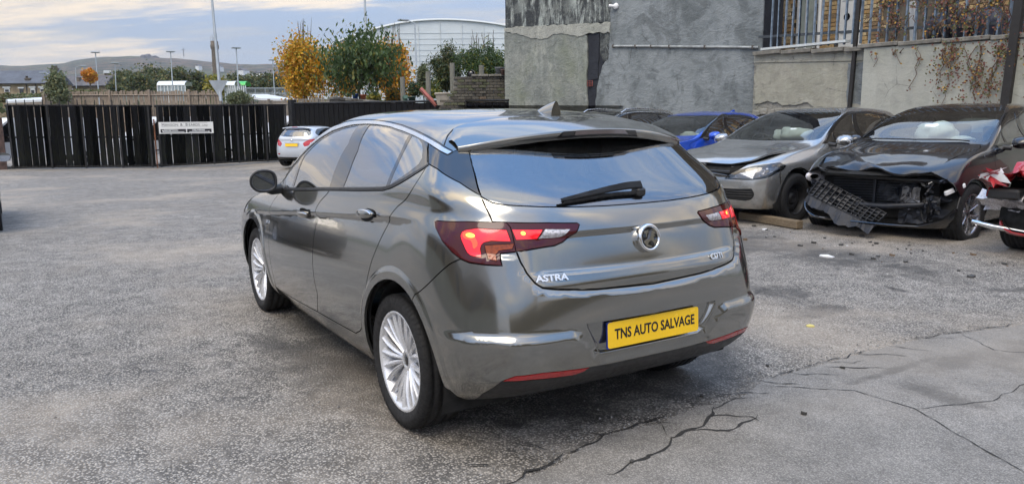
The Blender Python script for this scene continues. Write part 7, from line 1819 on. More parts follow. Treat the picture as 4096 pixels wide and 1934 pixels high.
tree('green', 'green_tree', 'green tree with drooping leaves on a bare leaning trunk in the garden', GREEN, 4800, .21, ground=tg_z, trunk=.07, clumps=42, aspect=.42, droop=.9, seed=7, fill=1.15, wts=[.33, .25, .30, .12])
tree('orange', 'orange_tree', 'small orange tree standing among the distant lamp posts', ORNG, 3500, .20, ground=.5, trunk=.07, clumps=22, aspect=.8, seed=9)
tree('sh1', 'conifer', 'tall pale green conifer behind the left end of the black gate', PALE, 4200, .16, ground=-.6, trunk=.05, clumps=40, shape='cone', seed=11)
tree('sh2', 'shrub', 'sage green shrub behind the wooden fence beside the tall lamp post', PALE, 3600, .14, 'shrub', ground=-.6, trunk=.04, clumps=40, seed=13, aspect=.35)
lab = ['rounded green tree at the left end of the distant tree row', 'broad green tree second in the distant tree row', 'green tree behind the white shelter', 'olive green tree right of the white shelter', 'yellow-green bush under the chimney', 'green tree behind the green-topped shelter', 'wide green tree right of the shelters', 'dark green tree at the right end of the distant row', 'low bush left of the distant tree row', 'full green tree in the middle of the distant tree row']
for i in range(10):
    tree('t%d' % i, 'distant_tree' if i not in (4, 8) else 'bush', lab[i], YEL if i == 4 else FARG, 5200 if i not in (4, 8) else 2200, .34, 'tree' if i not in (4, 8) else 'bush', 'trees beyond the wooden fence', ground=-1.5, trunk=.15, clumps=60, aspect=.8, seed=20+i, fill=1.15, shape='box')
tree('bam1', 'bamboo', 'dark leafy bush in front of the white hall, left of the brick pier', DKGRN, 6200, .17, 'bush', ground=tg_z, trunk=.04, clumps=60, aspect=.25, droop=.4, seed=41, fill=.8, shape='fan')
tree('bam2', 'bamboo', 'tall leafy bush behind the garden wall beside the grey building', GREEN[:3]+YEL[:1], 7000, .17, 'bush', ground=tg_z, trunk=.04, clumps=70, aspect=.25, droop=.4, bare=8, seed=43, fill=.8, shape='box', wts=[.4, .22, .3, .08])
tree('pale', 'young_tree', 'slender pale green young tree under the street lamp', PALE, 2200, .13, ground=tg_z, trunk=.03, clumps=26, shape='cone', seed=45)
tree('red', 'potted_shrub', 'dark bush with a red flower in the garden', DKGRN+ORNG[:1], 1500, .12, 'bush', ground=tg_z, trunk=.03, clumps=18, seed=47, wts=[.35, .3, .2, .1, .05])
tree('fern', 'garden_bush', 'bright green bush behind the pink plank', GREEN+YEL[:1], 1800, .12, 'bush', ground=tg_z-.2, trunk=0, clumps=20, seed=49, wts=[.2, .35, .05, .15, .25])
tree('low1', 'garden_bush', 'reddish low bush behind the dark garden wall', GOLD[:2]+DKGRN[:2], 2200, .12, 'bush', ground=tg_z-.2, trunk=0, clumps=24, seed=51)
tree('p1', 'garden_bush', 'yellowing low plant beside the terracotta pot', YEL, 800, .12, 'bush', ground=tg_z-.2, trunk=0, clumps=12, seed=53)
for k, l in (('hedge1', 'low green hedge in front of the stone terrace, at the left edge'), ('hedge2', 'low green hedge left of the conifer'), ('hedge3', 'mossy green hedge above the wooden fence')):
    tree(k, 'hedge', l, HEDGE, 5200, .17, 'hedge', ground=-.8, trunk=0, clumps=70, seed=hash(k) % 97 if False else len(l), shape='box', fill=.75, aspect=.8)
# dark mass of woodland behind the row
c_ = BG['t1'][0]; n_ = 26000; th = rng.random(n_)
P = np.column_stack([c_[0]+42+rng.normal(size=n_)*9, 28-130*th, .5+5.2*rng.random(n_)*(.75+.35*np.sin(th*47)*np.sin(th*19))])
tmpw = leaves('woodland', P, 1.0, FARG, None, None, .9); tag(tmpw, kind='stuff')

tree('gold3', 'autumn_tree', 'low golden foliage filling the gap behind the drooping green tree', GOLD, 9000, .135, ground=-.5, trunk=.12, clumps=50, aspect=.8, seed=61, fill=1.1, wts=[.3, .25, .15, .15, .15])
# street lamps and columns
lampm = pm('lamp_column_grey', (.36, .40, .43), .45, .4, .12, 2)
def column(key, name, label, head='flat', ground=-1.0, group='street lamps beyond the gate', mat=lampm):
    b, t, w_ = BG[key]; b, t = Vector(b), Vector(t); d = (t-b).normalized(); root = empty(name, tuple(b+d*((ground-b.z)/d.z)), 0, label, 'street lamp', group); O = root.location
    m = MB(); g0 = Vector((0, 0, 0)); m.tube([g0, g0+d*1.4, g0+d*1.5, t-O], [w_*.62, w_*.62, w_*.5, w_*.33], 12); m.build('column', mat, root)
    side = Vector((.52, .85, 0)); T = t-O; m = MB()
    if head == 'flat': m.box((T.x, T.y, T.z+.05), (.9, .9, .10), bev=.03)
    elif head == 'arm_l': m.tube([T, T+side*.5+Vector((0, 0, .25))], .05, 6); m.box(tuple(T+side*.9+Vector((0, 0, .28))), (.5, .8, .14), bev=.04)
    elif head == 'arm_r': m.tube([T, T-side*.5+Vector((0, 0, .15))], .05, 6); m.box(tuple(T-side*.9+Vector((0, 0, .18))), (.5, .8, .14), bev=.04)
    elif head == 'hook': m.tube([T, T+side*.10+Vector((0, 0, .22)), T+side*.32+Vector((0, 0, .36)), T+side*.8+Vector((0, 0, .40))], [.07, .065, .06, .055], 10); m.box(tuple(T+side*1.1+Vector((0, 0, .40))), (.3, .6, .12), bev=.03)
    if head != 'none': m.build('lamp_head', lampm, root)
    return root
column('lamp_tall', 'street_lamp', 'tall grey lamp column with a curved top just behind the wooden fence', 'hook', -.5)
column('pole_mid', 'street_lamp', 'tall grey pole rising behind the drooping green tree', 'none', -.5)
column('lamp_right', 'street_lamp', 'street lamp with a flat head in front of the white hall', 'arm_l', 0)
for i, (l, h) in enumerate([('slim pole with flat top beside the orange tree', 'flat'), ('short pole with a small head right of the orange tree', 'flat'), ('slim lamp column rising behind the white shelter', 'flat'), ('slim lamp column rising behind the green-topped shelter', 'flat'), ('thin lamp column left of the golden tree', 'flat'), ('lamp with an arm left of the orange tree', 'arm_r'), ('lamp with a bent arm over the stone terrace', 'arm_l')]): column('col%d' % i, 'street_lamp', l, h, -1)
# mill chimney
b, t, w_ = BG['stack']; H_ = t[2]+3; M = Matrix.Translation((b[0], b[1], -3)); q = empty('mill_chimney', (b[0], b[1], -3), 0, 'tall round brick mill chimney with a corbelled top', 'chimney')
st_m = stucco('chimney_brick', (.20, .165, .125), (.26, .21, .155), (.10, .085, .07), .4, .35, .4)
m = MB(); m.lathe([(1.75, 0), (1.55, H_*.5), (1.25, H_*.90), (1.55, H_*.92), (1.62, H_*.955), (1.40, H_*.96), (1.45, H_*.995), (1.1, H_), (0, H_)], n=24); m.build('shaft', st_m, q)
m = MB()
for a in (0, 1.2, 2.4, 4): m.tube([(1.2*math.cos(a), 1.2*math.sin(a), H_-1), (1.2*math.cos(a), 1.2*math.sin(a), H_+1.6+a*.3)], .07, 4)
m.tube([(1.5, .6, 0), (1.3, .5, H_*.9)], .09, 4); m.build('aerials', pm('aerial_grey', (.25, .26, .27), .5), q, kind='stuff')

# stone terrace on the left
def V3(p): return Vector(p)
def far_house(name, label, hd, roofm, wallm, depth=7):
    e0, e1 = V3(hd['eave'][0]), V3(hd['eave'][1]); r0, r1 = V3(hd['ridge'][0]), V3(hd['ridge'][1]); 
    t = Vector((e1.x-e0.x, e1.y-e0.y, 0)).normalized(); back = Vector((t.y, -t.x, 0)); back = back if back.x > 0 else -back; L = (Vector((e1.x, e1.y, 0))-Vector((e0.x, e0.y, 0))).length
    root = empty(name, (e0.x, e0.y, -1.5), 0, label, 'house'); O = root.location
    Mx = Matrix((t, back, Vector((0, 0, 1)))).transposed().to_4x4(); ez = e0.z-O.z; rz_ = max(r0.z, r1.z)-O.z+.35
    def B_(c, d, n, m_): q = MB(); q.box(c, d, M=Mx, bev=0); return q.build(n, m_, root)
    B_((L/2, depth/2, ez/2), (L, depth-.4, ez), 'wall', wallm)
    m = MB(); V = [(-.2, -.25, ez-.05), (L+.2, -.25, ez-.05), (L+.2, depth/2, rz_), (-.2, depth/2, rz_), (-.2, depth+.2, ez-.05), (L+.2, depth+.2, ez-.05)]
    m.add([Mx @ Vector(p) for p in V], [(0, 1, 2, 3), (3, 2, 5, 4)]); m.add([Mx @ Vector(p) for p in V], [(0, 3, 4), (1, 5, 2)]); m.build('roof', roofm, root)
    B_((L/2, -.30, ez-.04), (L+.4, .12, .14), 'gutter', black_trim)
    inv_ = (Matrix.Translation(O) @ Mx).inverted()
    return root, Mx, lambda p: inv_ @ V3(p), B_, ez, rz_, depth
slate = pm('slate_blue', (.085, .095, .115), .6, 0, .2, .8, bump=.5, bs=6); slate2 = pm('slate_grey', (.105, .10, .105), .75, 0, .3, 1.2, bump=.6, bs=6)
stonew = pm('terrace_stone', (.30, .235, .15), .9, 0, .28, 1.6, bump=.6, bs=5)
hr, Mx, loc, B_, ez, rz_, dp = far_house('stone_terrace', 'long stone terrace with blue slate roof at the far left', BG['house'], slate, stonew)
hd = BG['house']
for k in ('win1', 'win2', 'win3', 'door'):
    a, b = loc(hd[k][0]), loc(hd[k][1]); w_ = abs(b.x-a.x); h_ = abs(a.z-b.z); c = ((a.x+b.x)/2, (a.z+b.z)/2)
    o = B_((c[0], -.02+.2, c[1]), (w_, .12, h_), 'window' if k != 'door' else 'door', whitep if k != 'door' else gloss_black)
    q = MB(); q.box((c[0], .10, c[1]-h_*.12), (w_*.7, .10, h_*.55), M=Mx); q.build('pane', gloss_black if k != 'door' else whitep, o) if k != 'door' else None
    B_((c[0], .12, c[1]+h_/2+.12), (w_+.4, .2, .24), 'lintel', whitep)
for k in ('dp1', 'dp2'): a = loc(hd[k][0]); q = MB(); q.tube([Mx @ Vector((a.x, .12, 0)), Mx @ Vector((a.x, .12, ez))], .06, 6); q.build('drainpipe', black_trim, hr)
for k, y in (('chim1', 1.0), ('chim2', 3.4)):
    a, b = loc(hd[k][0]), loc(hd[k][1]); w_ = abs(b.x-a.x)
    o = B_(((a.x+b.x)/2, y, (min(a.z, b.z)-.3+max(a.z, b.z))/2), (w_*.9, .7, abs(a.z-b.z)+.6), 'chimney', st_m)
    q = MB(); q.box(((a.x+b.x)/2, y, max(a.z, b.z)), (w_*1.1, .85, .12), M=Mx); q.build('chimney_cap', st_m, o)
    for i in range(4 if k == 'chim2' else 2):
        q = MB(); q.lathe([(.12, 0), (.10, .45), (.13, .47)], M=Mx @ Matrix.Translation(((a.x+b.x)/2-w_*.35+i*w_*.23, y, max(a.z, b.z)+.05)), n=8); q.build('chimney_pot', st_m, o)
hr2, Mx, loc, B_, ez, rz_, dp = far_house('low_stone_house', 'lower stone house with grey slate roof behind the conifer', BG['house2'], slate2, stonew, 6)
a, b = loc(BG['house2']['chim1'][0]), loc(BG['house2']['chim1'][1]); B_(((a.x+b.x)/2, 1.5, (a.z+b.z)/2), (abs(b.x-a.x), .7, abs(a.z-b.z)), 'chimney', st_m)
a, b = loc(BG['house2']['win'][0]), loc(BG['house2']['win'][1]); B_(((a.x+b.x)/2, .15, (a.z+b.z)/2), (abs(b.x-a.x), .12, abs(a.z-b.z)), 'window', whitep)
p0, p1 = BG['house3']['chim']; e = empty('chimney_stack', (p0[0], p0[1], p1[2]-3), 0, 'pale topped chimney stack left of the distant trees', 'chimney'); q = MB(); q.box((0, 0, 1.6+1.2), (2.0, 1.0, 3.2)); q.build('stack', st_m, e); q = MB(); q.box((0, 0, 4.5), (2.3, 1.3, .6)); q.build('cap', whitep, e)
# far specks of houses on the hillside
for i, p in enumerate(BG['white_cottages']):
    s_ = 5+3*(i % 3); e = empty('cottage', (p[0], p[1], p[2]-6), .9, ['white farmhouse high on the hillside, left of the chimney', 'small pale cottage on the hill right of the tall lamp', 'white cottage on the lower hillside, left of a pair', 'white cottage on the lower hillside, right of a pair', 'tiny white cottage between two lamp columns'][i], 'house')
    q = MB(); q.box((0, 0, 5), (s_, s_*2, 6)); q.build('wall', whitep, e); q = MB(); q.prism([(-s_/2-.3, 8), (s_/2+.3, 8), (0, 10.5)], -s_-.3, s_+.3, Matrix.Rotation(math.pi/2, 4, 'X')); q.build('roof', slate2, e)
p = BG['hillhouse'][0]; e = empty('hilltop_building', (p[0], p[1], p[2]-4), .5, 'small building with gables on top of the hill', 'building')
for dx, w_, h_ in ((0, 8, 5), (13, 16, 2.5), (-10, 7, 3)): q = MB(); q.prism([(-w_/2, 0), (w_/2, 0), (w_/2, h_), (0, h_+3), (-w_/2, h_)], -5, 5, Matrix.Translation((0, -dx, 0)) @ Matrix.Rotation(-math.pi/2, 4, 'Z') @ Matrix.Rotation(math.pi/2, 4, 'X')); q.build('wing', slate2, e)
p = BG['hillhouse'][1]; e = empty('pylon', (p[0], p[1], p[2]-2), 0, 'tiny lattice mast on the skyline of the hill', 'mast'); q = MB(); q.tube([(-3, 0, 0), (0, 0, 16)], .6, 4); q.tube([(3, 0, 0), (0, 0, 16)], .6, 4); q.tube([(0, -4, 12), (0, 4, 12)], .4, 4); q.build('lattice', pm('mast_grey', (.2, .2, .22), .6), e, kind='stuff')

# white hall with curved roof
ha = [V3(p) for p in BG['hallarc']]; hb = [V3(p) for p in BG['hallbase']]
hall = empty('white_hall', (ha[6].x, ha[6].y, -2), 0, 'huge white clad hall with an arched roofline behind the trees', 'building'); O = hall.location
# facade plane through the first and last arc points
A_, Z_ = ha[0], ha[-1]; tdir = Vector((Z_.x-A_.x, Z_.y-A_.y, 0)); LL = tdir.length; tdir.normalize(); bk = Vector((tdir.y, -tdir.x, 0)); bk = bk if bk.x > 0 else -bk
fx = [(Vector((p.x-A_.x, p.y-A_.y, 0))).dot(tdir) for p in ha]; fz = [p.z+2 for p in ha]
fx = np.array([-9, -4]+fx+[LL+12, LL+30]); fz = np.array([fz[0]-6, fz[0]-2.6]+fz+[fz[-1]-2.2, fz[-1]-7])
def HP(s, z, d=0): return Vector((A_.x, A_.y, -2))+tdir*s+bk*d+Vector((0, 0, z))-O
cladm = pm('white_cladding', (.62, .68, .72), .5, .0, .06, .15); seam = pm('cladding_seam', (.52, .58, .62), .5); eavem = pm('hall_eave', (.60, .65, .68), .5)
ss_ = np.linspace(fx[0], fx[-1], 60); zt_ = np.interp(ss_, fx, fz)
zk = np.convolve(np.pad(zt_, 2, mode='edge'), np.ones(5)/5, 'valid')
m = MB(); m.grid([[HP(s, 0) for s in ss_], [HP(s, z) for s, z in zip(ss_, zk)]], False); m.build('cladding', cladm, hall)
m = MB(); m.grid([[HP(s, z+.05, -.5) for s, z in zip(ss_, zk)], [HP(s, z+.45, -.5) for s, z in zip(ss_, zk)], [HP(s, z+.55, 40) for s, z in zip(ss_, zk)]]); m.build('roof', eavem, hall)
for i in range(16):
    z_ = 4+1.35*i; sl_ = [s for s, z in zip(ss_, zk) if z > z_+.2]
    if len(sl_) < 2: continue
    m = MB(); m.box((0, 0, 0), (sl_[-1]-sl_[0], .06, .07), M=Matrix((tdir, bk, Vector((0, 0, 1)))).transposed().to_4x4()); o = m.build('cladding_seam', seam, hall); o.location = HP((sl_[0]+sl_[-1])/2, z_, -.06)
for i in range(11):
    s = 2+5.4*i; z_ = float(np.interp(s, ss_, zk)); m = MB(); m.tube([HP(s, 0, -.2), HP(s, z_, -.2)], .09, 4, smooth=False); m.build('mullion', eavem, hall)
p = [V3(q_) for q_ in BG['roof2']]
e = empty('grey_hall', (p[0].x+20, p[0].y-20, -2), 0, 'grey edge of a second curved roof behind the white hall', 'building'); m = MB()
N_ = 8; m.grid([[q_+Vector((0, 0, 0))-e.location for q_ in (p[0], p[1], p[2], p[2]+Vector((-6, -30, -2)))], [q_-e.location for q_ in (p[0]+Vector((-.5, -1, -.3)), p[4]+Vector((0, 0, -1.2)), p[3]+Vector((0, 0, -.8)), p[3]+Vector((-6, -30, -3)))]], False); m.build('roof', pm('roof_warm_grey', (.42, .40, .385), .6), e)

# trolley shelters
def shelter(pts, name, label, roofm, curved=True, panels=8):
    a, b, c = V3(pts[0]), V3(pts[1]), V3(pts[2]); t = Vector((b.x-a.x, b.y-a.y, 0)); L = t.length; t.normalize(); bk_ = Vector((-t.y, t.x, 0)); bk_ = bk_ if bk_.x > 0 else -bk_
    root = empty(name, (a.x, a.y, a.z-2.4), 0, label, 'shelter'); Mx = Matrix((t, bk_, Vector((0, 0, 1)))).transposed().to_4x4(); h = 2.3
    m = MB(); m.grid([[Mx @ Vector((s, 1.1-1.2*math.cos(q_), h+.55*math.sin(q_))) for s in (0, L)] for q_ in np.linspace(0, math.pi, 9)]); m.grid([[Mx @ Vector((s, 1.1-1.2*math.cos(q_), h+.50*math.sin(q_)-.06)) for s in (0, L)] for q_ in np.linspace(0, math.pi, 9)]); m.build('roof', roofm, root)
    for i in range(panels+1): m = MB(); m.box((L*i/panels, 0, h/2), (.10, .08, h), M=Mx); m.build('post', whitep, root)
    for i in range(panels): m = MB(); m.box((L*(i+.5)/panels, .05, h*.52), (L/panels*.78, .02, h*.85), M=Mx); m.build('pane', pm('shelter_glass', (.30, .36, .38), .15, 0, .2, 2, coat=1.0), root)
shelter(BG['shelter1'], 'trolley_shelter', 'white shelter with a curved pale roof before the distant trees', pm('shelter_white', (.70, .76, .80), .35, 0, .05, 2))
shelter(BG['shelter2'], 'trolley_shelter', 'small white shelter left of the green-topped one', MC['shelter_white'], panels=5); shelter(BG['shelter3'], 'trolley_shelter', 'small shelter with a bright green curved roof', pm('shelter_green', (.06, .50, .10), .35, 0, .05, 2), panels=5)
a, b, c = [V3(q_) for q_ in BG['rail']]; e = empty('guard_rail', tuple(c), 0, 'grey barred guard rail left of the golden tree', 'railing'); m = MB(); m.tube([a-c, b-c], .05, 4); m.tube([a-c-Vector((0, 0, .62)), b-c-Vector((0, 0, .62))], .05, 4); m.build('rail', lampm, e)
m = MB()
for i in range(40): p = a.lerp(b, i/39)-c; m.tube([p, p-Vector((0, 0, .6))], .018, 4, caps=False)
m.build('bars', lampm, e, kind='stuff')
for i in range(5): m = MB(); p = a.lerp(b, i/4)-c; m.tube([p, p-Vector((0, 0, 1.2))], .05, 4); m.build('post', lampm, e)
# wooden fences
wd = wood('fence_wood', (.20, .155, .115), (.33, .27, .21), (3, 3, .6)); wd2 = wood('fence_wood_dark', (.17, .145, .12), (.26, .23, .19), (3, 3, .6))
def wfence(a, b, zt0, zt1, h, name, label, mat, pitch=.115, posts=2.4, fd=.02):
    a, b = V3(a), V3(b); L = math.hypot(b.x-a.x, b.y-a.y); t = Vector((b.x-a.x, b.y-a.y, 0)).normalized(); nn = Vector((-t.y, t.x, 0)); nn = nn if nn.x < 0 else -nn
    root = empty(name, (a.x, a.y, zt0-h), 0, label, 'fence'); Mx = Matrix((t, nn, Vector((0, 0, 1)))).transposed().to_4x4(); r_ = random.Random(len(label)); m = MB(); s = 0
    while s < L: zz_ = h+(zt1-zt0)*s/L+.03*r_.uniform(-1, 1); m.box((s, 0, zz_/2), (pitch*.78, fd, zz_), M=Mx @ Matrix.Rotation(r_.uniform(-.01, .01), 4, 'Y')); s += pitch
    m.build('fence_boards', mat, root, kind='stuff')
    for i in range(int(L/posts)+1): q = MB(); s = i*posts; q.box((s, .07, (h+.08+(zt1-zt0)*s/L)/2), (.12, .10, h+.08+(zt1-zt0)*s/L), M=Mx); q.build('post', mat, root)
    for f in (.45, .93): q = MB(); q.tube([Mx @ Vector((0, .05, h*f)), Mx @ Vector((L, .05, h*f+(zt1-zt0)))], .04, 4, smooth=False); q.build('rail', mat, root)
fA = BG['fenceA']; wfence(fA[0], fA[1], fA[0][2], fA[1][2], 3.4, 'wooden_fence', 'brown close-boarded wooden fence with posts behind the left gate', wd, .15)
wfence(fA[3], (fA[0][0], fA[0][1], 0), fA[3][2], fA[0][2], 3.2, 'wooden_fence', 'short wooden fence wing behind the left gate, turning towards the conifer', wd, .15)
fB = BG['fenceB']; wfence(fB[0], fB[2], fB[0][2], fB[2][2], 2.8, 'wooden_fence', 'grey-brown wooden fence behind the right gate and golden tree', wd2, .17)
for k, l in (('whiteroof', 'low pale sloping roof left of the golden tree'), ('whiteroof2', 'long low white roof behind the left end of the gate')):
    P_ = [V3(q_) for q_ in BG[k]]; e = empty('low_roof', (P_[3].x, P_[3].y, P_[3].z-2.2), 0, l, 'roof'); m = MB(); V = [q_-e.location for q_ in P_]; dn = Vector((6, 0, .15))
    m.add([V[0]+dn, V[1]+dn, V[2], V[3]]+[v_-Vector((0, 0, .15)) for v_ in (V[0]+dn, V[1]+dn, V[2], V[3])], [(0, 1, 2, 3), (7, 6, 5, 4), (3, 2, 6, 7), (0, 3, 7, 4), (1, 5, 6, 2), (1, 0, 4, 5)]); m.build('sheet', pm('pale_roof', (.60, .63, .65), .6, 0, .1, .5), e)
    m = MB(); m.add([V[3]-Vector((0, 0, .15)), V[2]-Vector((0, 0, .15)), V[2]-Vector((0, 0, 2.4)), V[3]-Vector((0, 0, 2.4))], [(0, 1, 2, 3)]); m.build('wall', wd2, e)
# triangular road sign seen from behind, on the tall lamp
b, t, w_ = BG['lamp_tall']; e = empty('road_sign', (b[0]+.1, b[1]+.05, b[2]+.9), 0, 'grey back of a triangular road sign on the tall lamp column', 'sign')
m = MB(); m.prism([(-.55, .45), (.55, .45), (0, -.5)], 0, .03, Matrix((Vector((-.52, -.85, 0)), Vector((0, 0, 1)), Vector((-.85, .52, 0)))).transposed().to_4x4()); m.build('plate', lampm, e)

# ------------------------------------------------------------------ garden on the right
GA = BG['gw_right']; a, b = V3(GA[0]), V3(GA[1]); gA = V3(BG['gw_step'][3]); gB = b
GMx = wall_frame(Vector((gA.x, gA.y, 0)), Vector((gB.x, gB.y, 0)))
gw = empty('garden_wall', (gA.x, gA.y, 0), 0, 'stepped dark brick garden wall with a pier and flat coping', 'wall'); IG = Matrix.Translation(-Vector((gA.x, gA.y, 0))) @ GMx; invG = GMx.inverted()
def gl(p): q_ = invG @ V3(p); return q_.x, q_.y
x_end = gl(GA[1])[0]+.6; x_p0, x_p1 = gl(BG['gw_pier'][0])[0], gl(BG['gw_pier'][1])[0]; x_top0 = gl(BG['gw_step'][0])[0]; z_top = gl(GA[0])[1]; z_bot = gl(BG['gw_step'][3])[1]-.1; z_mid = gl(BG['gw_step'][4])[1]
bk1 = [pm('brick_dark', (.075, .068, .058), .9, 0, .4, 6, bump=.6, bs=30), pm('brick_grey', (.12, .11, .09), .9, 0, .4, 6, bump=.6, bs=30), pm('brick_mossy', (.105, .11, .065), .9, 0, .4, 6, bump=.6, bs=30), pm('brick_tan', (.16, .12, .085), .9, 0, .4, 6, bump=.6, bs=30)]
bmesh_ = []
for mm_ in bk1: q = MB(); q.box((0, 0, 0), (1, 1, 1), bev=.05); o = q.build('brick', mm_); bmesh_.append(o.data); bpy.data.objects.remove(o)
wp('mortar', [(x_top0+.02, z_top-.02, 1), (x_end, z_top-.02, 1), (x_end, z_bot-1, 1), (-.1, z_bot-1, 1), (0, z_bot+.05, 1), (x_top0*.55, (z_mid+z_bot)/2, 1), (x_top0*.9, z_mid, 1)], -.2, -.015, pm('mortar_pale', (.20, .195, .175), .95, 0, .3, 10), gw, 0, 0, IG)
rr = random.Random(31); ch = .098; cnt = 0; row = 0; z_ = z_bot
while z_ < z_top-.02:
    x0_ = x_top0 if z_ > z_mid else x_top0*(z_-z_bot)/(z_mid-z_bot)*.95
    s = x0_+(.12 if row % 2 else 0)*0
    s = math.floor(x0_/.25)*.25+(.125 if row % 2 else 0)
    while s < x_end:
        L = .25
        if s+L > x0_ and cnt < 300:
            pier = x_p0-.05 < s+L/2 < x_p1+.05
            o = bpy.data.objects.new('brick', bmesh_[rr.choice([0, 0, 1, 2, 3 if pier else 1])]); COL.objects.link(o); o.parent = gw; cnt += 1
            o.matrix_local = IG @ Matrix.Translation((s+L/2, z_+ch/2, (.05 if pier else 0)+.012*rr.random()-.02)) @ Matrix.Rotation(rr.uniform(-.01, .01), 4, 'Z') @ Matrix.Diagonal((L-.018, ch-.016, .10, 1))
        s += L
    z_ += ch; row += 1
s = x_p0-.1
while s < x_end:
    q = MB(); q.box((s+.3, z_top+.03, -.06), (.58, .075, .34), M=IG, bev=.012); q.build('coping', cop, gw); s += .6
# posts, plank, planter, pots
pw = wood('post_wood', (.13, .13, .11), (.20, .20, .17), (4, 4, .8))
for k, l in (('post0', 'weathered grey post beside the green bird house'), ('post1', 'weathered grey post behind the pink plank'), ('post2', 'tall weathered post at the stepped end of the brick wall'), ('post3', 'short weathered post behind the brick pier')):
    a, b = V3(BG[k][0]), V3(BG[k][1]); q = MB(); q.box((0, 0, (b.z-a.z)/2), (.16, .10, b.z-a.z), rz=.6, bev=.008); o = q.build('wooden_post', pw); o.location = a; tag(o, l, 'post')
a, b = V3(BG['plank'][0]), V3(BG['plank'][1]); q = MB(); q.tube([Vector((0, 0, 0)), a-b], .075, 4, smooth=False); o = q.build('pink_plank', pm('pink_paint', (.36, .12, .10), .7, 0, .2)); o.location = b; tag(o, 'faded pink plank leaning behind the dark garden wall', 'plank')
def lath(k, name, label, cat_, prof, mat, n=20, extra=None):
    P_ = BG[k]; a = V3(P_[-1]); o = MB().lathe(prof, n=n).build(name, mat); o.location = a; tag(o, label, cat_); return o
P_ = BG['planter']; a = (V3(P_[2])+V3(P_[3]))/2; q = MB(); h_ = P_[0][2]-P_[3][2]; w_ = (V3(P_[0])-V3(P_[1])).length
V = [(-w_*.38, -.2, 0), (w_*.38, -.2, 0), (w_*.38, .3, 0), (-w_*.38, .3, 0), (-w_*.5, -.28, h_), (w_*.5, -.28, h_), (w_*.5, .38, h_), (-w_*.5, .38, h_)]
q.add(V, [(3, 2, 1, 0), (0, 1, 5, 4), (1, 2, 6, 5), (2, 3, 7, 6), (3, 0, 4, 7)]); q.tube([(-w_*.5, -.28, h_), (w_*.5, -.28, h_), (w_*.5, .38, h_), (-w_*.5, .38, h_), (-w_*.5, -.28, h_)], .04, 6); q.box((0, .05, h_-.08), (w_*.95, .6, .02))
o = q.build('square_planter', pm('planter_cream', (.42, .38, .32), .85, 0, .15, 5)); o.location = a; o.rotation_euler = (0, 0, math.atan2(GMx[1][0], GMx[0][0])); tag(o, 'large square cream planter at the foot of the brick steps', 'planter')
a = V3(BG['bird'][1]); q = MB(); q.box((0, 0, .08), (.14, .13, .17)); o = q.build('bird_house', pm('green_paint', (.05, .10, .07), .7)); o.location = a+Vector((0, 0, -.02)); tag(o, 'small dark green bird house on the garden wall', 'bird house')
q = MB(); q.prism([(-.11, .16), (0, .28), (.11, .16)], -.09, .09, Matrix.Rotation(math.pi/2, 4, 'X')); q.build('roof', MC['green_paint'], o)
pot = lambda s: [(.0, 0), (.13*s, 0), (.17*s, .26*s), (.19*s, .27*s), (.19*s, .31*s), (.16*s, .31*s), (.15*s, .26*s), (0, .26*s)]
for k, l, m_, s_ in (('pot1', 'green glazed pot with a cream rim on the garden wall', pm('pot_green', (.04, .07, .055), .35), 1.6), ('pot2', 'large grey plant pot on the brick wall coping', pm('pot_grey', (.13, .14, .15), .6), 1.75), ('pot3', 'brown plant pot beside the grey pot on the coping', pm('pot_brown', (.12, .07, .06), .6), 1.2)): lath(k, 'plant_pot', l, 'pot', pot(s_*.52), m_)
for k, l, m_ in (('bluepot', 'blue plant pot on the dark garden wall', pm('pot_blue', (.02, .07, .30), .4)), ('terra', 'terracotta pot on the dark garden wall', pm('pot_terracotta', (.42, .12, .05), .7))): o = MB().lathe(pot(.75), n=20).build('plant_pot', m_); o.location = V3(BG[k])-Vector((0, 0, .05)); tag(o, l, 'pot')
a = V3(BG['drum'][1]); q = MB(); q.lathe([(.13, -.06), (.14, 0), (.13, .06), (.115, .06), (.115, -.05), (0, -.05)], M=Matrix.Translation((0, 0, .13)) @ Matrix.Rotation(math.pi/2, 4, 'Y') @ Matrix.Rotation(.6, 4, 'X'), n=24); o = q.build('black_tub', gloss_black); o.location = a; tag(o, 'black round tub lying on its side on the brick wall', 'tub')
# low dark wall
a, b = [V3(q_) for q_ in BG['lowwall']]; LM = wall_frame(Vector((a.x, a.y, 0)), Vector((b.x, b.y, 0))); LL = math.hypot(b.x-a.x, b.y-a.y)
lw = empty('low_brick_wall', (a.x, a.y, 0), 0, 'low dark brick wall with sloping coping above the black fence', 'wall'); IL = Matrix.Translation(-Vector((a.x, a.y, 0))) @ LM
wp('wall_core', [(-.2, a.z-.1, 1), (LL+.2, b.z-.1, 1), (LL+.2, -.6, 1), (-.2, -.6, 1)], -.3, 0, bk1[0], lw, 0, 0, IL)
n_ = int(LL/.55); sl_ = (b.z-a.z)/LL
for i in range(n_+1): q = MB(); q.box((0, 0, 0), (.53, .10, .36), M=IL @ Matrix.Translation((.55*i+.1, a.z-.05+sl_*(.55*i+.1), -.12)) @ Matrix.Rotation(math.atan(sl_), 4, 'Z'), bev=.012); q.build('coping', bk1[0] if i % 3 else cop, lw)
nb_ = 0; rr = random.Random(77)
for row in range(7):
    s = .12*(row % 2)
    while s < LL:
        if nb_ < 260 and s > LL*.25: o = bpy.data.objects.new('brick', bmesh_[rr.choice([0, 0, 1, 2])]); COL.objects.link(o); o.parent = lw; nb_ += 1; o.matrix_local = IL @ Matrix.Translation((s+.12, a.z-.17-.095*row+sl_*s, .005+.012*rr.random())) @ Matrix.Rotation(math.atan(sl_), 4, 'Z') @ Matrix.Diagonal((.232, .08, .05, 1))
        s += .25
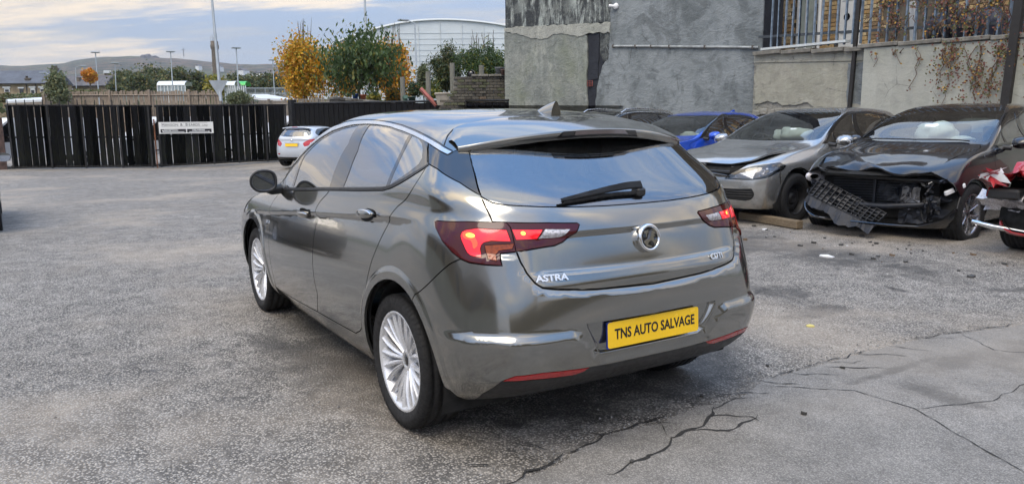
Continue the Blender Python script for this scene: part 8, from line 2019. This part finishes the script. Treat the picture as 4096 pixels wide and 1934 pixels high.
m = MB(); gb = [LM @ Vector((-2, 0, -.1)), LM @ Vector((LL+8, 0, -.1)), LM @ Vector((LL+8, 0, -14)), LM @ Vector((-2, 0, -14))]
m.add([(p_.x, p_.y, z_) for p_, z_ in zip(gb, (2.1, 1.75, 1.75, 2.1))], [(0, 1, 2, 3)]); m.build('garden_ground', MC['earth_brown'], kind='structure')

# ------------------------------------------------------------------ what stands outside the frame and shows in the paintwork
e = empty('side_building', (0, 0, 0), 0, 'long cream and brown building seen only mirrored in the grey car flank', 'building')
q = MB(); q.box((3, 18.5, 1.2), (26, 8, 3.0)); q.build('wall', stucco('side_cream', (.42, .39, .31), (.50, .47, .38), (.34, .31, .25), .1, .8, .2), e)
q = MB(); q.box((3, 18.5, 3.5), (26, 8, 1.6)); q.build('upper_wall', pm('side_brown', (.20, .15, .09), .9, 0, .3, 1), e)
q = MB(); q.prism([(-4.4, 4.3), (4.4, 4.3), (0, 6.2)], -13.3, 13.3, Matrix.Translation((3, 18.5, 0)) @ Matrix.Rotation(math.pi/2, 4, 'Z') @ Matrix.Rotation(math.pi/2, 4, 'X')); q.build('roof', slate2, e)
for x_ in (-6, -1, 4.5, 9): q = MB(); q.box((x_, 14.46, 3.4), (1.3, .1, 1.0)); q.build('window', gloss_black, e)
e = empty('rear_houses', (0, 0, 0), 0, 'row of stone houses behind the camera, seen only mirrored in the bumper', 'house')
rr = random.Random(2)
for i in range(7):
    y_ = -26+8*i; h_ = 4.5+2*rr.random(); q = MB(); q.prism([(-3.5, -1), (3.5, -1), (3.5, h_), (0, h_+2.2), (-3.5, h_)], -4, 4, Matrix.Translation((-34, y_, 0)) @ Matrix.Rotation(math.pi/2, 4, 'X')); q.build('wing', stonew, e)
# dark car next to the white hatchback
# ------------------------------------------------------------------ air
m = bpy.data.materials.new('haze'); m.use_nodes = True; m.node_tree.nodes.clear()
o_ = m.node_tree.nodes.new('ShaderNodeOutputMaterial'); v_ = m.node_tree.nodes.new('ShaderNodeVolumePrincipled')
v_.inputs['Density'].default_value = .00022; v_.inputs['Color'].default_value = (.80, .86, .95, 1); v_.inputs['Anisotropy'].default_value = .2
m.node_tree.links.new(v_.outputs[0], o_.inputs['Volume'])
q = MB(); q.box((0, 0, 65.5), (6200, 6200, 139)); hz_ = q.build('haze', m, kind='stuff')
